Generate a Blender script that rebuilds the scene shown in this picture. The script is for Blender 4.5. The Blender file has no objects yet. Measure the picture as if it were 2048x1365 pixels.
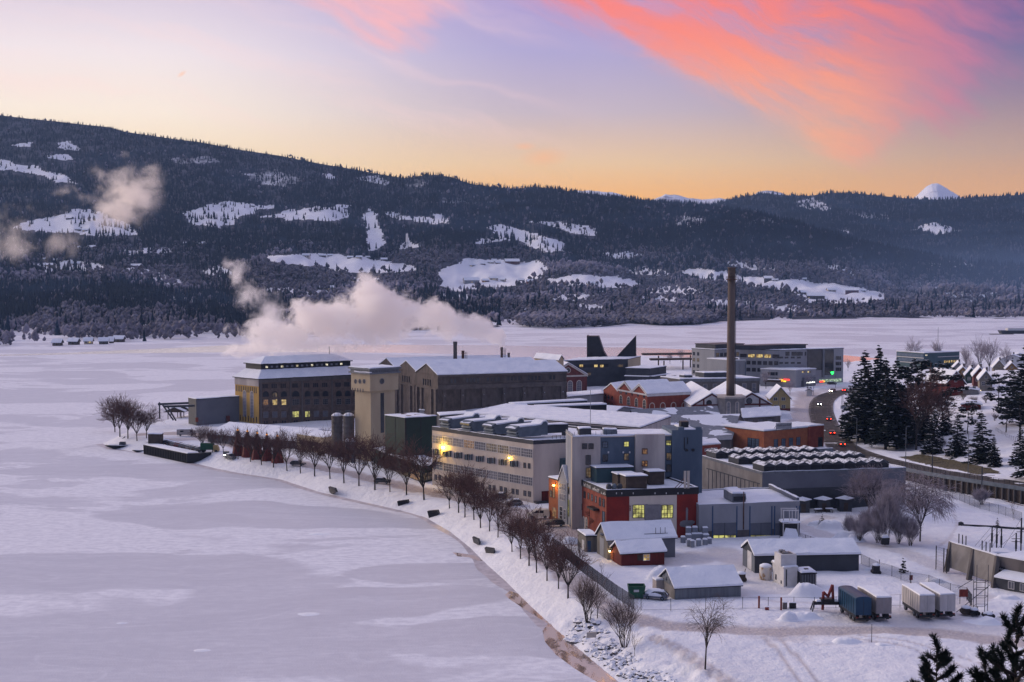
import bpy, bmesh, math, random
import numpy as np
from mathutils import Vector, Matrix
scene = bpy.context.scene
COL = scene.collection
R = math.radians
F = 2600.0; CX = 1024.0; CY = 682.5; HOR = 540.0; CH = 60.0
TH = math.atan((CY-HOR)/F); CT, ST = math.cos(TH), math.sin(TH)
rng = random.Random(7)

# ---------------------------------------------------------------- camera geometry (pixels of the 2048 px photograph)
def ray(x, y):
    xc = (x-CX)/F; yc = (CY-y)/F
    return np.array([xc, CT+yc*ST, yc*CT-ST])
def P(x, y, z=3.0):
    d = ray(x, y); t = (z-CH)/d[2]
    return np.array([d[0]*t, d[1]*t, z])
def AT(x, y, dist):
    d = ray(x, y); t = dist/d[1]
    return np.array([d[0]*t, dist, CH+d[2]*t])
def pix(p):
    v = np.array(p, float)-np.array([0, 0, CH])
    zc = v[1]*CT-v[2]*ST; yc = v[1]*ST+v[2]*CT
    return CX+F*v[0]/zc, CY-F*yc/zc
def zoom(ox, oy, s):
    return lambda x, y: (ox+x/s, oy+y/s)
Z4 = zoom(200, 640, 3.938); Z5 = zoom(680, 640, 3.938); Z6 = zoom(1150, 620, 3.593); Z7 = zoom(1580, 640, 4.265)
ZA = zoom(840, 820, 5.12); ZB = zoom(1080, 840, 5.12); ZC = zoom(1380, 840, 4.452); ZD = zoom(1640, 860, 4.875)
ZE = zoom(980, 1000, 5.12); ZF = zoom(1280, 1020, 4.876); ZG = zoom(1640, 1020, 4.875); ZH = zoom(1080, 1140, 4.876)
ZT = zoom(700, 720, 5.25); ZS = zoom(1490, 690, 6.5); ZO = zoom(1420, 830, 7.877); ZR = zoom(1860, 660, 4.548)
ZQ = zoom(1880, 1040, 7.583); ZL = zoom(200, 780, 7.314)

# ---------------------------------------------------------------- materials
def srgb(r, g, b):
    f = lambda c: (c/255/12.92) if c/255 <= .04045 else ((c/255+.055)/1.055)**2.4
    return (f(r), f(g), f(b))
MATS = {}
class NT:
    def __init__(s, tree): s.t = tree; s.n = tree.nodes; s.l = tree.links
    def new(s, typ, **kw):
        n = s.n.new(typ)
        for k, v in kw.items(): setattr(n, k, v)
        return n
    def link(s, a, b): s.l.new(a, b)
    def math(s, op, a, b=None, c=None, clamp=False):
        n = s.new('ShaderNodeMath', operation=op, use_clamp=clamp)
        for i, v in enumerate((a, b, c)):
            if v is None: continue
            if isinstance(v, (int, float)): n.inputs[i].default_value = v
            else: s.link(v, n.inputs[i])
        return n.outputs[0]
    def mix(s, fac, a, b, blend='MIX'):
        n = s.new('ShaderNodeMix', data_type='RGBA', blend_type=blend)
        for i, v in ((0, fac), (6, a), (7, b)):
            if isinstance(v, (int, float)): n.inputs[i].default_value = v
            elif isinstance(v, tuple): n.inputs[i].default_value = (*v[:3], 1)
            else: s.link(v, n.inputs[i])
        return n.outputs[2]
    def sstep(s, v, a, b):
        n = s.new('ShaderNodeMapRange', interpolation_type='SMOOTHSTEP')
        s.link(v, n.inputs[0]); n.inputs[1].default_value = a; n.inputs[2].default_value = b
        return n.outputs[0]
    def pos(s): return s.new('ShaderNodeNewGeometry').outputs['Position']
    def mapping(s, vec, loc=(0, 0, 0), rot=(0, 0, 0), scale=(1, 1, 1), typ='POINT'):
        n = s.new('ShaderNodeMapping', vector_type=typ); s.link(vec, n.inputs[0])
        n.inputs[1].default_value = loc; n.inputs[2].default_value = rot; n.inputs[3].default_value = scale
        return n.outputs[0]
    def noise(s, vec, scale, detail=4, rough=.55, dist=0.0):
        n = s.new('ShaderNodeTexNoise'); s.link(vec, n.inputs['Vector'])
        n.inputs['Scale'].default_value = scale; n.inputs['Detail'].default_value = detail
        n.inputs['Roughness'].default_value = rough; n.inputs['Distortion'].default_value = dist
        return n.outputs['Fac']
    def bump(s, h, strength=.3, dist=.1):
        n = s.new('ShaderNodeBump'); s.link(h, n.inputs['Height'])
        n.inputs['Strength'].default_value = strength; n.inputs['Distance'].default_value = dist
        return n.outputs['Normal']
def newmat(name):
    m = bpy.data.materials.new(name); m.use_nodes = True
    nt = NT(m.node_tree); b = nt.n['Principled BSDF']
    MATS[name] = m
    return m, nt, b
def mat(name, col, col2=None, rough=.8, scale=.6, stretch=(1, 1, 1), bump=0.0, metal=0.0, spec=.3, lo=.35, hi=.65):
    if name in MATS: return MATS[name]
    m, nt, b = newmat(name)
    if col2 is None: col2 = tuple(c*.72 for c in col)
    v = nt.mapping(nt.pos(), scale=stretch)
    n = nt.noise(v, scale, 6, .62)
    c = nt.mix(nt.sstep(n, lo, hi), col2, col)
    nt.link(c, b.inputs['Base Color'])
    b.inputs['Roughness'].default_value = rough; b.inputs['Metallic'].default_value = metal
    b.inputs['Specular IOR Level'].default_value = spec
    if bump:
        nt.link(nt.bump(nt.noise(v, scale*6, 3), bump, .2), b.inputs['Normal'])
    return m
def emis(name, col, strength, dark=None, scale=1.2):
    if name in MATS: return MATS[name]
    m, nt, b = newmat(name)
    b.inputs['Base Color'].default_value = (.05, .05, .05, 1)
    if dark is not None:
        n = nt.noise(nt.pos(), scale, 2, .5)
        c = nt.mix(nt.sstep(n, .4, .6), dark, col)
        nt.link(c, b.inputs['Emission Color'])
    else: b.inputs['Emission Color'].default_value = (*col, 1)
    b.inputs['Emission Strength'].default_value = strength
    return m
def snowmat(name, col, col2, bs=.35):
    m, nt, b = newmat(name)
    p = nt.pos()
    n = nt.noise(p, .25, 6, .6)
    nt.link(nt.mix(nt.sstep(n, .3, .7), col2, col), b.inputs['Base Color'])
    b.inputs['Roughness'].default_value = .75; b.inputs['Specular IOR Level'].default_value = .2
    h = nt.math('ADD', nt.noise(p, .9, 4, .55), nt.math('MULTIPLY', nt.noise(p, 5.0, 2), .25))
    nt.link(nt.bump(h, bs, .35), b.inputs['Normal'])
    return m
SNOW = snowmat('snow', (.86, .87, .90), (.80, .82, .87))
SNOWR = snowmat('roof snow', (.85, .87, .91), (.74, .77, .83), .4)

# ---------------------------------------------------------------- mesh helpers
class MB:
    def __init__(s, T=None): s.v = []; s.f = []; s.m = []; s.T = T
    def vert(s, p):
        s.v.append(tuple(s.T(*p)) if s.T else tuple(p)); return len(s.v)-1
    def face(s, pts, m=0):
        s.f.append([s.vert(p) for p in pts]); s.m.append(m)
    def idx(s, ids, m=0): s.f.append(list(ids)); s.m.append(m)
    def box(s, x0, x1, y0, y1, z0, z1, m=0, top=None, inset=0.0):
        a = [s.vert(p) for p in ((x0, y0, z0), (x1, y0, z0), (x1, y1, z0), (x0, y1, z0))]
        i = inset
        b = [s.vert(p) for p in ((x0+i, y0+i, z1), (x1-i, y0+i, z1), (x1-i, y1-i, z1), (x0+i, y1-i, z1))]
        for k in range(4):
            j = (k+1) % 4; s.idx((a[k], a[j], b[j], b[k]), m)
        s.idx(b, m if top is None else top); s.idx(a[::-1], m)
    def prism(s, poly, z0, z1, m=0, top=None):
        n = len(poly)
        a = [s.vert((p[0], p[1], z0)) for p in poly]; b = [s.vert((p[0], p[1], z1)) for p in poly]
        for k in range(n): s.idx((a[k], a[(k+1) % n], b[(k+1) % n], b[k]), m)
        s.idx(b, m if top is None else top); s.idx(a[::-1], m)
    def extrude(s, prof, off, m=0, cap=None):
        """prof: list of 3d points (planar), off: 3d offset"""
        n = len(prof); a = [s.vert(p) for p in prof]
        b = [s.vert((p[0]+off[0], p[1]+off[1], p[2]+off[2])) for p in prof]
        for k in range(n): s.idx((a[k], a[(k+1) % n], b[(k+1) % n], b[k]), m)
        s.idx(a[::-1], m if cap is None else cap); s.idx(b, m if cap is None else cap)
    def tube(s, p0, p1, r0, r1=None, n=6, m=0, cap=True):
        if r1 is None: r1 = r0
        p0 = np.array(p0, float); p1 = np.array(p1, float); d = p1-p0; L = np.linalg.norm(d)
        if L < 1e-6: return
        d /= L
        u = np.cross(d, (0, 0, 1) if abs(d[2]) < .95 else (1, 0, 0)); u /= np.linalg.norm(u); w = np.cross(d, u)
        ra, rb = [], []
        for k in range(n):
            a = 2*math.pi*k/n; q = math.cos(a)*u+math.sin(a)*w
            ra.append(s.vert(p0+q*r0)); rb.append(s.vert(p1+q*r1))
        for k in range(n): s.idx((ra[k], ra[(k+1) % n], rb[(k+1) % n], rb[k]), m)
        if cap: s.idx(ra[::-1], m); s.idx(rb, m)
    def lathe(s, c, prof, n=16, m=0):
        """prof: list of (r,z)"""
        rings = []
        for r, z in prof:
            rings.append([s.vert((c[0]+r*math.cos(2*math.pi*k/n), c[1]+r*math.sin(2*math.pi*k/n), c[2]+z)) for k in range(n)])
        for a, b in zip(rings, rings[1:]):
            for k in range(n): s.idx((a[k], a[(k+1) % n], b[(k+1) % n], b[k]), m)
        s.idx(rings[-1], m); s.idx(rings[0][::-1], m)
    def ball(s, c, r, m=0, n=8, sq=1.0):
        s.lathe(c, [(r*math.sin(t), -r*sq*math.cos(t)) for t in [.05]+[math.pi*k/n for k in range(1, n)]+[math.pi-.05]], n+2, m)
    def build(s, name, mats, parent=None, smooth=False):
        me = bpy.data.meshes.new(name)
        off = np.array(parent.location) if parent is not None else np.zeros(3)
        if parent is not None and parent.parent is not None: off = off+np.array(parent.parent.location)
        v = np.array(s.v, float).reshape(-1, 3)-off
        me.from_pydata(v.tolist(), [], s.f)
        if not isinstance(mats, (list, tuple)): mats = [mats]
        for q in mats: me.materials.append(q)
        if len(mats) > 1: me.polygons.foreach_set('material_index', s.m)
        if smooth: me.polygons.foreach_set('use_smooth', [True]*len(s.f))
        me.validate(); me.update()
        if len(s.f) > 1:
            bm = bmesh.new(); bm.from_mesh(me); bmesh.ops.recalc_face_normals(bm, faces=bm.faces[:]); bm.to_mesh(me); bm.free()
        o = bpy.data.objects.new(name, me); COL.objects.link(o)
        if parent is not None: o.parent = parent
        return o
def npmesh(name, V, Fc, mats, parent=None, midx=None, smooth=False):
    """V (n,3), Fc (m,k) constant polygon size"""
    me = bpy.data.meshes.new(name); V = np.asarray(V, np.float32); Fc = np.asarray(Fc, np.int32)
    k = Fc.shape[1]
    me.vertices.add(len(V)); me.vertices.foreach_set('co', V.ravel())
    me.loops.add(Fc.size); me.loops.foreach_set('vertex_index', Fc.ravel())
    me.polygons.add(len(Fc)); me.polygons.foreach_set('loop_start', np.arange(0, Fc.size, k, dtype=np.int32))
    if not isinstance(mats, (list, tuple)): mats = [mats]
    for q in mats: me.materials.append(q)
    if midx is not None: me.polygons.foreach_set('material_index', np.asarray(midx, np.int32))
    if smooth: me.polygons.foreach_set('use_smooth', np.ones(len(Fc), bool))
    me.update(calc_edges=True); me.validate()
    o = bpy.data.objects.new(name, me); COL.objects.link(o)
    if parent is not None: o.parent = parent
    return o
def tag(o, label=None, cat=None, group=None, kind=None):
    if label: o['label'] = label
    if cat: o['category'] = cat
    if group: o['group'] = group
    if kind: o['kind'] = kind
    return o
def thing(name, label, cat, loc=(0, 0, 0), group=None):
    o = bpy.data.objects.new(name, None); COL.objects.link(o); o.location = tuple(float(c) for c in loc)
    o.empty_display_size = .5
    return tag(o, label, cat, group)
def copy_tree(o, parent=None):
    c = o.copy(); COL.objects.link(c)
    if parent is not None: c.parent = parent
    for ch in list(o.children): copy_tree(ch, c)
    return c
ORD = ['first', 'second', 'third', 'fourth', 'fifth', 'sixth', 'seventh', 'eighth', 'ninth', 'tenth', 'eleventh', 'twelfth',
       'thirteenth', 'fourteenth', 'fifteenth', 'sixteenth', 'seventeenth', 'eighteenth', 'nineteenth', 'twentieth',
       'twenty-first', 'twenty-second', 'twenty-third', 'twenty-fourth', 'twenty-fifth', 'twenty-sixth', 'twenty-seventh', 'twenty-eighth', 'twenty-ninth', 'thirtieth']

def seg_dist(X, Y, poly, closed=False):
    """distance from points to polyline, returns (dist, param of nearest in vertex units)"""
    X = np.asarray(X, float); Y = np.asarray(Y, float)
    best = np.full(X.shape, 1e18); par = np.zeros(X.shape)
    n = len(poly)
    for k in range(n if closed else n-1):
        a = poly[k]; b = poly[(k+1) % n]; dx, dy = b[0]-a[0], b[1]-a[1]; L2 = dx*dx+dy*dy+1e-12
        t = np.clip(((X-a[0])*dx+(Y-a[1])*dy)/L2, 0, 1)
        d = (X-a[0]-t*dx)**2+(Y-a[1]-t*dy)**2
        m = d < best; best = np.where(m, d, best); par = np.where(m, k+t, par)
    return np.sqrt(best), par
def inside(X, Y, poly):
    X = np.asarray(X, float); Y = np.asarray(Y, float); r = np.zeros(X.shape, bool); n = len(poly); j = n-1
    for i in range(n):
        xi, yi = poly[i][0], poly[i][1]; xj, yj = poly[j][0], poly[j][1]
        c = ((yi > Y) != (yj > Y)) & (X < (xj-xi)*(Y-yi)/((yj-yi) or 1e-12)+xi)
        r ^= c; j = i
    return r
def smooth(a, b, x):
    t = np.clip((np.asarray(x, float)-a)/(b-a), 0, 1); return t*t*(3-2*t)
def vnoise(X, Y, seed=0):
    """cheap value noise, 0..1"""
    X = np.asarray(X, float); Y = np.asarray(Y, float)
    xi = np.floor(X).astype(np.int64); yi = np.floor(Y).astype(np.int64); fx = X-xi; fy = Y-yi
    def h(a, b):
        n = (a*374761393+b*668265263+seed*974634777) & 0x7fffffff
        n = ((n ^ (n >> 13))*1274126177) & 0x7fffffff
        return ((n ^ (n >> 16)) & 0xffff)/65535.
    fx = fx*fx*(3-2*fx); fy = fy*fy*(3-2*fy)
    return (h(xi, yi)*(1-fx)+h(xi+1, yi)*fx)*(1-fy)+(h(xi, yi+1)*(1-fx)+h(xi+1, yi+1)*fx)*fy
def fbm(X, Y, oct=4, seed=0):
    a = .5; r = 0; t = 0
    for k in range(oct): r = r+a*vnoise(X*2**k, Y*2**k, seed+k); t += a; a *= .55
    return r/t
SKYK = 1.0; SUNE = 2.1; HAZE = 3.8e-5; FOREST_N = 130000; EXPO = .20; WALLK = .82; MIST = 4e-4; STEAM_D = .32
# ---------------------------------------------------------------- camera, render settings
cam = bpy.data.cameras.new('camera'); camo = bpy.data.objects.new('camera', cam); COL.objects.link(camo)
camo.location = (0, 0, CH); camo.rotation_euler = (math.pi/2-TH, 0, 0)
cam.lens = 36*F/2048; cam.sensor_width = 36; cam.clip_start = 1; cam.clip_end = 40000
scene.camera = camo
scene.view_settings.view_transform = 'Standard'; scene.view_settings.look = 'None'
scene.view_settings.exposure = EXPO; scene.view_settings.gamma = 1
cy = scene.cycles
cy.use_denoising = True; cy.max_bounces = 24; cy.diffuse_bounces = 3; cy.glossy_bounces = 2; cy.transparent_max_bounces = 8
cy.volume_bounces = 24; cy.use_adaptive_sampling = True; cy.adaptive_threshold = .015; cy.sample_clamp_indirect = 4
cy.volume_step_rate = .35; cy.volume_max_steps = 256; cy.caustics_reflective = False; cy.caustics_refractive = False

# ---------------------------------------------------------------- sky (world): dusk gradient and sunset clouds
world = bpy.data.worlds.new('World'); scene.world = world; world.use_nodes = True
nt = NT(world.node_tree); bg = nt.n['Background']
gen = nt.new('ShaderNodeTexCoord').outputs['Generated']
sep = nt.new('ShaderNodeSeparateXYZ'); nt.link(gen, sep.inputs[0])
el = nt.math('ARCSINE', sep.outputs[2]); az = nt.math('ARCTAN2', sep.outputs[0], sep.outputs[1])
def ramp(fac, stops):
    n = nt.new('ShaderNodeValToRGB'); e = n.color_ramp.elements
    for i, (p, c) in enumerate(stops):
        q = e[i] if i < 2 else e.new(p)
        q.position = p; q.color = (*c, 1)
    nt.link(fac, n.inputs[0]); return n.outputs[0]
e6 = nt.math('MULTIPLY', nt.math('MAXIMUM', el, 0.0), 1/.6)     # 1.0 = 34 degrees
px2e = lambda y: max(0, (HOR-y)/F)/.6
# left (towards the afterglow) / middle / right
Lr = ramp(e6, [(0, srgb(252, 212, 160)), (px2e(330), srgb(252, 224, 180)), (px2e(240), srgb(250, 232, 212)), (px2e(130), srgb(238, 224, 224)), (px2e(0), srgb(208, 194, 212)), (.6, srgb(160, 160, 206)), (1, srgb(180, 180, 222))])
Mr = ramp(e6, [(0, srgb(255, 178, 74)), (px2e(390), srgb(255, 186, 86)), (px2e(330), srgb(236, 196, 146)), (px2e(230), srgb(196, 178, 186)), (px2e(110), srgb(170, 160, 200)), (px2e(0), srgb(160, 144, 198)), (.6, srgb(146, 142, 194)), (1, srgb(180, 180, 222))])
Rr = ramp(e6, [(0, srgb(232, 160, 84)), (px2e(390), srgb(226, 166, 100)), (px2e(320), srgb(192, 156, 132)), (px2e(210), srgb(146, 124, 142)), (px2e(110), srgb(110, 98, 142)), (px2e(0), srgb(80, 74, 136)), (.6, srgb(96, 92, 160)), (1, srgb(180, 174, 226))])
azp = lambda x: math.atan((x-CX)/F)
sky = nt.mix(nt.sstep(az, azp(250), azp(1150)), Lr, Mr)
sky = nt.mix(nt.sstep(az, azp(1150), azp(2150)), sky, Rr)
comb = nt.new('ShaderNodeCombineXYZ'); nt.link(az, comb.inputs[0]); nt.link(el, comb.inputs[1])
ae = comb.outputs[0]
def blob(x, y, w, h, ang):
    """soft ellipse centred on sky direction of pixel (x,y); ang in degrees clockwise on the picture"""
    v = nt.mapping(ae, loc=(azp(x), (HOR-y)/F, 0), rot=(0, 0, -R(ang)), scale=(w/F, h/F, 1), typ='TEXTURE')
    g = nt.new('ShaderNodeTexGradient', gradient_type='SPHERICAL'); nt.link(v, g.inputs[0]); return g.outputs['Fac']
def msum(l):
    r = l[0]
    for q in l[1:]: r = nt.math('ADD', r, q)
    return r
# warped, fibrous noise along the cloud's own direction
warp = nt.new('ShaderNodeTexNoise'); nt.link(ae, warp.inputs['Vector']); warp.inputs['Scale'].default_value = 9; warp.inputs['Detail'].default_value = 3
aw = nt.new('ShaderNodeVectorMath', operation='MULTIPLY_ADD'); nt.link(warp.outputs['Color'], aw.inputs[0]); aw.inputs[1].default_value = (.05, .05, 0); nt.link(ae, aw.inputs[2])
rotd = nt.mapping(aw.outputs[0], rot=(0, 0, R(27)))
fib = nt.noise(nt.mapping(rotd, scale=(6, 32, 1)), 1.0, 7, .60)
fib2 = nt.noise(nt.mapping(rotd, loc=(3, 5, 0), scale=(16, 70, 1)), 1.0, 6, .62)
fibs = nt.math('ADD', nt.math('MULTIPLY', fib, .72), nt.math('MULTIPLY', fib2, .28))
bigc = msum([blob(1330, 40, 420, 130, 24), blob(1560, 110, 430, 180, 27), blob(1640, 215, 230, 120, 36), blob(1690, 260, 110, 90, 50), blob(1730, 40, 420, 230, 14), blob(1190, -20, 460, 110, 20), blob(1420, 100, 330, 90, 30), blob(1820, 150, 200, 150, 10)])
smc = msum([blob(690, 30, 240, 70, 22), blob(765, 90, 110, 34, 24), blob(720, -30, 280, 90, 10), blob(800, 20, 160, 50, 10)])
tiny = msum([blob(1088, 318, 55, 22, -5), blob(1050, 296, 26, 9, 0), blob(370, 167, 12, 5, -35)])
fz = nt.math('MULTIPLY', nt.math('SUBTRACT', fibs, .5), 3.1)
cmask = nt.sstep(nt.math('ADD', nt.math('MULTIPLY', nt.math('MINIMUM', bigc, 1.0), .88), nt.math('MULTIPLY', fz, nt.sstep(bigc, .0, .25))), -.02, 1.3)
cm2 = nt.sstep(nt.math('ADD', nt.math('MULTIPLY', nt.math('MINIMUM', smc, 1.0), .8), nt.math('MULTIPLY', fz, nt.sstep(smc, .0, .25))), .06, 1.1)
cm3 = nt.math('MULTIPLY', tiny, .5, clamp=True)
ccol = nt.mix(nt.sstep(el, .10, .20), srgb(255, 168, 118), srgb(255, 124, 90))
thinc = nt.mix(nt.sstep(el, .10, .20), srgb(240, 176, 140), srgb(226, 150, 162))
ccol = nt.mix(nt.sstep(cmask, .2, .85), thinc, ccol)
ccol = nt.mix(nt.sstep(az, azp(1620), azp(1980)), ccol, srgb(196, 116, 142))
sky = nt.mix(nt.math('MULTIPLY', cmask, .86), sky, ccol)
sky = nt.mix(nt.math('MULTIPLY', cm2, .72), sky, srgb(255, 178, 170))
sky = nt.mix(cm3, sky, srgb(255, 176, 110))
# thin high veil streaks over the left half, and an unseen cloud deck added overhead to light the snow
veil = nt.noise(nt.mapping(nt.mapping(aw.outputs[0], rot=(0, 0, R(14))), scale=(3, 30, 1)), 1.0, 5, .55)
vm = nt.math('MULTIPLY', nt.math('MULTIPLY', nt.sstep(veil, .46, .72), .34), nt.math('SUBTRACT', 1.0, nt.sstep(az, azp(900), azp(1300))))
sky = nt.mix(vm, sky, srgb(255, 214, 206))
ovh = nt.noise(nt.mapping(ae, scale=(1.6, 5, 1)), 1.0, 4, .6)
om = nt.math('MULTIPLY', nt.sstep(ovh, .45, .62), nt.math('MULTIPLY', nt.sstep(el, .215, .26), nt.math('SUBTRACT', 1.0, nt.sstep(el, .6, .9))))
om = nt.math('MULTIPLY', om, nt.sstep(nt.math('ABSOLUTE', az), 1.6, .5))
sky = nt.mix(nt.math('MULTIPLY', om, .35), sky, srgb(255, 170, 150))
hot = nt.math('MULTIPLY', nt.sstep(blob(1100, -190, 900, 620, 10), .0, .45), nt.math('MULTIPLY', nt.sstep(el, .212, .245), .9))  # unseen salmon cloud added above the frame for the wet channel to reflect
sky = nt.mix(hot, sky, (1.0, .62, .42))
# upper dome and the sky behind the camera
sky = nt.mix(nt.sstep(el, .55, 1.15), sky, (.46, .46, .59))
sky = nt.mix(nt.math('MULTIPLY', nt.sstep(nt.math('ABSOLUTE', az), 1.2, 2.2), nt.math('SUBTRACT', 1.0, nt.sstep(el, .8, 1.3))), sky, (.17, .20, .37))
sky = nt.mix(nt.sstep(el, -.02, 0), (.3, .28, .36), sky)
nt.link(sky, bg.inputs[0]); bg.inputs[1].default_value = SKYK

# afterglow: one weak, very soft, warm sun low on the left
sl = bpy.data.lights.new('sun', 'SUN'); so = bpy.data.objects.new('sun', sl); COL.objects.link(so)
sl.energy = SUNE; sl.angle = R(35); sl.color = (1, .80, .62)
sd = Vector((-.86, .40, .30)).normalized()          # direction towards the glow
so.rotation_euler = sd.to_track_quat('Z', 'Y').to_euler()

# ---------------------------------------------------------------- ice, water
def iceP(l, z=0.0): return [P(x, y, z) for x, y in l]
m, nt, b = newmat('lake ice')
p = nt.pos()
wv = nt.new('ShaderNodeTexNoise'); nt.link(p, wv.inputs['Vector']); wv.inputs['Scale'].default_value = .018; wv.inputs['Detail'].default_value = 3
pw = nt.new('ShaderNodeVectorMath', operation='MULTIPLY_ADD'); nt.link(wv.outputs['Color'], pw.inputs[0]); pw.inputs[1].default_value = (38, 38, 0); nt.link(p, pw.inputs[2])
pw = pw.outputs[0]
n1 = nt.noise(nt.mapping(pw, rot=(0, 0, R(20)), scale=(.010, .017, 1)), 1.0, 5, .52, .4)
n2 = nt.noise(nt.mapping(pw, loc=(3, 9, 0), rot=(0, 0, R(-12)), scale=(.022, .05, 1)), 1.0, 5, .6, .3)
n3 = nt.noise(p, .6, 4, .6)
def gblob(x, y, a, c, ang):
    q = P(x, y, 0)
    v = nt.mapping(pw, loc=(q[0]+19, q[1]+19, 0), rot=(0, 0, R(ang)), scale=(a, c, 1e6), typ='TEXTURE')
    g = nt.new('ShaderNodeTexGradient', gradient_type='SPHERICAL'); nt.link(v, g.inputs[0]); return g.outputs['Fac']
pat = [gblob(170, 1135, 46, 20, 0), gblob(640, 1215, 34, 15, 10), gblob(480, 1030, 40, 16, 0), gblob(130, 1290, 30, 14, 15), gblob(860, 1150, 22, 9, 0), gblob(1050, 1290, 22, 9, -20), gblob(760, 1045, 36, 9, 0), gblob(330, 945, 60, 14, 0)]
g = pat[0]
for q in pat[1:]: g = nt.math('MAXIMUM', g, q)
thin = nt.math('MAXIMUM', nt.math('MULTIPLY', nt.sstep(n1, .505, .535), .75), nt.math('MULTIPLY', nt.sstep(g, .04, .15), .85))
thin = nt.math('MAXIMUM', thin, nt.math('MULTIPLY', nt.sstep(n2, .58, .61), .65))
n5 = nt.noise(nt.mapping(pw, rot=(0, 0, R(-8)), scale=(.05, .22, 1)), 1.0, 6, .68)
thin = nt.math('MULTIPLY', thin, nt.math('ADD', .68, nt.math('MULTIPLY', nt.sstep(n5, .32, .62), .32)))
thin = nt.math('MAXIMUM', thin, nt.math('MULTIPLY', nt.sstep(n5, .60, .72), .45))
rid = nt.noise(nt.mapping(pw, loc=(40, 7, 0), rot=(0, 0, R(14)), scale=(.012, .03, 1)), 1.0, 2, .5)
ridge = nt.math('SUBTRACT', 1.0, nt.sstep(nt.math('ABSOLUTE', nt.math('SUBTRACT', rid, .5)), .0, .006))
ridge = nt.math('MULTIPLY', ridge, nt.sstep(n1, .42, .60))
thin = nt.math('MULTIPLY', thin, nt.math('SUBTRACT', 1.0, nt.math('MULTIPLY', ridge, .3)))
n6 = nt.noise(nt.mapping(p, rot=(0, 0, R(-10)), scale=(.28, .8, 1)), 1.0, 7, .7)
sn = nt.mix(nt.sstep(nt.math('ADD', nt.math('MULTIPLY', n3, .4), nt.math('MULTIPLY', n6, .6)), .36, .62), (.66, .66, .72), (.85, .85, .89))
nt.link(nt.mix(thin, sn, (.53, .53, .59)), b.inputs['Base Color'])
rr = nt.new('ShaderNodeMapRange'); nt.link(thin, rr.inputs[0]); rr.inputs[3].default_value = .7; rr.inputs[4].default_value = .48
nt.link(rr.outputs[0], b.inputs['Roughness']); b.inputs['Specular IOR Level'].default_value = .35
nt.link(nt.bump(nt.math('ADD', nt.math('ADD', n3, nt.noise(p, 3.0, 3)), n5), .30, .2), b.inputs['Normal'])
ICE = m
mb = MB()
mb.face([(-5200, 40, 0), (5200, 40, 0), (5200, 3000, 0), (-5200, 3000, 0)])
tag(mb.build('lake_ice', ICE), 'snow dusted frozen lake', kind='structure')

m, nt, b = newmat('open water')
b.inputs['Base Color'].default_value = (1, .97, .90, 1); b.inputs['Roughness'].default_value = .12; b.inputs['Metallic'].default_value = .95; b.inputs['IOR'].default_value = 3.2  # near-metal cream base stands in for the sky glare on the water
b.inputs['Specular IOR Level'].default_value = 1.0
rx_ = nt.new('ShaderNodeSeparateXYZ'); nt.link(nt.pos(), rx_.inputs[0]); mr_ = nt.new('ShaderNodeMapRange'); nt.link(rx_.outputs[0], mr_.inputs[0]); mr_.inputs[1].default_value = -260; mr_.inputs[2].default_value = 120; mr_.inputs[3].default_value = -.054; mr_.inputs[4].default_value = -.026
rip = nt.new('ShaderNodeCombineXYZ'); nt.link(mr_.outputs[0], rip.inputs[1]); rip.inputs[2].default_value = 1   # normal tilted towards the viewer so the strip mirrors bright sky above the hills
bm_ = nt.new('ShaderNodeBump'); bm_.inputs['Strength'].default_value = .2; bm_.inputs['Distance'].default_value = .2
p = nt.pos(); nt.link(nt.noise(nt.mapping(p, scale=(.5, 2, 1)), .4, 3), bm_.inputs['Height']); nt.link(rip.outputs[0], bm_.inputs['Normal']); nt.link(bm_.outputs[0], b.inputs['Normal'])
WATER = m
top = [(-500, 711), (0, 710), (140, 706), (250, 700.5), (340, 697), (470, 690), (700, 689.5), (1000, 691), (1170, 694.5), (1270, 695.5), (1405, 701), (1690, 711), (1760, 718)]
bot = [(1760, 735), (1690, 745), (1400, 738), (1180, 735), (1050, 724), (1000, 715), (930, 709), (800, 706), (600, 705), (460, 705), (300, 706.5), (200, 708), (0, 712), (-500, 714)]
mb = MB(); mb.face(iceP(top+bot, .02)[::-1]); tag(mb.build('open_water', WATER), 'strip of open water shining in the ice', kind='structure')

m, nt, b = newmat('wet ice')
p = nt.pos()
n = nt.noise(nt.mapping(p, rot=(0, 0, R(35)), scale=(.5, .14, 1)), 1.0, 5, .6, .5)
nt.link(nt.mix(nt.sstep(n, .38, .62), (.80, .70, .66), (.62, .50, .46)), b.inputs['Base Color'])  # pinkish base tint stands in for the reflected sunset sky
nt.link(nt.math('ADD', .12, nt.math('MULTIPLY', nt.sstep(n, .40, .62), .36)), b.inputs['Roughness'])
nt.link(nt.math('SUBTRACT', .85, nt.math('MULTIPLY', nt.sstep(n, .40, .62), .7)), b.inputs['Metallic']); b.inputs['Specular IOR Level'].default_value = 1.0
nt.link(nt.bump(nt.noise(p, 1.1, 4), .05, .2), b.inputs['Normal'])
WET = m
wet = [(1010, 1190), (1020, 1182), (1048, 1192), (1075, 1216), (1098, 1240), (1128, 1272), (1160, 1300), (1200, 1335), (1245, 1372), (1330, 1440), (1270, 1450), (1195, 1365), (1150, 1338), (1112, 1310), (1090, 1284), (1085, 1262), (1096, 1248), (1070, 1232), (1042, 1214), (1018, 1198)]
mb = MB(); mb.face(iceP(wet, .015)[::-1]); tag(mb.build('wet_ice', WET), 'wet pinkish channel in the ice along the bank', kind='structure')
wet2 = [(905, 1105), (930, 1108), (952, 1112), (965, 1122), (955, 1122), (938, 1115), (915, 1113)]
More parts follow.
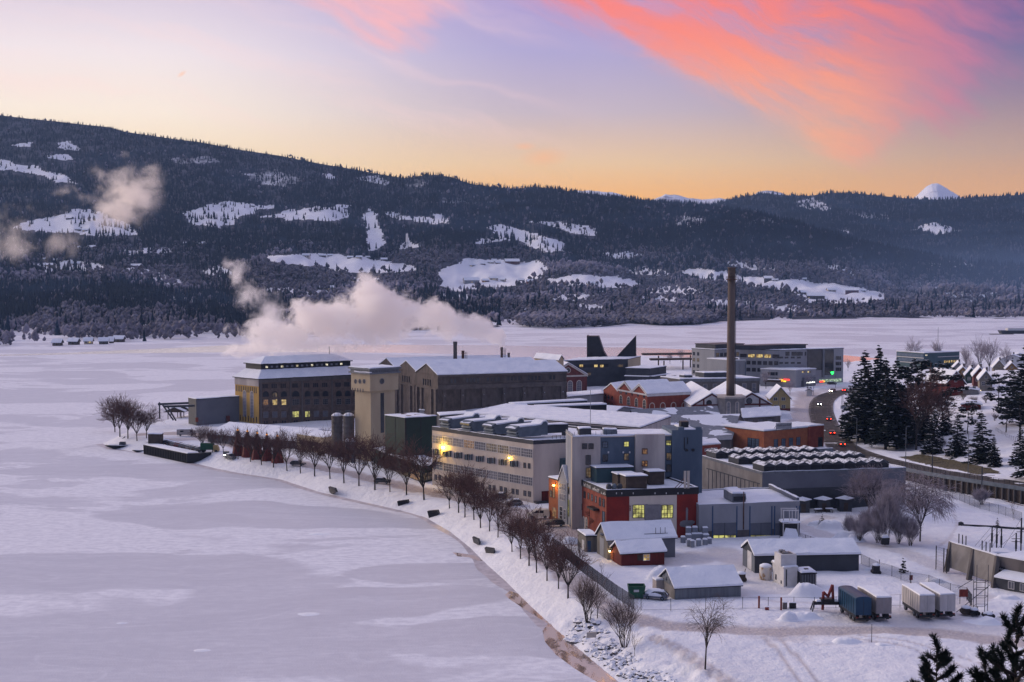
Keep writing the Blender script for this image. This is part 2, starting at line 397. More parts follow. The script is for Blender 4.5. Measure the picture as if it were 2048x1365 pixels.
mb = MB(); mb.face(iceP(wet2, .015)[::-1]); tag(mb.build('wet_ice', WET), 'wet ice patch by the bank step', kind='structure')


def resample(pts, step):
    pts = [np.array(p, float) for p in pts]; out = []
    n = len(pts)
    for i in range(n-1):
        p0 = pts[max(i-1, 0)]; p1 = pts[i]; p2 = pts[i+1]; p3 = pts[min(i+2, n-1)]
        k = max(2, int(np.linalg.norm(p2-p1)/step))
        for j in range(k):
            t = j/k
            out.append(.5*((2*p1)+(-p0+p2)*t+(2*p0-5*p1+4*p2-p3)*t*t+(-p0+3*p1-3*p2+p3)*t**3))
    out.append(pts[-1]); return out
# ---------------------------------------------------------------- peninsula ground
front = [(205, 888), (225, 897), (268, 904), (330, 912), (385, 926), (430, 937), (480, 947), (560, 959), (640, 985), (720, 1003), (800, 1021), (850, 1035), (900, 1064), (940, 1096), (975, 1131), (1010, 1162), (1060, 1212), (1110, 1258), (1150, 1292), (1200, 1334), (1245, 1370), (1330, 1450)]
back = [(2600, 700), (2048, 704), (1850, 716), (1690, 731), (1480, 726), (1280, 718), (1130, 730), (1000, 735), (700, 760), (560, 785), (480, 800), (400, 826), (330, 848), (250, 868)]
shoreF = [tuple(q[:2]) for q in iceP(front)]
outline = shoreF+[(30, 100), (700, 100), (1100, 500)]+[tuple(q[:2]) for q in iceP(back)]
# damp seam where ice meets bank, darkened to paint the bank's shade line
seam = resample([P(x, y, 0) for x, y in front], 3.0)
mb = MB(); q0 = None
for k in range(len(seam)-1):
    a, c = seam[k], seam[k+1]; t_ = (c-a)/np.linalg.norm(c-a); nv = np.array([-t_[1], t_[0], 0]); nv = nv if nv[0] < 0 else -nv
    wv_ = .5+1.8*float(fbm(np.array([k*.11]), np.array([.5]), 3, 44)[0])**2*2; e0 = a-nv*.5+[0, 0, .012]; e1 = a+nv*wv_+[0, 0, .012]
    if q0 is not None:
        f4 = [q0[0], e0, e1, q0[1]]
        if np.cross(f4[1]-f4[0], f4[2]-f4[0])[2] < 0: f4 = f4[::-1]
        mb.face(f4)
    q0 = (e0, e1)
DAMP = mat('damp shaded ice', (.64, .59, .62), (.46, .42, .45), rough=.4, scale=.5)
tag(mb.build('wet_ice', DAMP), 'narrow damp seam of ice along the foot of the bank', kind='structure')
RD = [(2250, 1004, 6.6), (2048, 972, 6.4), (1950, 957, 6.2), (1870, 944, 5.8), (1800, 929, 5.0), (1750, 917, 4.3), (1700, 900, 3.6), (1672, 882, 3.2), (1657, 862, 3.0), (1647, 840, 3.0), (1642, 820, 3.0), (1645, 803, 3), (1660, 791, 3), (1690, 783, 3), (1740, 778, 3), (1800, 774, 3)]
road_c = [P(*q) for q in RD]
ROAD = resample(road_c, 4.0)
ROADW = 5.2
road2d = [tuple(q[:2]) for q in ROAD[::2]]
roadz = np.array([q[2] for q in ROAD[::2]])
def road_side(X, Y, par):
    k = np.clip(par.astype(int), 0, len(road2d)-2)
    A = np.array(road2d)[k]; B = np.array(road2d)[k+1]
    return (B[..., 0]-A[..., 0])*(Y-A[..., 1])-(B[..., 1]-A[..., 1])*(X-A[..., 0])
def hgt(X, Y):
    X = np.asarray(X, float); Y = np.asarray(Y, float)
    d, _ = seg_dist(X, Y, outline, True)
    ins = inside(X, Y, outline)
    s = np.where(ins, d, -d)
    n = fbm(X/9., Y/9., 3, 3)
    h = np.clip(s*.48, -1.2, 3.0)
    h = np.where(s > 6.25, 3.0, h)
    # rip-rap end of the bank: longer, rougher slope near the camera
    k = smooth(222, 208, Y)*smooth(75, 40, X)
    h = h*(1-k)+np.clip(s*.26, -1.2, 3.0)*k
    # bank on the far side of the main road
    dr, par = seg_dist(X, Y, road2d)
    side = road_side(X, Y, par)
    zr = np.interp(par, np.arange(len(roadz)), roadz)
    far = side < 0
    u = np.clip((dr-ROADW)/1.0, 0, 999)
    fade = smooth(760, 620, Y)
    hb = zr-.12+7.5*smooth(6, 62, u)*fade+.35*smooth(0, 3, u)*smooth(9, 3, u)
    h = np.where(ins & far & (dr < 400) & (X > 85), np.maximum(h, hb), h)
    h = np.where(ins & (dr < np.where(far, ROADW, np.where(zr > 3.3, ROADW-3.6, ROADW))), zr-.15, h)
    # the retaining wall side: embankment stays at 3 m below the deck
    return h, s, n
def hz(x, y): return float(hgt(np.array([x]), np.array([y]))[0][0])
def G(x, y):
    z = 3.0
    for _ in range(25):
        p = P(x, y, z); z = .5*z+.5*hz(p[0], p[1])
    p = P(x, y, z); return p
# dirty, driven snow, and narrow ruts whose shadow is painted in: polylines (world) with width and strength
def WL(l): return [tuple(P(x, y)[:2]) for x, y in l]
DIRT_RUTSHADE = [
    (WL([(290, 868), (330, 866), (400, 868), (470, 893), (540, 912), (620, 930), (700, 946), (790, 968), (870, 985), (960, 1005), (1030, 1020), (1085, 1046), (1130, 1066), (1160, 1085)]), 3.0, .8),
    (WL([(345, 880), (400, 877), (450, 882), (480, 890)]), 5.0, .55),
    (WL([(1060, 1100), (1110, 1130), (1150, 1160), (1190, 1195), (1235, 1228), (1290, 1238), (1340, 1250), (1440, 1258), (1560, 1262), (1700, 1258), (1850, 1262), (2048, 1285), (2300, 1310)]), 2.6, .62),
    (WL([(1560, 1262), (1640, 1250), (1760, 1232), (1860, 1232), (1960, 1250)]), 6.0, .35),
    (WL([(1800, 1260), (1900, 1215), (1960, 1190), (1900, 1140), (1800, 1100), (1660, 1075), (1600, 1050), (1650, 1035)]), 2.6, .4),
    (WL([(1340, 1120), (1380, 1115), (1440, 1105), (1480, 1120)]), 4.5, .45),
    (WL([(1050, 1030), (1090, 1050), (1120, 1056)]), 6.0, .7),
    (WL([(1598, 855), (1608, 825), (1612, 800), (1618, 786)]), 5.0, .62),
    (WL([(1480, 1130), (1500, 1160), (1550, 1180), (1480, 1185)]), 4.0, .35),
    (WL([(1870, 962), (1950, 980), (2048, 1004), (2300, 1060)]), 1.6, .75),
    (WL([(1340, 1285), (1400, 1330), (1470, 1365), (1560, 1420)]), 1.4, .3),
    (WL([(1530, 1272), (1560, 1310), (1600, 1365)]), .45, .5), (WL([(1552, 1272), (1592, 1310), (1640, 1365)]), .45, .5),  # wheel ruts; the dark tone stands in for their shadow in the snow
    (WL([(1280, 760), (1400, 752), (1500, 760)]), 8.0, .35), (WL([(1500, 800), (1590, 788), (1700, 775)]), 7.0, .45),
    (WL([(330, 858), (420, 858), (470, 853)]), 4.0, .25),
    (WL([(1300, 1270), (1360, 1300), (1420, 1345), (1500, 1400)]), .5, .5), (WL([(1312, 1268), (1376, 1300), (1440, 1345), (1520, 1400)]), .5, .5),  # paired ruts, darkened as snow shadow
    (WL([(1700, 1275), (1800, 1290), (1900, 1320), (2000, 1365)]), .5, .45), (WL([(1720, 1270), (1820, 1284), (1920, 1310), (2048, 1360)]), .5, .45), (WL([(1560, 1280), (1640, 1290), (1740, 1285)]), .6, .3),  # more ruts with their shadow put into the ground colour
    (WL([(1905, 1020), (1915, 1050), (1900, 1075), (1880, 1090)]), .5, .35), (WL([(1840, 1118), (1900, 1110), (1960, 1112)]), .6, .35), (WL([(1400, 1150), (1480, 1190), (1560, 1205), (1680, 1205)]), .8, .35),
]
def make_ground():
    xs = np.concatenate([np.arange(-170, -60, 1.6), np.arange(-60, 140, .8), np.arange(140, 320, 3.0), np.arange(320, 1000, 14)])
    ys = np.concatenate([np.arange(130, 330, .8), np.arange(330, 560, 2.6), np.arange(560, 960, 7)])
    X, Y = np.meshgrid(xs, ys)
    sh = X.shape; X = X.ravel(); Y = Y.ravel()
    h, s, n = hgt(X, Y)
    dirt_rutshade = np.zeros(X.shape); rut = np.zeros(X.shape)
    nn = fbm(X/3., Y/3., 3, 11); n4 = fbm(X/14., Y/14., 3, 5)
    for pl, w, k in DIRT_RUTSHADE:
        d, _ = seg_dist(X, Y, pl)
        a = k*smooth(w*1.5, w*.7, d+(nn-.5)*w*.9)
        dirt_rutshade = np.maximum(dirt_rutshade, a)
    h = h+np.where(s > 6.3, (n-.5)*.8*(1-dirt_rutshade*.8)*smooth(6.3, 12, s)+(nn-.5)*.22, 0)-dirt_rutshade*.30*(s > 6)
    bank = smooth(.2, 1.0, s)*smooth(14, 9, s)*smooth(228, 212, Y)*smooth(80, 45, X)
    h = h+bank*(fbm(X/1.7, Y/1.7, 3, 21)-.45)*1.7
    gr = fbm(X/5., Y/2., 3, 31)
    i = np.arange(len(xs)*len(ys)).reshape(sh)
    Fc = np.stack([i[:-1, :-1], i[:-1, 1:], i[1:, 1:], i[1:, :-1]], -1).reshape(-1, 4)
    keep = (s[Fc] > -4).any(1)
    Fc = Fc[keep]
    used = np.unique(Fc); remap = np.full(len(X), -1); remap[used] = np.arange(len(used))
    m, nt, b = newmat('snowy ground')
    p = nt.pos(); at = nt.new('ShaderNodeAttribute', attribute_name='dirt_rutshade').outputs['Fac']
    ag = nt.new('ShaderNodeAttribute', attribute_name='grass').outputs['Fac']
    n1 = nt.noise(p, .35, 6, .6); n2 = nt.noise(p, 2.2, 4, .6)
    c = nt.mix(nt.sstep(n1, .3, .7), (.78, .79, .84), (.86, .87, .90))
    dcol = nt.mix(nt.sstep(n2, .35, .65), (.36, .30, .28), (.60, .54, .53))
    c = nt.mix(nt.sstep(nt.math('MULTIPLY', at, nt.math('ADD', .55, n2)), .08, .8), c, dcol)
    gcol = nt.mix(nt.sstep(n2, .4, .6), (.05, .042, .02), (.16, .13, .07))
    c = nt.mix(nt.sstep(nt.math('ADD', ag, nt.math('MULTIPLY', nt.math('SUBTRACT', nt.noise(p, .9, 4), .5), .9)), .4, .6), c, gcol)
    nt.link(c, b.inputs['Base Color']); b.inputs['Roughness'].default_value = .75; b.inputs['Specular IOR Level'].default_value = .2
    hh = nt.math('ADD', nt.noise(p, .7, 5, .6), nt.math('MULTIPLY', n2, .35))
    nt.link(nt.bump(nt.math('ADD', hh, nt.math('MULTIPLY', nt.noise(p, .22, 3), 1.6)), .7, .5), b.inputs['Normal'])
    o = npmesh('ground', np.stack([X, Y, h], -1)[used], remap[Fc], m, smooth=True)
    # dry grass on the road cutting
    gp = WL([(1800, 912), (1840, 908), (1900, 916), (1960, 930), (2010, 946), (1960, 950), (1900, 936), (1840, 926)])
    gp = [tuple(G(x, y)[:2]) for x, y in [(1795, 913), (1840, 909), (1895, 917), (1950, 930), (2005, 946), (1960, 951), (1890, 938), (1830, 925)]]
    gd, _ = seg_dist(X[used], Y[used], gp, True); gin = inside(X[used], Y[used], gp)
    grass = np.where(gin, .5+np.clip(gd/3, 0, .5), .5-np.clip(gd/2, 0, .5))
    for nm, arr in (('dirt_rutshade', dirt_rutshade[used]), ('grass', grass)):
        a = o.data.attributes.new(nm, 'FLOAT', 'POINT'); a.data.foreach_set('value', arr.astype(np.float32))
    tag(o, 'snow covered ground of the factory peninsula', kind='structure')
make_ground()

# main road sheet
def ribbon(pts, w, zoff, name, m, label):
    mb = MB(); n = len(pts)
    L, Rr_ = [], []
    for i in range(n):
        t = pts[min(i+1, n-1)]-pts[max(i-1, 0)]; t = t/np.linalg.norm(t[:2]); nv = np.array([-t[1], t[0], 0])
        L.append(pts[i]+nv*w+[0, 0, zoff]); Rr_.append(pts[i]-nv*w+[0, 0, zoff])
    for i in range(n-1):
        for a in range(6):
            f0, f1 = a/6, (a+1)/6
            mb.face([L[i]*(1-f0)+Rr_[i]*f0, L[i]*(1-f1)+Rr_[i]*f1, L[i+1]*(1-f1)+Rr_[i+1]*f1, L[i+1]*(1-f0)+Rr_[i+1]*f0])
    o = mb.build(name, m)
    uv = o.data.uv_layers.new(name='uv'); k = 0
    for i in range(n-1):
        for a in range(6):
            for (u, v) in ((a/6, i), ((a+1)/6, i), ((a+1)/6, i+1), (a/6, i+1)):
                uv.data[k].uv = (u, v*.1); k += 1
    return tag(o, label, kind='structure')
m, nt, b = newmat('winter asphalt')
uv = nt.new('ShaderNodeUVMap', uv_map='uv').outputs[0]; su = nt.new('ShaderNodeSeparateXYZ'); nt.link(uv, su.inputs[0])
p = nt.pos()
u = nt.math('ADD', su.outputs[0], nt.math('MULTIPLY', nt.math('SUBTRACT', nt.noise(p, .08, 3), .5), .06))
lines = nt.math('ABSOLUTE', nt.math('SINE', nt.math('MULTIPLY', u, math.pi*4)))
edge = nt.sstep(nt.math('ABSOLUTE', nt.math('SUBTRACT', u, .5)), .39, .47)
n = nt.noise(p, .5, 5, .65)
slush = nt.math('MAXIMUM', edge, nt.math('MULTIPLY', nt.sstep(nt.math('SUBTRACT', 1.0, lines), .8, 1.0), .45))
slush = nt.math('MULTIPLY', slush, nt.sstep(n, .25, .6))
c = nt.mix(nt.sstep(n, .35, .65), (.045, .038, .032), (.085, .073, .062))
nt.link(nt.mix(slush, c, (.20, .18, .17)), b.inputs['Base Color']); b.inputs['Roughness'].default_value = .8; b.inputs['Specular IOR Level'].default_value = .15
ASPH = m
ribbon(ROAD, ROADW-.3, .02, 'road', ASPH, 'wet winter road curving past the trees')

# ---------------------------------------------------------------- hills
def prof(pts):
    pts = sorted(pts); xs = [p[0] for p in pts]; ys = [p[1] for p in pts]
    return lambda x: np.interp(x, xs, ys)
shore_y = prof([(-400, 715), (0, 707), (60, 702), (140, 696), (250, 690), (330, 686), (400, 684), (470, 682), (600, 676), (800, 668), (930, 662), (1000, 655), (1040, 657), (1100, 659), (1200, 655), (1260, 648), (1330, 652), (1400, 650), (1440, 644), (1560, 640), (1800, 637), (2048, 638), (2500, 640)])
crest_y = prof([(-500, 190), (-200, 215), (0, 231), (60, 238), (110, 243), (170, 250), (220, 255), (250, 264), (330, 276), (400, 285), (480, 300), (560, 312), (640, 328), (690, 336), (760, 349), (810, 357), (840, 352), (870, 350), (900, 354), (940, 368), (980, 374), (1030, 378), (1070, 374), (1110, 378), (1150, 385), (1240, 395), (1300, 405), (1400, 411), (1500, 425), (1600, 450), (1700, 480), (1800, 505), (1950, 528), (2100, 545), (2500, 560)])
backc_y = prof([(900, 420), (1100, 395), (1250, 396), (1330, 405), (1420, 410), (1450, 403), (1490, 393), (1530, 387), (1570, 391), (1620, 392), (1660, 386), (1720, 388), (1780, 394), (1830, 399), (1900, 400), (1960, 394), (2048, 390), (2200, 385), (2600, 380)])
CLEAR = [  # clearings and fields (outlines seen in the photograph), second value: share of trees kept
    ([(-60, 312), (0, 317), (60, 332), (110, 343), (165, 373), (120, 365), (50, 345), (-60, 330)], 0.05),
    ([(90, 309), (130, 309), (165, 319), (130, 322), (95, 317)], .1), ([(25, 290), (60, 283), (70, 291), (35, 295)], .2),
    ([(110, 288), (140, 280), (165, 298), (150, 305), (120, 298)], .3),
    ([(60, 440), (110, 430), (150, 418), (215, 430), (270, 458), (290, 470), (200, 474), (90, 464), (20, 458)], .05),
    ([(368, 424), (400, 414), (450, 402), (510, 410), (552, 414), (490, 430), (468, 447), (430, 456), (390, 446)], .08),
    ([(520, 434), (560, 424), (610, 414), (700, 411), (702, 434), (650, 443), (580, 438)], .03),
    ([(730, 416), (742, 418), (754, 455), (769, 490), (765, 502), (740, 502), (732, 460)], 0),
    ([(765, 421), (800, 428), (890, 440), (898, 447), (830, 447), (780, 437)], .06), ([(860, 425), (895, 428), (898, 442), (870, 440)], .25),
    ([(811, 466), (817, 466), (822, 486), (846, 490), (838, 497), (800, 497), (810, 486)], 0),
    ([(968, 452), (1000, 450), (1040, 460), (1110, 478), (1143, 505), (1100, 504), (1064, 495), (1030, 482), (960, 490), (935, 484), (1000, 472)], .06),
    ([(1048, 440), (1120, 445), (1170, 450), (1196, 462), (1180, 473), (1140, 462), (1080, 452)], .08),
    ([(535, 512), (640, 507), (700, 512), (830, 529), (838, 541), (760, 546), (690, 546), (620, 531), (545, 524)], 0),
    ([(876, 545), (905, 530), (940, 514), (1000, 519), (1080, 524), (1105, 536), (1085, 556), (1000, 577), (920, 582), (876, 572)], 0),
    ([(1095, 560), (1170, 549), (1240, 554), (1282, 566), (1270, 577), (1190, 573), (1120, 572)], 0),
    ([(1355, 545), (1400, 538), (1450, 545), (1500, 554), (1600, 560), (1680, 570), (1760, 584), (1795, 600), (1700, 609), (1620, 604), (1575, 584), (1500, 570), (1420, 562)], 0),
    ([(1590, 405), (1620, 394), (1650, 405), (1672, 418), (1620, 421)], .4), ([(1345, 452), (1370, 431), (1420, 440), (1385, 456)], .4),
    ([(1820, 459), (1870, 446), (1922, 462), (1870, 467)], .25), ([(480, 350), (560, 339), (612, 358), (570, 374), (500, 362)], .45),
    ([(640, 347), (655, 345), (668, 355), (650, 358)], .3), ([(710, 354), (745, 352), (795, 366), (760, 370), (720, 362)], .4), ([(805, 362), (850, 358), (860, 372), (820, 376)], .5),
    ([(1640, 520), (1700, 535), (1760, 545), (1740, 552), (1660, 540)], .3), ([(1800, 560), (1900, 570), (2048, 575), (2048, 600), (1900, 598), (1820, 585)], .45),
    ([(60, 530), (150, 520), (210, 535), (160, 545), (90, 545)], .3), ([(255, 535), (300, 540), (370, 566), (355, 575), (290, 555)], .3),
    ([(400, 540), (440, 530), (470, 545), (440, 560)], .35), ([(20, 668), (60, 664), (130, 676), (250, 684), (250, 694), (60, 703), (20, 703)], .06), ([(400, 670), (440, 676), (480, 668), (460, 688), (410, 688)], .4),
    ([(1285, 575), (1350, 569), (1420, 580), (1380, 591), (1300, 589)], .2), ([(1420, 598), (1500, 604), (1485, 615), (1420, 611)], .2), ([(1530, 610), (1650, 615), (1600, 624), (1540, 620)], .2), ([(885, 586), (960, 591), (940, 602), (880, 597)], .15), ([(1105, 590), (1160, 587), (1195, 596), (1130, 602)], .2), ([(700, 555), (765, 559), (745, 570), (705, 566)], .2), ([(1245, 534), (1330, 539), (1348, 553), (1270, 549)], .25), ([(1440, 519), (1530, 527), (1565, 542), (1470, 535)], .25), ([(330, 590), (400, 596), (390, 606), (330, 600)], .35), ([(230, 500), (330, 496), (360, 506), (260, 512)], .35), ([(1850, 520), (1960, 526), (1940, 538), (1860, 534)], .3), ([(1700, 430), (1760, 425), (1800, 436), (1740, 442)], .5), ([(1480, 440), (1540, 436), (1560, 446), (1500, 450)], .5), ([(880, 395), (960, 400), (950, 410), (890, 406)], .5), ([(330, 318), (420, 312), (450, 324), (360, 330)], .5),
    ([(1150, 610), (1215, 612), (1200, 620), (1150, 618)], .1), ([(520, 575), (640, 580), (700, 588), (640, 592), (540, 585)], .3),
    ([(960, 640), (1040, 645), (1040, 652), (960, 652)], .2), ([(1280, 590), (1360, 596), (1340, 602), (1290, 598)], .2),
    ([(1200, 508), (1260, 505), (1300, 512), (1250, 520)], .25), ([(1680, 462), (1690, 458), (1700, 466), (1688, 468)], .1)]
def clear_mask(x, y):
    x = x+(fbm(x/26., y/11., 4, 61)-.5)*34; y = y+(fbm(x/22., y/9., 4, 62)-.5)*13
    k = np.ones(np.shape(x))
    for poly, keep in CLEAR:
        bx = [q[0] for q in poly]; by = [q[1] for q in poly]
        w = (x > min(bx)) & (x < max(bx)) & (y > min(by)) & (y < max(by))
        if w.any():
            r = np.zeros(np.shape(x), bool); r[w] = inside(x[w], y[w], poly)
            k = np.where(r, np.minimum(k, keep), k)
    return k
SHORE_D = lambda x: CH*F/(shore_y(x)-HOR)
def near_hill(x, t):
    """x pixel column, t 0..1 from shore to crest -> distance, pixel row"""
    d0 = SHORE_D(x); d1 = np.interp(x, [-500, 700, 1200, 1700, 2500], [3900, 3700, 3600, 3000, 2500])
    y0 = shore_y(x); y1 = crest_y(x)
    d = d0+(d1-d0)*t
    # picture row falls quickly near the crest, gently over the farmland terraces
    s = .62*t+.38*t*t
    y = y0+(y1-y0)*s
    amp = np.sin(np.pi*np.clip(t, 0, 1))**.7
    y = y+amp*((fbm(x/130., t*4.5, 4, 2)-.5)*np.interp(t, [0, .35, .55, 1], [36, 44, 78, 78])+(fbm(x/45., t*13, 3, 9)-.5)*10)
    return d, y
def back_hill(x, t):
    d0 = 3300.; d1 = 5600.
    y0 = np.full(np.shape(x), 560.); y1 = backc_y(x)
    d = d0+(d1-d0)*t; s = .7*t+.3*t*t
    y = y0+(y1-y0)*s+np.sin(np.pi*np.clip(t, 0, 1))*((fbm(x/110., t*4, 4, 5)-.5)*50)
    return d, y
def at_np(x, y, d):
    xc = (x-CX)/F; yc = (CY-y)/F; dy = CT+yc*ST; t = d/dy
    return np.stack([xc*t, d, CH+(yc*CT-ST)*t], -1)
def hill_mesh(name, fn, x0, x1, nx, ntt, m, label, behind=1200):
    xs = np.linspace(x0, x1, nx); ts = np.linspace(0, 1, ntt)
    Xp, T = np.meshgrid(xs, ts); d, y = fn(Xp, T)
    V = at_np(Xp, y, d)
    V[0, :, 2] = -2
    # slope down behind the crest so the hill is a solid body
    last = V[-1].copy(); ext = last.copy(); ext[:, :2] *= (1+behind/4000.); ext[:, 2] = np.maximum(last[:, 2]*.25, -5)
    V = np.concatenate([V, ext[None]], 0); keepf = np.concatenate([clear_mask(Xp, y), np.ones((1, nx))*.8], 0)
    i = np.arange(V.shape[0]*nx).reshape(V.shape[0], nx)
    Fc = np.stack([i[:-1, :-1], i[:-1, 1:], i[1:, 1:], i[1:, :-1]], -1).reshape(-1, 4)
    o = npmesh(name, V.reshape(-1, 3), Fc, m, smooth=True)
    a = o.data.attributes.new('open', 'FLOAT', 'POINT'); a.data.foreach_set('value', (1-keepf).ravel().astype(np.float32))
    return tag(o, label, kind='structure')
m, nt, b = newmat('hillside')
p = nt.pos(); op = nt.new('ShaderNodeAttribute', attribute_name='open').outputs['Fac']
n = nt.noise(p, .02, 5, .6); n2 = nt.noise(p, .006, 4, .6)
fl = nt.mix(nt.sstep(n, .4, .62), (.022, .028, .042), (.085, .088, .115))
sn = nt.mix(nt.sstep(n, .3, .7), (.74, .75, .80), (.84, .85, .88))
nt.link(nt.mix(nt.sstep(nt.math('ADD', op, nt.math('MULTIPLY', nt.math('SUBTRACT', n, .5), .5)), .4, .7), fl, sn), b.inputs['Base Color'])
b.inputs['Roughness'].default_value = .9; b.inputs['Specular IOR Level'].default_value = .1
HILL = m
hill_mesh('near_hills', near_hill, -420, 2480, 720, 260, HILL, 'wooded hillside with snowy farmland across the lake')
hill_mesh('far_hills', back_hill, 850, 2650, 420, 110, HILL, 'forested ridge behind the farmland')
# snow mountains on the skyline
m, nt, b = newmat('mountain snow')
p = nt.pos(); n = nt.noise(p, .0025, 7, .68)
nt.link(nt.mix(nt.sstep(n, .36, .52), (.16, .17, .24), (.78, .79, .86)), b.inputs['Base Color']); b.inputs['Roughness'].default_value = .9
nt.link(nt.bump(nt.noise(p, .004, 6, .65), 1.0, 60), b.inputs['Normal'])
MTN = m
def mountain(pts, dist, label, depth=1500):
    xs = np.arange(pts[0][0], pts[-1][0]+.01, 3.0); ys = np.interp(xs, [q[0] for q in pts], [q[1] for q in pts])
    ys = ys+(fbm(xs/9., xs*0, 3, 4)-.5)*3.0*smooth(0, 12, xs-xs[0])*smooth(0, 12, xs[-1]-xs)
    rows = []
    for k in range(14):
        f = k/13; yy = 470+(ys-470)*(f**.8)
        V = at_np(xs, yy, np.full(len(xs), dist-depth*(1-f))); V[:, 0] += (fbm(xs/14., f*5+xs*0, 3, 8)-.5)*90*math.sin(math.pi*f)
        rows.append(V)
    e = rows[-1].copy(); e[:, 1] += depth; e[:, 2] *= .3; rows.append(e)
    V = np.stack(rows); nx = len(xs); i = np.arange(len(rows)*nx).reshape(len(rows), nx)
    Fc = np.stack([i[:-1, :-1], i[:-1, 1:], i[1:, 1:], i[1:, :-1]], -1).reshape(-1, 4)
    tag(npmesh('mountain', V.reshape(-1, 3), Fc, MTN, smooth=True), label, kind='structure')
mountain([(1800, 412), (1826, 397), (1838, 387), (1850, 375), (1862, 368), (1873, 366), (1884, 371), (1900, 381), (1916, 391), (1935, 408)], 8200, 'rounded white peak on the right of the skyline')
mountain([(1260, 415), (1310, 399), (1330, 389), (1350, 390), (1375, 396), (1405, 399), (1440, 397), (1475, 400), (1500, 412)], 8200, 'low white mountain crest in the middle of the skyline')
mountain([(1120, 400), (1155, 382), (1180, 381), (1200, 384), (1225, 385), (1260, 396), (1300, 410)], 8200, 'white mountain back beside the wooded crest')
mountain([(1495, 402), (1515, 384), (1535, 381), (1560, 385), (1590, 400)], 8000, 'small white dome above the right ridge')
# ---------------------------------------------------------------- far forests (one mass each) and the air
def needle_mat(name, dark, lite, frost, k):
    m, nt, b = newmat(name); p = nt.pos()
    n = nt.noise(p, .35, 3, .6); big = nt.noise(p, .008, 4, .6)
    sepn = nt.new('ShaderNodeSeparateXYZ'); nt.link(nt.new('ShaderNodeNewGeometry').outputs['True Normal'], sepn.inputs[0])
    c = nt.mix(nt.sstep(n, .35, .65), dark, lite); std = nt.noise(p, .0032, 6, .68); c = nt.mix(nt.math('MULTIPLY', nt.sstep(std, .49, .60), .75), c, tuple(v_*2.3+.006 for v_ in lite))
    f = nt.math('MULTIPLY', nt.math('MULTIPLY', nt.sstep(nt.math('ABSOLUTE', sepn.outputs[2]), .2, .9), k), nt.sstep(nt.math('ADD', n, nt.math('SUBTRACT', big, .5)), .38, .62))
    nt.link(nt.mix(f, c, frost), b.inputs['Base Color']); b.inputs['Roughness'].default_value = .9; b.inputs['Specular IOR Level'].default_value = .05
    return m
CONF = needle_mat('spruce far', (.004, .010, .020), (.009, .019, .034), (.30, .33, .42), .14)
DECI = needle_mat('frosted twigs far', (.062, .058, .074), (.14, .128, .155), (.40, .39, .46), .36)
npr = np.random.default_rng(5)
def conifer_tpl(rs):
    V = []; Fc = []
    for (zb, zt, r) in ((.05, .55, .19), (.30, .80, .14), (.56, 1.0, .09)):
        b0 = len(V); n = 6
        for k in range(n):
            a = 2*math.pi*k/n+rs.uniform(-.3, .3); q = r*rs.uniform(.65, 1.2)
            V.append((q*math.cos(a), q*math.sin(a), zb+rs.uniform(-.04, .06)))
        V.append((rs.uniform(-.01, .01), rs.uniform(-.01, .01), zt))
        for k in range(n): Fc.append((b0+k, b0+(k+1) % n, b0+n))
    return np.array(V), np.array(Fc)
def puff_tpl(rs, nb=4):
    V = []; Fc = []
    ico = [(0, 0, 1), (1, 0, .1), (.3, .95, -.1), (-.8, .6, .1), (-.8, -.6, -.1), (.3, -.95, .1), (0, 0, -1)]
    tri = [(0, 1, 2), (0, 2, 3), (0, 3, 4), (0, 4, 5), (0, 5, 1), (6, 2, 1), (6, 3, 2), (6, 4, 3), (6, 5, 4), (6, 1, 5)]
    for k in range(nb):
        b0 = len(V); a = rs.uniform(0, 6.28); rr = rs.uniform(.05, .2) if k else 0
        c = (rr*math.cos(a), rr*math.sin(a), rs.uniform(.35, .75)); s = rs.uniform(.14, .25); h = s*rs.uniform(1.1, 1.7)
        for q in ico:
            j = rs.uniform(.7, 1.25); V.append((c[0]+q[0]*s*j, c[1]+q[1]*s*j, max(0, c[2]+q[2]*h*j)))
        Fc += [(b0+t[0], b0+t[1], b0+t[2]) for t in tri]
    return np.array(V), np.array(Fc)
def scatter(name, pos, hgt_, wid, tpls, m, label):
    Vs, Fs = [], []; off = 0; n = len(pos)
    if n == 0: return
    which = npr.integers(0, len(tpls), n); ang = npr.uniform(0, 6.28, n)
    for t, (V, Fc) in enumerate(tpls):
        s = which == t; k = int(s.sum())
        if not k: continue
        c, sn = np.cos(ang[s])[:, None], np.sin(ang[s])[:, None]; w = (hgt_*wid)[s][:, None]
        x = (V[None, :, 0]*c-V[None, :, 1]*sn)*w+pos[s][:, None, 0]
        y = (V[None, :, 0]*sn+V[None, :, 1]*c)*w+pos[s][:, None, 1]
        z = V[None, :, 2]*hgt_[s][:, None]+pos[s][:, None, 2]
        Vs.append(np.stack([x, y, z], -1).reshape(-1, 3))
        Fs.append((Fc[None]+(np.arange(k)*len(V))[:, None, None]).reshape(-1, 3)+off); off += k*len(V)
    o = npmesh(name, np.concatenate(Vs), np.concatenate(Fs), m)
    return tag(o, label, kind='stuff')
rs = random.Random(3)
CT_ = [conifer_tpl(rs) for _ in range(6)]; DT_ = [puff_tpl(rs) for _ in range(6)]
def sample_hill(fn, n, x0, x1, tp):
    x = npr.uniform(x0, x1, n); t = npr.uniform(0, 1, n)**tp
    d, y = fn(x, t)
    return x, t, d, y
x, t, d, y = sample_hill(near_hill, FOREST_N, -400, 2450, .72)
jx, jy = npr.normal(0, 6, len(x)), npr.normal(0, 2.2, len(x)); keep = np.minimum(clear_mask(x+jx, y+jy), np.minimum(clear_mask(x, y-6)*1.3+.05, clear_mask(x, y-11)*1.6+.12))
w = at_np(x, y, d)
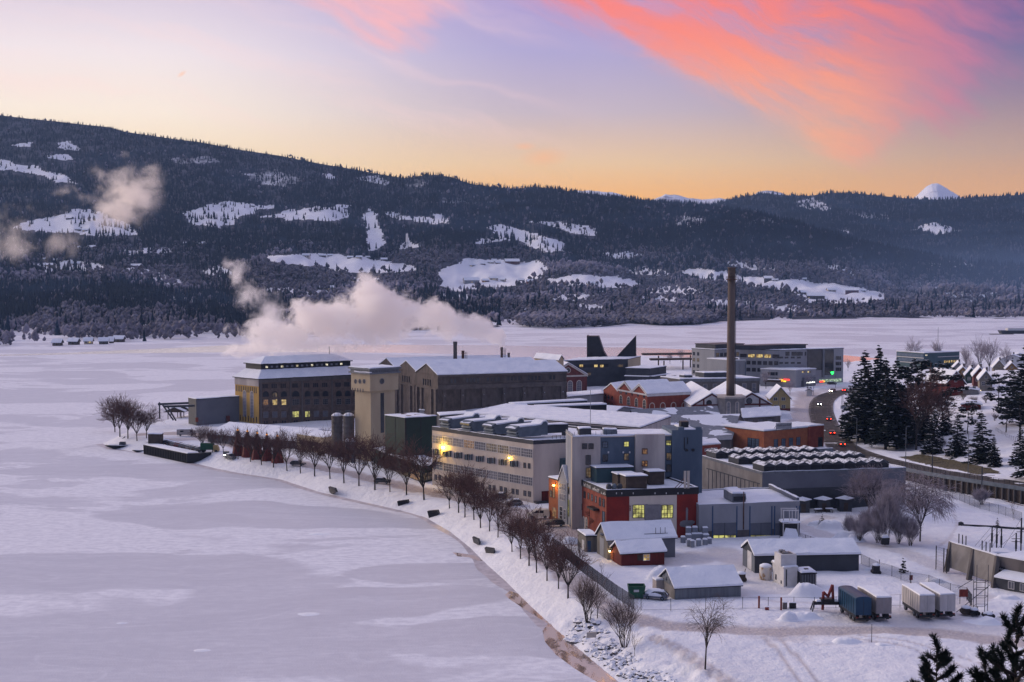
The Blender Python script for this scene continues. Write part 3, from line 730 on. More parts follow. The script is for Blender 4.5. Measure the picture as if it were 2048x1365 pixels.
patch = fbm(w[:, 0]/170., w[:, 1]/240., 3, 14); fine = fbm(w[:, 0]/60., w[:, 1]/60., 2, 15)
# share of conifers by zone
yb = np.interp(x, [-400, 300, 700, 1000, 1200, 1500, 1800, 2500], [500, 500, 500, 505, 500, 520, 545, 560])
hi = smooth(18, -18, y-yb)
lowmix = np.where(x < 520, np.clip((patch-.42)*5+.35, .05, .9), np.clip((patch-.5)*4+.25, .03, .8))
lowmix = np.where((x > 1000) & (y > 592), .04, lowmix)
con = hi*.96+(1-hi)*lowmix
dens = np.where(y < yb, .97, .62+.35*smooth(.35, .6, fine))
dens = np.where((fine > .74) & (y < yb-20), .45, dens)
keep = np.where((keep < .3) & (keep > .01) & (fine > .66), .45, keep); u = npr.uniform(0, 1, len(x)); ok = u < keep*dens
# nothing in the lake
ok &= t > .012
isc = npr.uniform(0, 1, len(x)) < con
c = ok & isc
hh = npr.uniform(8, 17, len(x))*(.8+.5*fine)*np.interp(y, [230, 300, 420, 560, 700], [.62, .7, .9, 1.05, 1.15])
scatter('forest', w[c], hh[c], npr.uniform(.75, 1.15, c.sum()), CT_, CONF, 'dark spruce forest over the near hillside')
c = ok & ~isc
h2 = npr.uniform(5, 15, len(x))*npr.uniform(.7, 1.1, len(x))*np.where((x > 1000) & (y > 592), .75, 1.0)
scatter('woodland', w[c], h2[c], npr.uniform(.9, 1.5, c.sum()), DT_, DECI, 'frosty leafless woodland on the lower slopes')
x, t, d, y = sample_hill(back_hill, FOREST_N//3, 860, 2640, .7)
w = at_np(x, y, d); ok = npr.uniform(0, 1, len(x)) < clear_mask(x, y)*.95
hh = npr.uniform(9, 20, len(x))
scatter('forest', w[ok], hh[ok], npr.uniform(1.0, 1.6, ok.sum()), CT_, CONF, 'dark forest on the far ridge')
# reeds and bushes standing in the shallow bay
def shore_bush(poly, n, h0, h1, label):
    bx = [q[0] for q in poly]; by = [q[1] for q in poly]
    x = npr.uniform(min(bx), max(bx), n); y = npr.uniform(min(by), max(by), n); k = inside(x, y, poly)
    pts = np.array([P(a, b_, 0) for a, b_ in zip(x[k], y[k])]); hh = npr.uniform(h0, h1, len(pts))
    scatter('shrubland', pts, hh, npr.uniform(1.2, 2.2, len(pts)), DT_, DECI, label)
shore_bush([(1032, 646), (1060, 638), (1130, 634), (1230, 636), (1262, 645), (1245, 652), (1150, 657), (1090, 658), (1040, 655)], 900, 6, 12, 'frosted alder thicket on the point across the ice')
shore_bush([(1260, 640), (1340, 632), (1440, 634), (1437, 645), (1400, 651), (1320, 652), (1270, 649)], 700, 6, 12, 'frosted thicket behind the tall chimney')

# low winter mist lying in the valley on the right
m = bpy.data.materials.new('valley mist'); m.use_nodes = True; nt = NT(m.node_tree); nt.n.remove(nt.n['Principled BSDF'])
p = nt.pos(); sp_ = nt.new('ShaderNodeSeparateXYZ'); nt.link(p, sp_.inputs[0])
dd_ = nt.math('MULTIPLY', nt.math('MULTIPLY', nt.sstep(sp_.outputs[2], 150, 10), nt.sstep(sp_.outputs[0], -150, 900)), nt.math('MULTIPLY', nt.sstep(sp_.outputs[1], 1450, 1900), MIST))
dd_ = nt.math('MULTIPLY', dd_, nt.sstep(nt.noise(p, .0016, 3), .25, .65))
v = nt.new('ShaderNodeVolumePrincipled'); nt.link(dd_, v.inputs['Density']); v.inputs['Color'].default_value = (.42, .64, 1, 1); v.inputs['Anisotropy'].default_value = .1; nt.link(v.outputs[0], nt.n['Material Output'].inputs['Volume'])
mb = MB(); mb.box(-200, 2600, 1440, 3300, -3, 155)
if MIST > 0: tag(mb.build('mist', m), 'low blue mist over the valley woods on the right', kind='stuff')
hz_top = 640.0
m = bpy.data.materials.new('haze'); m.use_nodes = True; nt = NT(m.node_tree); nt.n.remove(nt.n['Principled BSDF'])
v = nt.new('ShaderNodeVolumePrincipled'); v.inputs['Density'].default_value = HAZE; v.inputs['Color'].default_value = (.42, .64, 1.0, 1); v.inputs['Anisotropy'].default_value = .2
nt.link(v.outputs[0], nt.n['Material Output'].inputs['Volume'])
mb = MB(); mb.box(-6500, 6500, -300, 9400, -9, hz_top)
if HAZE > 0: tag(mb.build('haze', m), 'thin blue winter haze', kind='stuff')
# ---------------------------------------------------------------- building kit
_mat0 = mat
def mat(name, col, col2=None, **k):
    if col2 is None: col2 = tuple(c*.72 for c in col)
    return _mat0(name, tuple(c*WALLK for c in col), tuple(c*WALLK for c in col2), **k)
W_ = dict(
    cream=mat('cream render', (.56, .46, .30), (.50, .40, .26), scale=.25, stretch=(1, 1, .3)),
    ochre=mat('ochre render', (.58, .36, .10), (.50, .30, .08), scale=.3, stretch=(1, 1, .4)),
    brown=mat('dark brown brick', (.17, .122, .098), (.10, .073, .062), scale=.9, bump=.2),
    brown2=mat('grey brown brick', (.17, .135, .115), (.095, .077, .067), scale=.55, stretch=(1, 1, .5), bump=.2),
    pil=mat('brick pilaster', (.19, .155, .135), (.12, .10, .09), scale=.6),
    green=mat('dark green cladding', (.018, .045, .035), (.013, .034, .028), rough=.55, scale=.3),
    white=mat('weathered white render', (.72, .64, .55), (.56, .49, .43), scale=.16, stretch=(1, 1, .22)),
    white2=mat('stained white render', (.62, .56, .50), (.42, .37, .345), scale=.22, stretch=(1, 1, .18)),
    blue=mat('worn blue grey render', (.125, .17, .22), (.085, .12, .165), scale=.3, stretch=(1, 1, .3)),
    bgrey=mat('pale blue grey render', (.34, .36, .40), (.24, .26, .30), scale=.3, stretch=(1, 1, .3)),
    red=mat('mural red paint', (.30, .030, .020), (.22, .022, .017), scale=.35),
    redside=mat('old red brick', (.30, .075, .045), (.20, .045, .03), scale=.7, stretch=(1, 1, .6), bump=.2),
    orange=mat('orange brick', (.40, .135, .055), (.31, .095, .045), scale=.8, bump=.15),
    rbrick=mat('red brick', (.30, .070, .042), (.22, .045, .03), scale=.6, bump=.15),
    rbrick2=mat('dark red brick', (.17, .045, .04), (.12, .032, .03), scale=.6),
    grey=mat('grey sheet cladding', (.17, .18, .21), (.14, .15, .18), rough=.5, scale=.2),
    lgrey=mat('light grey panels', (.34, .35, .37), (.29, .30, .32), rough=.6, scale=.2, stretch=(1, 1, .4)),
    dgrey=mat('dark grey cladding', (.062, .068, .08), (.045, .05, .06), rough=.55, scale=.3),
    dark=mat('black metal', (.022, .024, .03), (.015, .016, .02), rough=.5),
    sheetgrey=mat('corrugated steel', (.20, .22, .24), (.14, .155, .175), rough=.45, scale=.5, stretch=(3, 3, .2), metal=.2),
    duct=mat('galvanised duct', (.18, .215, .25), (.13, .16, .19), rough=.45, scale=.6, metal=.3),
    conc=mat('concrete', (.30, .28, .26), (.21, .195, .18), scale=.35, stretch=(1, 1, .5)),
    concd=mat('sooty concrete', (.17, .15, .14), (.10, .09, .085), scale=.35, stretch=(1, 1, .25)),
    stone=mat('grey stone', (.26, .25, .25), (.18, .175, .18), scale=.6),
    cladg=mat('boarded barn wall', (.24, .22, .19), (.15, .14, .125), scale=.7, stretch=(3, 3, .2)),
    barnred=mat('falu red boards', (.17, .022, .018), (.11, .016, .013), scale=.8, stretch=(3, 3, .2)),
    yel=mat('yellow boards', (.50, .38, .17), (.42, .32, .14), scale=.8),
    teal=mat('teal cladding', (.045, .10, .12), (.03, .075, .09), rough=.4, scale=.2),
    white3=mat('white paint', (.74, .73, .72), (.62, .61, .60), scale=.6),
    trim=mat('stone trim', (.60, .54, .48), (.50, .45, .40), scale=.6),
    wood=mat('dark timber', (.09, .065, .05), (.06, .045, .036), scale=1.0),
    blu2=mat('blue trim', (.05, .11, .22), (.04, .09, .18)),
    patchgrey=mat('grey mural paint', (.27, .26, .275), (.22, .21, .225), scale=1.0),
    door=mat('grey door sheet', (.16, .17, .20), (.13, .14, .165), rough=.5, scale=.4),
    rust=mat('rusty steel', (.16, .07, .04), (.07, .035, .025), scale=1.2, rough=.8),
    redp=mat('red steel paint', (.30, .05, .035), (.18, .03, .025), scale=1.5, rough=.5),
    skip=mat('green steel', (.02, .12, .06), (.015, .08, .045), scale=1.2, rough=.5),
)
mat = _mat0
GL = {
    'dark': mat('dark glass', (.016, .019, .026), (.028, .033, .045), rough=.12, spec=.6, scale=.5),
    'grey': mat('frosted glass', (.13, .13, .155), (.085, .09, .11), rough=.35, scale=.8),
    'pale': mat('pale glass', (.22, .22, .25), (.15, .155, .18), rough=.3, scale=.6),
    'blue': mat('bluish glass', (.10, .14, .19), (.06, .09, .13), rough=.2, spec=.6, scale=.6),
    'amber': emis('dim amber window', (1.0, .50, .16), .22, (.25, .10, .04), 1.5),
    'dim': emis('dim warm window', (.95, .62, .28), .10, (.12, .08, .05), 1.0),
    'lit': emis('lit window', (1.0, .74, .28), .62, (.34, .2, .05), .9),
    'green': emis('lit greenish window', (.95, .90, .26), .55, (.22, .20, .06), .75),
    'white': emis('lit white window', (1.0, .92, .72), .9, (.3, .25, .15), 1.6),
    'orange': emis('glowing orange window', (1.0, .52, .10), 1.5),
}
FR = {'w': MATS['white paint'], 'd': MATS['black metal'], 't': MATS['stone trim'], 'g': MATS['grey stone'], 'n': None}
_wc = {}
def win_mesh(w, h, kind, fr, nx, ny, arch=False):
    key = (round(w, 1), round(h, 1), kind, fr, nx, ny, arch)
    if key in _wc: return _wc[key]
    w, h = max(key[0], .2), max(key[1], .2); mb = MB(); a = w/2; t = min(.09, w*.08)
    if arch:
        n = 8; out = [(-a, 0), (a, 0)]+[(a*math.cos(math.pi*k/n), h-a+a*math.sin(math.pi*k/n)) for k in range(n+1)]
        mb.face([(x, -.03, z) for x, z in out], 0)
        q = 1.0+.32/max(a, .3)
        o2 = [(-a*q, 0), (a*q, 0)]+[(a*q*math.cos(math.pi*k/n), h-a+a*q*math.sin(math.pi*k/n)) for k in range(n+1)]
        for k in range(1, len(out)-1):
            mb.face([(out[k][0], -.07, out[k][1]), (out[k+1][0], -.07, out[k+1][1]), (o2[k+1][0], -.07, o2[k+1][1]), (o2[k][0], -.07, o2[k][1])], 1)
        mb.face([(-a*q, -.07, 0), (-a, -.07, 0), out_p(out[-1]), out_p(o2[-1])], 1)
    else:
        mb.face([(-a, -.03, 0), (a, -.03, 0), (a, -.03, h), (-a, -.03, h)], 0)
        if fr != 'n':
            for (x0, x1, z0, z1) in ((-a-t, -a, -t, h+t), (a, a+t, -t, h+t), (-a, a, -t, 0), (-a, a, h, h+t)):
                mb.box(x0, x1, -.10, 0, z0, z1, 1)
    if fr != 'n':
        b_ = min(.035, w*.03)
        for k in range(1, nx): x = -a+w*k/nx; mb.box(x-b_, x+b_, -.07, -.02, 0, h, 1)
        for k in range(1, ny): z = h*k/ny; mb.box(-a, a, -.07, -.02, z-b_, z+b_, 1)
    me = bpy.data.meshes.new('window'); me.from_pydata(mb.v, [], mb.f)
    me.materials.append(GL[kind]); me.materials.append(FR[fr] or MATS['black metal'])
    me.polygons.foreach_set('material_index', mb.m); me.update()
    _wc[key] = me; return me
def out_p(q): return (q[0], -.07, q[1])
class Wall:
    """vertical wall from p (left seen from outside) to q (right); used to hang windows and trims"""
    def __init__(s, p, q, root):
        s.p = np.array(p, float)[:2]; s.q = np.array(q, float)[:2]; d = s.q-s.p; s.L = np.linalg.norm(d); s.t = d/s.L
        s.n = np.array([s.t[1], -s.t[0]]); s.root = root; s.off = 0.0; s.ang = math.atan2(s.t[1], s.t[0])
    def hit(s, x, y):
        """pixel -> (distance along wall, height)"""
        r = ray(x, y); k = np.dot(s.p, s.n)/np.dot(r[:2], s.n)
        w = r*k+np.array([0, 0, CH]); return float(np.dot(w[:2]-s.p, s.t)), float(w[2])
    def pt(s, u, z, out=0.0):
        v = s.p+s.t*u+s.n*out; return (v[0], v[1], z)
    def win(s, u, z, w, h, kind='dark', fr='w', nx=2, ny=2, arch=False, name='window'):
        o = bpy.data.objects.new(name, win_mesh(w, h, kind, fr, nx, ny, arch)); COL.objects.link(o)
        o.parent = s.root; o.location = Vector(s.pt(u, z, s.off))-s.root.location; o.rotation_euler = (0, 0, s.ang); return o
    def rect(s, x0, y0, x1, y1):
        ym = (y0+y1)/2; u0, _ = s.hit(x0, ym); u1, _ = s.hit(x1, ym); xm = (x0+x1)/2
        _, z1 = s.hit(xm, y0); _, z0 = s.hit(xm, y1); return u0, u1, z0, z1
    def pwin(s, x0, y0, x1, y1, kind='dark', fr='w', nx=2, ny=2, arch=False, name='window'):
        u0, u1, z0, z1 = s.rect(x0, y0, x1, y1); return s.win((u0+u1)/2, z0, u1-u0, z1-z0, kind, fr, nx, ny, arch, name)
    def row(s, n, u0, u1, z, w, h, kind='dark', fr='w', nx=2, ny=2, arch=False, kinds=None):
        for k in range(n):
            u = u0+(u1-u0)*k/max(1, n-1); s.win(u, z, w, h, (kinds or {}).get(k, kind), fr, nx, ny, arch)
    def prow(s, n, r0, r1, kind='dark', fr='w', nx=2, ny=2, arch=False, kinds=None):
        """row from the pixel boxes of its first and last window"""
        a = s.rect(*r0); b = s.rect(*r1)
        w = ((a[1]-a[0])+(b[1]-b[0]))/2; h = ((a[3]-a[2])+(b[3]-b[2]))/2; z = (a[2]+b[2])/2
        s.row(n, (a[0]+a[1])/2, (b[0]+b[1])/2, z, w, h, kind, fr, nx, ny, arch, kinds)
    def slab(s, mb, u0, u1, z0, z1, th, m=0, inn=0.0):
        a = s.pt(u0, z0, th); b = s.pt(u1, z0, th); c = s.pt(u1, z0, -inn); d = s.pt(u0, z0, -inn)
        mb.prism([a, b, c, d], z0, z1, m)
    def panel(s, name, m, u0, u1, z0, z1, th=.06, inn=0.0, label=None):
        mb = MB(); s.slab(mb, u0, u1, z0, z1, th, 0, inn); o = mb.build(name, m, s.root)
        if label: o['label'] = label
        return o
    def ppanel(s, name, m, x0, y0, x1, y1, th=.06, inn=0.0, label=None):
        u0, u1, z0, z1 = s.rect(x0, y0, x1, y1); return s.panel(name, m, u0, u1, z0, z1, th, inn, label)
def ztop(yt, yb, zg=3.0): return CH-(CH-zg)*(yt-HOR)/(yb-HOR)
class Bld:
    """house on a parallelogram: A left, B near, C right corners given as picture points on the plane z=zt"""
    def __init__(s, name, label, cat, zt, A, B, C, zg=3.0, Lv=None, Lu=None, group=None):
        a, b, c = P(*A, zt)[:2], P(*B, zt)[:2], P(*C, zt)[:2]
        s.B = b; s.eu = (c-b)/np.linalg.norm(c-b); s.ev = (a-b)/np.linalg.norm(a-b)
        s.Lu = Lu or float(np.linalg.norm(c-b)); s.Lv = Lv or float(np.linalg.norm(a-b)); s.zt = zt; s.zg = zg
        s.root = thing(name, label, cat, (b[0], b[1], zg), group)
        s.R = Wall(s.w(0, 0), s.w(s.Lu, 0), s.root); s.L = Wall(s.w(0, s.Lv), s.w(0, 0), s.root)
        s.E = Wall(s.w(s.Lu, 0), s.w(s.Lu, s.Lv), s.root)
    def w(s, u, v): return s.B+s.eu*u+s.ev*v
    def T(s, u, v, z):
        p = s.B+s.eu*u+s.ev*v; return (p[0], p[1], z)
    def mb(s): return MB(s.T)
    def uv(s, x, y, z):
        p = P(x, y, z)[:2]-s.B; M2 = np.array([s.eu, s.ev]).T; return np.linalg.solve(M2, p)
    def box(s, name, m, u0, u1, v0, v1, z0, z1, snow=0.0, label=None, parent=None):
        b = s.mb(); b.box(u0, u1, v0, v1, z0, z1, 0); o = b.build(name, m, parent or s.root)
        if snow:
            b = s.mb(); b.box(u0-.08, u1+.08, v0-.08, v1+.08, z1+.003, z1+snow, 0, inset=.1); b.build('snow_cover', SNOWR, o if parent is None else parent)
        if label: o['label'] = label
        return o
    def flat(s, m, snow=.35, fascia=None, par=.0, name='wall', zb=None):
        zb = s.zg-1.0 if zb is None else zb
        b = s.mb(); b.box(0, s.Lu, 0, s.Lv, zb, s.zt, 0); w = b.build(name, m, s.root)
        if par:      # parapet ring
            b = s.mb(); t = .35
            for (u0, u1, v0, v1) in ((-.06, s.Lu+.06, -.06, t), (-.06, s.Lu+.06, s.Lv-t, s.Lv+.06), (-.06, t, t, s.Lv-t), (s.Lu-t, s.Lu+.06, t, s.Lv-t)):
                b.box(u0, u1, v0, v1, s.zt-.25, s.zt+par, 0)
            b.build('parapet', fascia or m, s.root)
            b = s.mb(); b.box(t, s.Lu-t, t, s.Lv-t, s.zt-.1, s.zt+min(snow, par*.75), 0)
            for (u0, u1, v0, v1) in ((-.04, s.Lu+.04, -.04, t), (-.04, s.Lu+.04, s.Lv-t, s.Lv+.04), (-.04, t, t, s.Lv-t), (s.Lu-t, s.Lu+.04, t, s.Lv-t)):
                b.box(u0, u1, v0, v1, s.zt+par+.003, s.zt+par+.10, 0, inset=.05)
            b.build('roof', SNOWR, s.root)
        else:
            b = s.mb()
            b.box(-.18, s.Lu+.18, -.18, s.Lv+.18, s.zt+.003, s.zt+.22, 1); b.box(-.14, s.Lu+.14, -.14, s.Lv+.14, s.zt+.224, s.zt+.22+snow, 0, inset=.15)
            b.build('roof', [SNOWR, fascia or W_['dark']], s.root)
        return w
    def gable(s, m, rise, axis='u', u0=0, u1=None, v0=0, v1=None, ov=.4, snow=.3, ze=None, zb=None, roofm=None, walls=True, hip0=0, hip1=0, fascia=None, ridge=.5, names=('wall', 'roof')):
        """gabled block; ridge along axis"""
        u1 = s.Lu if u1 is None else u1; v1 = s.Lv if v1 is None else v1; ze = s.zt if ze is None else ze; zb = s.zg-1 if zb is None else zb
        zr = ze+rise
        b = s.mb()
        if axis == 'u':
            f = lambda l, c: (l, c); l0, l1, c0, c1 = u0, u1, v0, v1
        else:
            f = lambda l, c: (c, l); l0, l1, c0, c1 = v0, v1, u0, u1
        cm = c0+(c1-c0)*ridge
        V = lambda l, c, z: (*f(l, c), z)
        if walls:
            b.box(u0, u1, v0, v1, zb, ze, 0)
            for l, h in ((l0, hip0), (l1, hip1)):
                if not h:
                    e = .04 if l == l0 else -.04
                    b.extrude([V(l, c0, ze), V(l, c1, ze), V(l, cm, zr)], np.array(V(e, 0, 0)), 0)
            b.build(names[0], m, s.root)
        b = s.mb(); th = snow
        La, Lb = l0-(ov if not hip0 else ov), l1+ov
        k0 = rise/(cm-c0); k1 = rise/(c1-cm); zo0 = ze-ov*k0; zo1 = ze-ov*k1
        ra, rb = (l0+hip0 if hip0 else La), (l1-hip1 if hip1 else Lb)
        def sl(dz):
            return [V(La, c0-ov, zo0+dz), V(Lb, c0-ov, zo0+dz), V(Lb, c1+ov, zo1+dz), V(La, c1+ov, zo1+dz), V(ra, cm, zr+dz), V(rb, cm, zr+dz)]
        lo, md, hi = sl(.02), sl(.18), sl(.18+th)
        ids = [[b.vert(p) for p in q] for q in (lo, md, hi)]
        for q in (ids[0], ids[2]):
            mm = 1 if q is ids[0] else 0
            b.idx((q[0], q[1], q[5], q[4]), mm); b.idx((q[2], q[3], q[4], q[5]), mm)
            b.idx((q[0], q[4], q[3]), mm) if hip0 else None; b.idx((q[1], q[2], q[5]), mm) if hip1 else None
        for (p, q, mm) in ((ids[0], ids[1], 1), (ids[1], ids[2], 0)):
            eds = [(0, 1), (2, 3)]
            eds += [(3, 0)] if hip0 else [(3, 4), (4, 0)]
            eds += [(1, 2)] if hip1 else [(1, 5), (5, 2)]
            for i, j in eds: b.idx((p[i], p[j], q[j], q[i]), mm)
        return b.build(names[1], [roofm or SNOWR, fascia or W_['dark']], s.root)
# ================================================================= the factory and the town
# ---- grey boat hall with steel gantry on the tip
b = Bld('boat_hall', 'dark grey windowless hall with thin snow edge beside the ochre power station', 'hall', 12.5, (377, 797), (393, 800), (492, 793))
b.flat(W_['grey'], .25)
b.L.panel('end_wall', W_['dgrey'], .0, b.L.L, b.zg, b.zt-.05, .12)
b.R.ppanel('stair', W_['rbrick2'], *ZL(1842, 380), *ZL(1885, 455), .9)
b.R.ppanel('sign_board', W_['redside'], *ZL(1395, 405), *ZL(1437, 470), .12)
g = thing('gantry', 'open steel roof frame standing over the water at the tip', 'gantry', AT(345, 840, 455))
mb = MB(); d1, d2 = 474, 462
mb.tube(AT(316, 809, d1), AT(377, 806.5, d1), .45); mb.build('roof_beam', W_['dgrey'], g)
mb = MB(); mb.tube(AT(327, 813.5, d2), AT(389, 812, d2), .45); mb.build('roof_beam', W_['dgrey'], g)
for (x0, y0, x1, y1, dd) in ((325, 810, 347, 841, d1), (336, 815, 352, 842, d2), (319, 805, 319.5, 838, d1)):
    mb = MB(); mb.tube(AT(x0, y0, dd), AT(x1, y1, dd), .28); mb.build('post', W_['dgrey'], g)
mb = MB(); mb.box(-9, 9, -4, 4, 0, .5, 0); 
for v in range(len(mb.v)): q = mb.v[v]; c = P(352, 845, 2.0); mb.v[v] = (q[0]+c[0], q[1]+c[1], q[2]+1.2)
mb.build('deck', W_['dgrey'], g)
def pavilion(x, y, zz, w, label):
    c = P(x, y, zz); t = thing('pavilion', label, 'shelter', c)
    for sx in (-1, 1):
        for sy in (-1, 1): mb = MB(); mb.tube((c[0]+sx*w*.36, c[1]+sy*w*.3, c[2]), (c[0]+sx*w*.36, c[1]+sy*w*.3, c[2]+3), .16); mb.build('post', W_['wood'], t)
    mb = MB(); a = w*.6
    mb.extrude([(c[0]-a, c[1]-a*.7, c[2]+2.8), (c[0]+a, c[1]-a*.7, c[2]+2.8), (c[0]+a*.5, c[1]-a*.7, c[2]+3.8), (c[0], c[1]-a*.7, c[2]+4.6), (c[0]-a*.5, c[1]-a*.7, c[2]+3.8)], (0, a*1.4, 0))
    mb.build('roof', [W_['wood']], t)
    mb = MB(); mb.extrude([(c[0], c[1]-a*.68, c[2]+4.75), (c[0]-a*1.0, c[1]-a*.68, c[2]+2.95), (c[0]-a*1.0, c[1]-a*.68, c[2]+3.15), (c[0], c[1]-a*.68, c[2]+5.0), (c[0]+a, c[1]-a*.68, c[2]+3.15), (c[0]+a, c[1]-a*.68, c[2]+2.95)], (0, a*1.36, 0)); mb.build('snow_cover', SNOWR, t)
pavilion(352, 838, 2.5, 7, 'open timber shelter with snowy roof under the gantry beams')
pavilion(369, 836, 2.5, 6, 'open timber shelter tucked against the grey boat hall')

# ---- power station
b = Bld('power_station', 'long dark brick power station with ochre end wall and tiered snowy roof', 'factory', 19.7, (477, 755.5), (517.4, 759.5), (722, 750), Lv=15)
bm_ = b.mb(); bm_.box(0, b.Lu, 0, b.Lv, 2, b.zt, 0); bm_.build('wall', W_['brown'], b.root)
b.L.panel('end_wall', W_['ochre'], .0, b.L.L, b.zg-1, b.zt-2.6, .1); b.L.panel('frieze', W_['white2'], -.1, b.L.L+.1, b.zt-2.6, b.zt-.05, .22)
for k in range(12): b.L.panel('corbel', W_['dark'], .6+k*(b.L.L-1.2)/12, .6+k*(b.L.L-1.2)/12+.45, b.zt-5.2, b.zt-3.0, .16)
mb = b.mb(); i = 2.6; zl = b.zt+3.4
mb.box(-.7, b.Lu+.7, -.7, b.Lv+.7, b.zt-.02, b.zt+.25, 1)
mb.box(-.65, b.Lu+.65, -.65, b.Lv+.65, b.zt+.253, zl, 0, inset=i+.65)
mb.build('roof', [SNOWR, W_['dark']], b.root)
mb = b.mb(); mb.box(i, b.Lu-i, i, b.Lv-i, zl-.3, zl+1.8, 0); lan = mb.build('lantern', W_['dark'], b.root)
LW = Wall(b.w(i, i), b.w(b.Lu-i, i), b.root)
for k in range(16): LW.win(2.2+k*(LW.L-6)/15, zl+.55, .95, .7, 'pale' if k % 3 else 'white', 'n')
mb = b.mb(); i2 = i-.6
mb.box(i2, b.Lu-i2, i2, b.Lv-i2, zl+1.803, zl+2.1, 1); mb.box(i2+.05, b.Lu-i2-.05, i2+.05, b.Lv-i2-.05, zl+2.103, zl+4.6, 0, inset=(b.Lv-2*i2)*.42)
mb.build('upper_roof', [SNOWR, W_['dark']], b.root)
mb = b.mb(); mb.tube((b.Lu-8, b.Lv/2, zl+4), (b.Lu-8, b.Lv/2, zl+7.5), .1); mb.build('mast', W_['dark'], b.root)
b.L.off = .1; b.L.prow(2, (*Z4(1131, 560), *Z4(1152, 765)), (*Z4(1188, 565), *Z4(1209, 770)), 'pale', 't', 2, 8, True)
for k in range(8): b.L.win(1.5+k*(b.L.L-3)/7, b.zg+.6, .5, 2.2, 'dark', 'n')
xs = [1305, 1377, 1448, 1541, 1634, 1704, 1775, 1880, 1950, 2020]
for k, x in enumerate(xs):
    w = 25 if k == 3 else 18
    b.R.pwin(*Z4(x-w, 568-k*.6), *Z4(x+w, 607-k*.6), 'dim' if k == 1 else 'dark', 'n', 3, 2, True)
    kd = {0: 'amber', 1: 'lit', 2: 'lit'}.get(k, 'dark')
    b.R.pwin(*Z4(x-w, 630-k), *Z4(x+w, 672-k), kd, 'g', 3, 3)
    kd = {3: 'green', 4: 'green', 9: 'dim'}.get(k, 'grey')
    b.R.pwin(*Z4(x-w, 726-k*1.4), *Z4(x+w, 770-k*1.4), kd, 'g', 3, 3)
    for j in (-1, 0, 1): b.R.pwin(*Z4(x-19+j*15+8, 506-k*1.7), *Z4(x-19+j*15+19, 540-k*1.7), 'dark', 'n')
    b.R.pwin(*Z4(x-14, 796-k*1.4), *Z4(x-3, 818-k*1.4), 'dark', 'n'); b.R.pwin(*Z4(x+4, 796-k*1.4), *Z4(x+15, 818-k*1.4), 'dark', 'n')
for x in (1268, 1500, 1592, 1828): b.R.ppanel('pilaster', W_['concd'], *Z4(x-5, 478), *Z4(x+5, 835), .25)
b.R.panel('cornice', W_['concd'], 0, b.Lu, b.zt-1.2, b.zt-.06, .3)

# ---- low snow roofed halls in front of the power station
b = Bld('low_hall', 'long low hall with broad snow roof behind the red cone tents', 'hall', 5.4, (452, 872), (594, 884), (666, 868), Lu=26, Lv=38)
b.gable(W_['stone'], 2.2, 'v', ov=.5, snow=.35)
for k in range(6): b.L.win(4+k*6, 3.9, 1.6, 1.0, 'grey', 'n')
b = Bld('low_office', 'small beige flat roofed building in front of the grey silos', 'building', 7.8, (593.6, 870), (648, 877.5), (666, 873.5), Lu=11)
b.flat(W_['cream'], .3, fascia=W_['cream'])
for k in range(9): b.L.win(2+k*(b.L.L-4)/8, 5.0, 1.1, 1.3, 'dark', 'n')

# ---- silos
def silo(x0, x1, yt, yb, mname, label, name='silo', cap=True):
    xm = (x0+x1)/2; c = P(xm, yb, 3.0); r = (x1-x0)/2*c[1]/F; zt = ztop(yt, yb)
    t = thing(name, label, 'silo', c, 'storage silos')
    mb = MB(); pr = [(r, -1)]
    for k in range(9): z = (zt-3)*k/8; pr += [(r*1.02, z-.04 if k else 0), (r*1.02, z+.1), (r, z+.12)]
    mb.lathe(c, pr, 18); mb.build('shell', W_[mname], t, True)
    mb = MB(); mb.lathe((c[0], c[1], zt), [(r, .12), (r*1.03, .3), (r*.5, .9), (.1, 1.1)], 18); mb.build('snow_cap', SNOWR, t, True)
    mb = MB()
    for k in range(10):
        a = 2*math.pi*k/10; q = (c[0]+r*math.cos(a), c[1]+r*math.sin(a)); a2 = 2*math.pi*(k+1)/10; q2 = (c[0]+r*math.cos(a2), c[1]+r*math.sin(a2))
        mb.tube((*q, zt), (*q, zt+1.3), .05); mb.tube((*q, zt+1.25), (*q2, zt+1.25), .05)
    mb.build('railing', W_['dark'], t)
silo(663.5, 686, 832, 914, 'concd', 'tall grey steel silo, left one of the pair behind the beige tower')
silo(686.5, 709, 832, 916, 'concd', 'tall grey steel silo touching the beige tower')
silo(689.5, 700, 884, 924, 'duct', 'short pale silo, left one of the small pair by the tower foot')
silo(700.5, 711, 884, 926, 'duct', 'short pale silo, right one of the small pair by the tower foot')

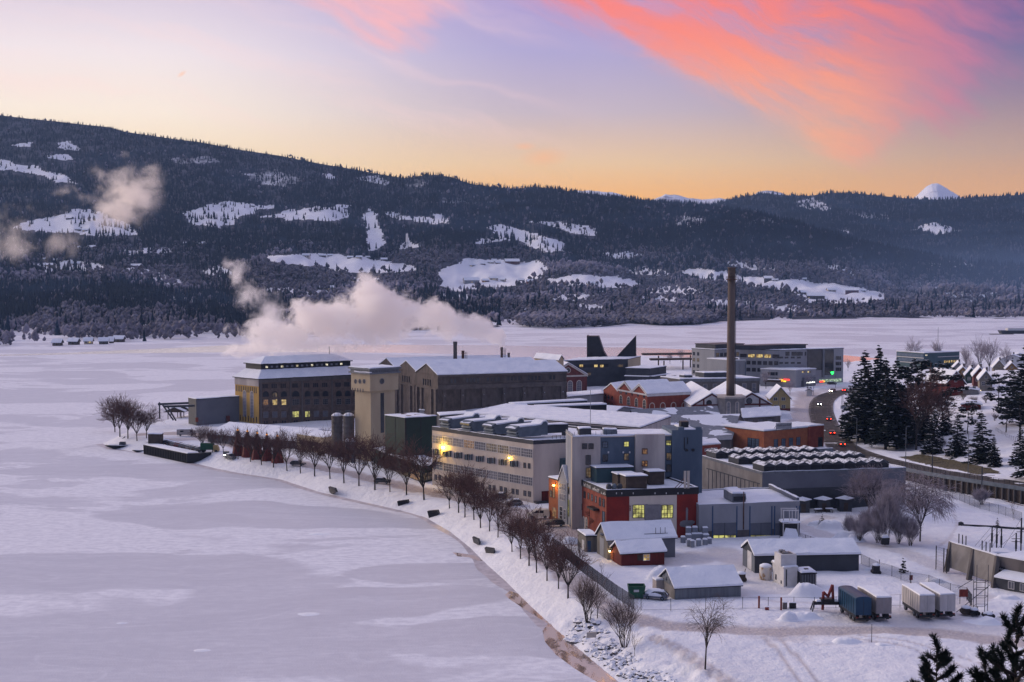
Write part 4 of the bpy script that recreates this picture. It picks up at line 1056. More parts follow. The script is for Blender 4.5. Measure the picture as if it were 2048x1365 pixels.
# ---- beige tower
b = Bld('factory_tower', 'tall beige tower with round windows and one long slot window', 'tower', 29, (709.5, 746), (741, 748.8), (789.5, 745.8))
mb = b.mb(); mb.box(0, b.Lu, 0, b.Lv, 2, 29, 0); mb.build('wall', W_['cream'], b.root)
o_ = .75
mb = b.mb(); mb.box(-o_, b.Lu+o_, -o_, b.Lv+o_, 23.9, 29.0, 0); hd = mb.build('head', W_['cream'], b.root)
HL = Wall(b.w(-o_, b.Lv+o_), b.w(-o_, -o_), b.root); HR = Wall(b.w(-o_, -o_), b.w(b.Lu+o_, -o_), b.root)
for k in range(5): HL.panel('corbel', W_['concd'], .4+k*1.25, .9+k*1.25, 23.5, 24.5, .03)
def round_win(wall, x, y, r, kind='dark', fr='g'):
    u, z = wall.hit(x, y); mb = MB(); n = 14; c = np.array(wall.pt(u, z, 0)); t3 = np.array([*wall.t, 0]); n3 = np.array([*wall.n, 0])
    ring = lambda rr, o: [c+t3*rr*math.cos(2*math.pi*k/n)+np.array([0, 0, rr*math.sin(2*math.pi*k/n)])+n3*o for k in range(n)]
    mb.face(ring(r, .04), 0); a, d = ring(r, .1), ring(r*1.22, .1)
    for k in range(n): mb.face([a[k], a[(k+1) % n], d[(k+1) % n], d[k]], 1)
    return mb.build('round_window', [GL[kind], FR[fr]], wall.root)
for x in (123, 157, 191): round_win(HL, *Z5(x, 485), .62)
round_win(HR, *Z5(330, 484), .75)
b.R.pwin(*Z5(319, 577), *Z5(347, 890), 'dark', 'n', 2, 14)
b.L.prow(2, (*ZT(68, 935), *ZT(114, 1000)), (*ZT(145, 945), *ZT(190, 1010)), 'dark', 'n')
b.R.pwin(*ZT(218, 1040), *ZT(240, 1100), 'dark', 'n')
mb = b.mb(); mb.box(-1.3, b.Lu+1.3, -1.3, b.Lv+1.3, 29.003, 29.5, 0); mb.box(-.9, b.Lu+.9, -.9, b.Lv+.9, 29.503, 30.3, 0); mb.box(-1.4, b.Lu+1.4, -1.4, b.Lv+1.4, 30.303, 30.8, 0); mb.build('roof', W_['sheetgrey'], b.root)
mb = b.mb(); mb.box(-1.3, b.Lu+1.3, -1.3, b.Lv+1.3, 30.803, 31.05, 0, inset=.3); mb.box(-1.35, -.6, -1.35, b.Lv*.8, 29.503, 29.75, 0); mb.build('snow_cover', SNOWR, b.root)

# ---- triple gabled furnace hall with chimneys
b = Bld('furnace_hall', 'huge dark brick hall with three gables and a long snow roof', 'factory', 23.5, (831, 744.6), (875.5, 751), (1133.3, 743.6), Lv=48)
gw = b.Lv/3
mb = b.mb(); mb.box(0, b.Lu, 0, b.Lv, 2, 23.5, 0); mb.build('wall', W_['brown2'], b.root)
for k in range(3): b.gable(W_['brown2'], 3.4, 'u', v0=k*gw, v1=(k+1)*gw, ov=.3 if k == 0 else .05, snow=.3, zb=23.3, names=('gable_wall', 'roof'))
xs = [(893, 482), (1045, 477), (1208, 469), (1368, 461), (1528, 458), (1672, 453)]
for k, (x, y) in enumerate(xs):
    n = 2 if k in (0, 5) else 4
    for j in range(n):
        xx = x+(j-(n-1)/2)*28; b.R.pwin(*Z5(xx-9, y-17), *Z5(xx+9, y+17), 'dark', 'n')
for x in (820, 963, 1128, 1290, 1448, 1605, 1750):
    u0, _ = b.R.hit(*Z5(x-13, 600)); u1, _ = b.R.hit(*Z5(x+13, 600)); b.R.panel('pilaster', W_['pil'], u0, u1, 2, 18.4, .7)
    b.R.panel('cap_snow', SNOWR, u0+.6, u1-.6, 16.2, 16.5, 1.0)
b.R.panel('parapet_band', W_['pil'], 0, b.Lu, 18.4, 20.0, .35); b.R.panel('cornice', W_['pil'], 0, b.Lu, 22.9, 23.4, .5)
for g_ in range(3):
    v0 = b.Lv-(g_+1)*gw
    for j in range(4): b.L.win(v0+gw/2+(j-1.5)*1.7, 19.4, .9, 2.2, 'dark', 'n')
    for q in (1.0, 4.4, gw-4.4, gw-1.0): b.L.panel('pilaster', W_['pil'], v0+q-.6, v0+q+.6, 2, 18.4, .6)
    b.L.panel('parapet_band', W_['pil'], v0+.3, v0+gw-.3, 18.4, 18.9, .3)
    for z in (5, 8.5, 12, 15): b.L.win(v0+.1+2.6, z, .8, 1.8, 'dark', 'n')
def stack(x, yt, yb, wpx, dist, label, mname='brown', ladder=True):
    c = AT(x, yb+12, dist); zt = AT(x, yt, dist)[2]; r = wpx/2*dist/F
    t = thing('roof_chimney', label, 'chimney', c, 'chimneys on the furnace hall roof')
    mb = MB(); mb.lathe(c, [(r*1.04, -1), (r, zt-c[2]-1.2), (r*1.1, zt-c[2]-1.1), (r*1.1, zt-c[2]), (r*.7, zt-c[2])], 14); mb.build('shaft', W_[mname], t, True)
    if ladder:
        mb = MB()
        for k in range(9): z = c[2]+(zt-c[2])*(.25+k/12.); mb.tube((c[0]+r, c[1], z), (c[0]+r+1.0, c[1], z), .07); 
        mb.tube((c[0]+r+1, c[1], c[2]+3), (c[0]+r+1, c[1], zt-.5), .07); mb.tube((c[0]+r+.5, c[1]-.4, c[2]+3), (c[0]+r+.5, c[1]-.4, zt-.5), .07)
        mb.build('ladder', W_['dark'], t)
stack(910.5, 683.7, 728, 7.6, 486, 'tallest and thickest chimney on the snow roof, leftmost of four', 'concd', False)
stack(926, 701.7, 728, 5.5, 484, 'dark rusty chimney beside the tallest roof chimney', 'rust')
stack(1003.5, 695, 719, 5, 492, 'slim dark roof chimney that sends out the steam', 'brown')
stack(1017.5, 706, 719, 4.6, 494, 'shortest roof chimney, rightmost of four', 'concd', False)

# ---- green cladded block with low glazed front
b = Bld('filter_house', 'dark green windowless block beside the beige tower', 'building', 18.2, (770, 832.4), (810.5, 837.8), (872.4, 834.3))
b.flat(W_['green'], .25, fascia=W_['green'])
for w_, n in ((b.L, 2), (b.R, 2)):
    for k in range(1, n): w_.panel('seam', W_['dark'], w_.L*k/n-.12, w_.L*k/n+.12, 2, 18.1, .05)
    w_.panel('corner_trim', W_['dark'], 0 if w_ is b.R else w_.L-.3, .3 if w_ is b.R else w_.L, 2, 18.1, .06)
for (u, v) in ((3, 3), (7, 5), (9, 3), (5, 8)): mb = MB(); mb.lathe(b.T(u, v, 18.5), [(.9, 0), (1.0, .12), (.8, .18)], 10); mb.build('roof_hatch', W_['rust'], b.root)
b = Bld('low_green_wing', 'low dark green wing with lit glazed front below the green block', 'building', 7.1, (747.6, 899.4), (845, 935.5), (869, 931), Lu=9)
b.flat(W_['green'], .25, fascia=W_['green'])
b.L.pwin(*ZT(478, 1155), *ZT(620, 1245), 'dim', 'd', 6, 2); b.L.pwin(*ZT(630, 1160), *ZT(735, 1255), 'amber', 'd', 5, 2); b.R.pwin(846, 946, 864, 960, 'dim', 'd', 4, 2)
def wall_lamp(wall, x, y, label, energy=60, col=(1, .72, .25), r=.22, es=30):
    u, z = wall.hit(x, y); c = wall.pt(u, z, .55)
    t = thing('wall_lamp', label, 'lamp', c)
    mb = MB(); mb.tube(wall.pt(u, z+.25, 0), wall.pt(u, z+.25, .55), .05); mb.tube(wall.pt(u, z+.12, .55), wall.pt(u, z+.3, .55), .26, .1, 8); mb.build('bracket', W_['dark'], t)
    mb = MB(); mb.ball(c, r, n=6); mb.build('bulb', emis('bulb %.2f %.2f %d' % (col[1], col[2], es), col, es), t, True)
    if energy:
        l = bpy.data.lights.new('lamp light', 'POINT'); lo = bpy.data.objects.new('lamp light', l); COL.objects.link(lo)
        l.energy = energy; l.color = col; l.shadow_soft_size = .25; p = wall.pt(u, z-.1, 1.1); lo.location = Vector(p)-t.location; lo.parent = t
    return t
wall_lamp(b.L, *ZT(365, 1155), 'small yellow lamp on the low green wing', 60, (1, .9, .35))

# ---- beige roof house behind the furnace hall, red gabled hall, library
b = Bld('depot', 'pale gabled building peeping over the furnace hall roof', 'building', 24.2, (1058, 715.5), (1117, 721), (1133, 718), Lv=16, Lu=6)
b.gable(W_['cream'], 1.6, 'v', ov=.4, snow=.25)
b = Bld('engine_house', 'dark red brick hall with white trimmed gable and arched windows', 'hall', 11.4, (1088, 749), (1098, 752), (1174, 749.5), Lv=40)
b.gable(W_['rbrick2'], 5.6, 'v', ov=.4, snow=.3)
b.R.prow(3, (*Z5(1725, 485), *Z5(1757, 572)), (*Z5(1866, 480), *Z5(1900, 570)), 'grey', 't', 2, 5, True)
b.R.panel('cornice', W_['trim'], 0, b.Lu, 10.6, 11.3, .3); round_win(b.R, *Z5(1796, 398), 1.1, 'dark', 't')
mb = MB()
for u0, z0, u1, z1 in ((-.3, 11.2, b.Lu/2, 17.0), (b.Lu/2, 17.0, b.Lu+.3, 11.2)):
    a, c = np.array(b.R.pt(u0, z0, .06)), np.array(b.R.pt(u1, z1, .06)); n3 = np.array([*b.R.n, 0])*.3; dz = np.array([0, 0, -.8])
    mb.extrude([a, c, c+dz, a+dz], n3)
mb.build('gable_trim', W_['trim'], b.root)
b = Bld('library', 'dark library with two black wedge shaped roof horns', 'building', 15.8, (1120, 723), (1255.8, 719.5), (1272, 716), Lu=22, Lv=34)
b.L.root  # long dark side
b.flat(W_['dgrey'], .3)
for (x, y) in ((45, 403), (150, 403), (193, 404), (100, 462), (60, 462), (320, 402), (335, 402)): b.L.pwin(*Z6(x-12, y-9), *Z6(x+12, y+9), 'lit' if x < 200 and y < 420 else 'dim', 'n')
b.L.ppanel('window_band', W_['dark'], *Z6(5, 392), *Z6(240, 414), .02)
b.R.panel('beige_side', W_['cream'], .0, b.Lu*.98, 5, 15.7, .1)
dw = 655
def wedge(pts, label):
    mb = MB(); mb.extrude([AT(x, y, dw) for x, y in pts], (1.0, 8.0, 0)); mb.build('roof_horn', W_['dark'], b.root)
wedge([Z6(85, 360), Z6(85, 185), Z6(97, 190), Z6(168, 190), Z6(205, 300), Z6(236, 352)], '')
wedge([Z6(285, 352), Z6(437, 187), Z6(438, 352)], '')
b = Bld('library_annex', 'low dark annex with snowy ledge in front of the library horns', 'building', 12.5, (1239, 737), (1300, 738.5), (1324, 735), Lv=12, Lu=18)
b.flat(W_['dgrey'], .3); b.R.panel('ledge', SNOWR, 0, b.Lu, 9.0, 9.3, 2.2); b.L.panel('ledge', SNOWR, 0, b.L.L, 9.0, 9.3, 3.0)

# ---- lakeside pergola
t = thing('pergola', 'long open pergola with two flat roofs by the lake', 'shelter', P(1345, 742))
mb = MB()
for (x0, x1, y, dd) in ((1285, 1404, 711, 752), (1301, 1386, 721.5, 738)):
    a, c = AT(x0, y, dd), AT(x1, y-1.2, dd+6); mb.extrude([a, c, c+[0, 0, .9], a+[0, 0, .9]], (0, 7, 0))
mb.build('roof', W_['wood'], t)
for (x, y0, y1, dd) in ((1317, 712, 740, 756), (1328, 722, 743, 742), (1366, 721, 743, 742), (1381, 711, 739, 756), (1391, 721, 739, 745)):
    mb = MB(); a = AT(x, y0, dd); mb.tube((a[0], a[1], 2.8), a, .42); mb.build('post', W_['wood'], t)

# ---- grey apartment blocks and shops
b = Bld('apartment_block', 'pale apartment block with dark penthouse left of the tall chimney', 'apartments', 18.4, (1405.5, 699), (1429, 700.5), (1492, 698), Lv=16)
b.flat(W_['lgrey'], .3, fascia=W_['dark'])
for zz in (15, 11.8, 8.6, 5.4):
    for u in (1.6, 4.6): b.L.win(u, zz, 1.3, 1.6, 'dark' if zz != 11.8 else 'dim', 'd', 1, 1)
    for k in range(6): b.R.win(2.0+k*2.7, zz, 1.8, 1.7, 'dark' if (k+int(zz)) % 5 else 'dim', 'd', 2, 1)
mb = b.mb(); mb.box(1.5, b.Lu-.5, 1, b.Lv-1, 18.9, 20.9, 0); mb.box(1.2, b.Lu, .7, b.Lv-.7, 20.903, 21.2, 0); mb.build('penthouse', W_['dgrey'], b.root)
b.R.panel('dark_front', W_['dark'], 3.5, b.Lu, 3, 14.2, .5)
b = Bld('apartment_house', 'long pale apartment house with glazed stair tower and roof frame', 'apartments', 20.2, (1487, 700), (1560, 701.5), (1687, 697.5), Lv=20)
b.flat(W_['lgrey'], .3, fascia=W_['dark'])
mb = b.mb(); mb.box(-8, 22, 5, b.Lv-3, 20.6, 22.4, 0); mb.box(-8.6, 22.6, 4.5, b.Lv-2.4, 22.403, 22.8, 0); mb.build('penthouse', W_['dgrey'], b.root)
b.R.ppanel('stair_glass', GL['dark'], *ZS(810, 60), *ZS(1000, 330), .2); b.R.ppanel('stair_glass', GL['dark'], *ZS(1027, 62), *ZS(1150, 390), .2)
b.R.ppanel('grey_pier', W_['sheetgrey'], *ZS(1000, 55), *ZS(1027, 420), .6)
for (x0, y0, x1, y1, kd) in ((888, 75, 905, 110, 'lit'), (918, 76, 955, 130, 'lit'), (925, 150, 955, 185, 'lit'), (925, 205, 950, 240, 'amber'), (820, 140, 840, 160, 'dim')): b.R.pwin(*ZS(x0, y0), *ZS(x1, y1), kd, 'n')
for y in (170, 243, 317):
    for x in (1190, 1212, 1238): b.R.pwin(*ZS(x-9, y-20), *ZS(x+9, y+22), 'dark', 'd', 1, 1)
for (x, w) in ((552, 24), (637, 30), (701, 24), (740, 6), (786, 8)): b.R.pwin(*ZS(x-w, 92), *ZS(x+w, 140), 'dark', 'd', 2, 1)
for y in (165, 235):
    for x in (400, 470, 540, 620, 700): b.R.pwin(*ZS(x-22, y-8), *ZS(x+22, y+10), 'dark', 'd', 2, 1)
for k in range(5): b.L.win(2+k*(b.L.L-4)/4, 16.5, 3.2, 1.6, 'lit' if k in (1, 2, 3) else 'dark', 'd', 3, 1)
for zz in (13, 9.5):
    for k in range(7): b.L.win(1.8+k*(b.L.L-3.6)/6, zz, 1.8, 1.7, 'dark', 'd', 2, 1)
b.R.ppanel('green_sign', emis('green neon', (.02, 1.0, .12), 3.0), *ZS(1112, 350), *ZS(1147, 370), .4)
b.R.ppanel('green_sign', emis('green neon', (.02, 1.0, .12), 3.0), *ZS(1120, 370), *ZS(1140, 384), .4)
b.R.panel('shop_glow', emis('shop glow', (.75, 1.0, .7), .5, (.2, .3, .2)), b.Lu*.62, b.Lu*.97, 3.6, 5.0, .2)
b = Bld('shopping_centre', 'wide pale shopping centre with glass hall behind the front shop', 'shops', 14.8, (1440, 720), (1466, 722), (1645, 720), Lv=18)
b.flat(W_['lgrey'], .3, fascia=W_['white paint'] if 'white paint' in W_ else W_['white3'])
for k in range(9): b.box('roof_box', W_['dark'], 3+k*4.6, 4.3+k*4.6, 2, 4, 15.2, 15.9)
b.R.ppanel('glass_front', GL['blue'], *ZS(0, 222), *ZS(625, 400), .15)
for k in range(12): u = 1+k*2.3; b.R.panel('mullion', W_['lgrey'], u, u+.2, 4, 13.4, .3)
for (x, y) in ((55, 238), (333, 245), (55, 303), (160, 335), (55, 375), (20, 262), (90, 262)): b.R.pwin(*ZS(x-9, y-8), *ZS(x+9, y+8), 'lit', 'n')
for y in (262, 335, 405): b.R.pwin(*ZS(903, y-15), *ZS(975, y+15), 'dark', 'd', 3, 1)
b = Bld('front_shop', 'pale grey shop with yellow and red signs beside the snowy street', 'shop', 11.2, (1521, 739), (1592, 741.5), (1632, 738.5))
b.flat(W_['lgrey'], .3, fascia=W_['white3'])
for y in (378, 450):
    for (x, w) in ((308, 12), (358, 28), (410, 12)): b.L.pwin(*ZS(x-w, y-18), *ZS(x+w, y+18), 'dark', 'd', 2, 1)
for x in (750, 775, 822, 850): b.R.pwin(*ZS(x-9, 343), *ZS(x+9, 362), 'lit' if x in (750, 822) else 'dim', 'n')
b.R.panel('ground_glass', GL['grey'], 4, b.Lu-.5, 3.2, 6.0, .1); b.L.panel('awning', W_['wood'], 2, b.L.L*.6, 5.3, 6.4, 2.0); b.L.panel('awning_snow', SNOWR, 2, b.L.L*.6, 6.403, 6.7, 2.1)
ys_ = emis('yellow sign', (1.0, .42, .02), 1.6); rsg = emis('red sign', (1.0, .05, .03), 1.8); wsg = emis('white sign', (1, 1, .95), 2.2)
b.L.ppanel('sign_square', ys_, *ZS(446, 446), *ZS(478, 478), .5)
mb = MB()
for (x0, y0, x1, y1) in ((451, 451, 473, 473), (473, 451, 451, 473)):
    (u0, z0), (u1, z1) = b.L.hit(*ZS(x0, y0)), b.L.hit(*ZS(x1, y1)); mb.tube(b.L.pt(u0, z0, .56), b.L.pt(u1, z1, .56), .12, n=4)
mb.build('sign_cross', W_['dark'], b.root)
b.L.ppanel('sign_dot', ys_, *ZS(482, 450), *ZS(496, 474), .5); b.L.ppanel('sign_bar', rsg, *ZS(502, 444), *ZS(580, 466), .5); b.L.ppanel('sign_bar', emis('amber sign', (1, .65, .03), 1.8), *ZS(503, 467), *ZS(533, 481), .5)
b.R.ppanel('sign_bar', rsg, *ZS(968, 468), *ZS(1008, 488), .5); b.R.ppanel('sign_bar', ys_, *ZS(1009, 466), *ZS(1027, 486), .5)
b.R.ppanel('shop_door', W_['door'], *ZS(748, 420), *ZS(905, 580), .6)
mb = MB()
for k in range(9):
    (u0, z0), (u1, z1) = b.R.hit(*ZS(786+k*12, 498-k*1.6)), b.R.hit(*ZS(794+k*12, 484-k*1.2+(k % 3)*4)); mb.tube(b.R.pt(u0, z0, .75), b.R.pt(u1, z1, .75), .16, n=4)
    (u2, z2) = b.R.hit(*ZS(797+k*12, 500-k*1.6)); mb.tube(b.R.pt(u1, z1, .75), b.R.pt(u2, z2, .75), .14, n=4)
mb.build('neon_lettering', wsg, b.root)

# ---- low dark office, red gabled works, white and red hall with the tall chimney
b = Bld('office_block', 'low dark office with white framed windows behind the tall chimney', 'office', 9.6, (1341, 757.5), (1360, 760), (1519, 757.5), Lv=16)
b.flat(W_['concd'], .35, fascia=W_['sheetgrey'])
b.R.prow(8, (*Z6(780, 540), *Z6(806, 590)), (*Z6(1272, 528), *Z6(1300, 585)), 'grey', 't', 1, 2)
b.R.panel('cornice', W_['sheetgrey'], -.2, b.Lu+.2, 8.6, 9.5, .5)
b.box('roof_cabin', W_['dgrey'], 14, 28, 4, 11, 9.8, 12.3, .3); b.box('roof_cabin', W_['dgrey'], 5, 9, 5, 9, 9.8, 11.2, .3)
b = Bld('red_works', 'red brick works with twin gables and white arched windows', 'factory', 12.3, (1264, 783), (1294.7, 788.4), (1380.4, 784.2), Lv=24)
gw = b.Lv/2
for k in range(2): b.gable(W_['rbrick'], 3.3, 'u', v0=k*gw, v1=(k+1)*gw, ov=.35 if k == 0 else .05, snow=.3)
b.R.panel('cornice', W_['white3'], -.2, b.Lu+.2, 11.3, 12.2, .35); b.L.panel('cornice', W_['white3'], 0, b.L.L, 11.6, 12.2, .3)
for x in (553, 630, 707, 785): b.R.pwin(*Z6(x-15, 672-(x-553)*.02), *Z6(x+15, 752-(x-553)*.03), 'dark', 't', 1, 1, True)
for o in [c for c in b.root.children if c.name.startswith('window')][-4:]: o.data = o.data.copy(); o.data.materials[0] = W_['redside']; o.name = 'blind_arch'
for k in range(4): b.L.win(2.8+k*(b.Lv-5)/3, 6.6, 2.0, 3.2, 'dark', 't', 2, 3, True)
for k in range(4): b.L.win(2.8+k*(b.Lv-5)/3, 3.4, 2.0, 2.2, 'grey', 't', 2, 2)
for k in range(5): b.L.win(1.9+k*(b.Lv-4)/4, 10.6, .8, 1.0, 'dark', 'n'); b.L.win(3.0+k*(b.Lv-6)/4, 10.6, .8, 1.0, 'dark', 'n')
mb = MB(); n3 = np.array([*b.L.n, 0])*.35
for k in range(2):
    for (u0, z0, u1, z1) in ((k*gw, 12.3, k*gw+gw/2, 15.6), (k*gw+gw/2, 15.6, (k+1)*gw, 12.3)):
        a, c = np.array(b.L.pt(u0, z0, .05)), np.array(b.L.pt(u1, z1, .05)); dz = np.array([0, 0, -.55]); mb.extrude([a, c, c+dz, a+dz], n3)
mb.build('gable_trim', W_['white3'], b.root)
b2 = Bld('red_workshop', 'lower red brick workshop with one gable joined to the twin gabled works', 'factory', 10.2, (1207, 781), (1238, 787), (1262, 783), Lu=14)
b2.gable(W_['rbrick'], 3.2, 'u', ov=.3, snow=.3)
for k in range(3): b2.L.win(2+k*3, 7, 1.2, 1.6, 'dark', 'n'); b2.L.win(2+k*3, 4, 1.2, 1.6, 'dark', 'n')
# white and red timbered hall
def twin_gable(name, label, cat, xa, xb, yb_, apex, snow=.3, depth=46):
    d = 490.; B_ = AT(xa, yb_, d); zt = B_[2]
    return B_, zt
b = Bld('timbered_hall', 'white hall with red timber frames and two snowy gables behind the tall chimney foot', 'hall', 8.9, (1330, 775), (1383, 812), (1543, 809), Lv=52)
wd = b.Lu/2
for k in range(2): b.gable(W_['white3'], 4.4, 'v', u0=k*wd, u1=(k+1)*wd, ov=.3 if k else .3, snow=.3, fascia=W_['concd'])
mb = MB()
def bar(wall, mb, u0, z0, u1, z1, th=.3):
    a, c = np.array(wall.pt(u0, z0, .05)), np.array(wall.pt(u1, z1, .05)); e = c-a; e /= np.linalg.norm(e); n3 = np.array([*wall.n, 0]); s_ = np.cross(e, n3)*th
    mb.extrude([a-s_, c-s_, c+s_, a+s_], n3*.15)
for k in range(2):
    o = k*wd
    for seg in ((o+.5, 9.1, o+wd/2, 13.1), (o+wd/2, 13.1, o+wd-.5, 9.1), (o, 9.0, o+wd, 9.0), (o, 6.4, o+wd, 6.4), (o+wd*.3, 3, o+wd*.3, 11.4), (o+wd*.7, 3, o+wd*.7, 11.4)): bar(b.R, mb, *seg)
mb.build('timber_frame', W_['rbrick2'], b.root)
round_win(b.R, *Z6(963, 670), .95, 'dark', 'd'); round_win(b.R, *Z6(1252, 655), 1.0, 'grey', 'd')
for k in range(5): b.R.win(1.6+k*2.1, 6.7, 1.3, 1.6, 'dark', 'd')
b = Bld('side_shed', 'low grey lean-to with snow roof below the timbered hall', 'shed', 6.2, (1484, 833), (1486, 837), (1561, 832.5), Lv=10)
b.gable(W_['concd'], 2.2, 'u', ov=.4, snow=.35, ridge=.95)
for x in (1260, 1330, 1400): b.R.pwin(*Z6(x-14, 788), *Z6(x+14, 818), 'grey', 'g', 2, 2)
# chimney
c = P(1460.5, 842); d_ = c[1]; t = thing('tall_chimney', 'very tall tapering concrete chimney on a square stone plinth', 'chimney', c)
zp = AT(1460, 795, d_)[2]; zt = AT(1460, 535, d_)[2]; zc = AT(1460, 560, d_)[2]
mb = MB(); hw = 4.9; mb.prism([(c[0]-hw, c[1]-hw*.6), (c[0]-hw*.55, c[1]-hw), (c[0]+hw*.55, c[1]-hw), (c[0]+hw, c[1]-hw*.6), (c[0]+hw, c[1]+hw), (c[0]-hw, c[1]+hw)], 2, zp, 0); pl = mb.build('plinth', W_['stone'], t)
mb = MB(); mb.prism([(c[0]-hw-.3, c[1]-hw*.6-.2), (c[0]-hw*.55-.1, c[1]-hw-.3), (c[0]+hw*.55+.1, c[1]-hw-.3), (c[0]+hw+.3, c[1]-hw*.6-.2), (c[0]+hw+.3, c[1]+hw+.2), (c[0]-hw-.3, c[1]+hw+.2)], zp+.003, zp+.7, 0); mb.build('plinth_cap', W_['trim'], t)
pw = Wall((c[0]-hw*.55, c[1]-hw), (c[0]+hw*.55, c[1]-hw), t)
pw.win(1.2, zp-6, 1.0, 4.6, 'pale', 't', 1, 4, True); pw.win(4.4, zp-6, .8, 4.6, 'pale', 't', 1, 5, True)
r0, r1 = 1.62, 1.36
mb = MB(); pr = []
for k in range(14): f = k/13; pr.append((r0+(r1-r0)*f, zp+.7+(zt-zp-.7-4.6)*f-c[2]))
mb.lathe(c, pr, 20); mb.build('shaft', mat('brown chimney concrete', (.15, .112, .09), (.085, .066, .056), scale=.35, stretch=(1, 1, .2)), t, True)
mb = MB(); zz = zt-4.6-c[2]; mb.lathe(c, [(r1+.02, zz), (r1*1.02, zz+.1), (r1*1.02, zz+4.2), (r1*1.2, zz+4.25), (r1*1.2, zz+4.6), (r1*.7, zz+4.6)], 20); mb.build('crown', W_['brown'], t, True)
mb = MB(); mb.lathe(c, [(r1, zc-c[2]-.2), (r1+.75, zc-c[2]), (r1+.75, zc-c[2]+.2), (r1, zc-c[2]+.2)], 20)
for k in range(14): a = 6.283*k/14; q = (c[0]+(r1+.7)*math.cos(a), c[1]+(r1+.7)*math.sin(a)); mb.tube((*q, zc), (*q, zc+1.2), .05)
mb.lathe(c, [(r1+.72, zc-c[2]+1.1), (r1+.76, zc-c[2]+1.2), (r1+.7, zc-c[2]+1.2)], 20); mb.build('platform', W_['rust'], t)
mb = MB()
for k in range(4): a = .6+1.57*k; q = (c[0]+r1*math.cos(a), c[1]+r1*math.sin(a)); mb.tube((*q, zt), (*q, zt+1.6), .06)
mb.build('lightning_rod', W_['dark'], t)
mb = MB(); mb.tube((c[0]+r0+.1, c[1]-.4, zp+1), (c[0]+r1+.1, c[1]-.4, zt-1), .07); mb.tube((c[0]+r0+.1, c[1]-.9, zp+1), (c[0]+r1+.1, c[1]-.9, zt-1), .07); mb.build('ladder', W_['dark'], t)

# ---- yellow house
b = Bld('yellow_house', 'ochre wooden house with steep snowy gable beside the side street', 'house', 8.0, (1532, 789), (1541.5, 797), (1580.8, 797), Lv=13)
b.gable(W_['yel'], 4.3, 'v', ov=.6, snow=.3)
b.R.prow(2, (*ZS(372, 685), *ZS(418, 725)), (*ZS(474, 683), *ZS(522, 722)), 'dark', 'w', 2, 2)
b.R.prow(2, (*ZS(380, 785), *ZS(425, 820)), (*ZS(480, 785), *ZS(522, 820)), 'dark', 'w', 2, 2)
b.R.panel('base', W_['rbrick2'], 0, b.Lu, 2, 3.9, .06)

# ---- snow roofed halls between the white building and the red works
def roof_hall(label, zt, A, B, C, m, rise, axis, **k):
    b = Bld('works_hall', label, 'hall', zt, A, B, C, **k); b.gable(m, rise, axis, ov=.3, snow=.35); return b
b = Bld('assembly_hall', 'wide flat snow covered hall behind the row of roof ducts', 'hall', 15.0, (985, 833), (1280, 857), (1322, 842), Lv=62, Lu=30)
b.flat(W_['white2'], .4)
b.L.panel('parapet_band', W_['dgrey'], 6, b.L.L, 13.6, 14.6, .1)
b = Bld('monitor_hall', 'broad snow roofed hall with two long dark skylight strips', 'hall', 10.2, (990, 830), (1205, 842), (1262, 826), Lv=70, Lu=38)
b.gable(W_['lgrey'], 2.6, 'v', ov=.2, snow=.35)
for (x0, y0, x1, y1) in ((1375, 690, 1945, 657), (1565, 712, 2100, 690)):
    p0, p1 = P(*Z5(x0, y0+24), 12.8), P(*Z5(x1, y1+24), 12.8)
    d = (p1-p0)/np.linalg.norm(p1-p0); nn = np.array([-d[1], d[0], 0])
    mb = MB(); mb.extrude([p0, p1, p1+[0, 0, 2.0], p0+[0, 0, 2.0]], nn*4); sk = mb.build('skylight', W_['dark'], b.root)
    mb = MB(); mb.extrude([p0+[0, 0, 2.003]-nn*.3, p1+[0, 0, 2.003]-nn*.3, p1+[0, 0, 2.4]-nn*.2, p0+[0, 0, 2.4]-nn*.2], nn*4.6); mb.build('skylight_snow', SNOWR, b.root)
b = Bld('gabled_annex', 'small snowy gabled roof behind the rooftop ducts', 'building', 12.2, (1000, 828), (1016, 833), (1064, 828), Lv=12)
b.gable(W_['cream'], 2.6, 'u', ov=.3, snow=.3)
b = Bld('flat_store', 'grey flat roofed store beside the red brick works', 'building', 9.2, (1132, 789), (1135, 795), (1207, 789), Lv=16); b.flat(W_['lgrey'], .3)
b = Bld('roof_plant', 'dark low roof plant with thin snow caps behind the green block', 'building', 13.0, (876, 829), (880, 833), (936, 829), Lv=8); b.flat(W_['dgrey'], .25)
b = Bld('storage_shed', 'low dark shed with thin snow roof left of the roof ducts', 'shed', 11.5, (905, 832), (908, 836), (968, 832), Lv=8); b.flat(W_['dgrey'], .25)
# patchy roof
m, nt_, bs = newmat('sliding snow roof'); p_ = nt_.pos()
n_ = nt_.noise(nt_.mapping(p_, rot=(0, 0, R(10)), scale=(.10, .16, .30)), 1.0, 3, .45, .6)
nt_.link(nt_.mix(nt_.sstep(n_, .46, .48), (.82, .84, .88), nt_.mix(nt_.sstep(nt_.noise(p_, 1.5, 3), .3, .7), (.14, .155, .18), (.20, .215, .24))), bs.inputs['Base Color']); bs.inputs['Roughness'].default_value = .7
b = Bld('foundry', 'long hall whose grey metal roof shows between sliding snow patches', 'hall', 6.4, (1452, 867), (1462, 881), (1486, 872), Lu=9, Lv=20)
b.root.name = 'foundry'
B0, C0 = P(1270, 886, 6.4), P(1462, 880.5, 6.4); b.B = B0[:2]; b.eu = (C0-B0)[:2]/np.linalg.norm((C0-B0)[:2]); b.Lu = float(np.linalg.norm((C0-B0)[:2]))
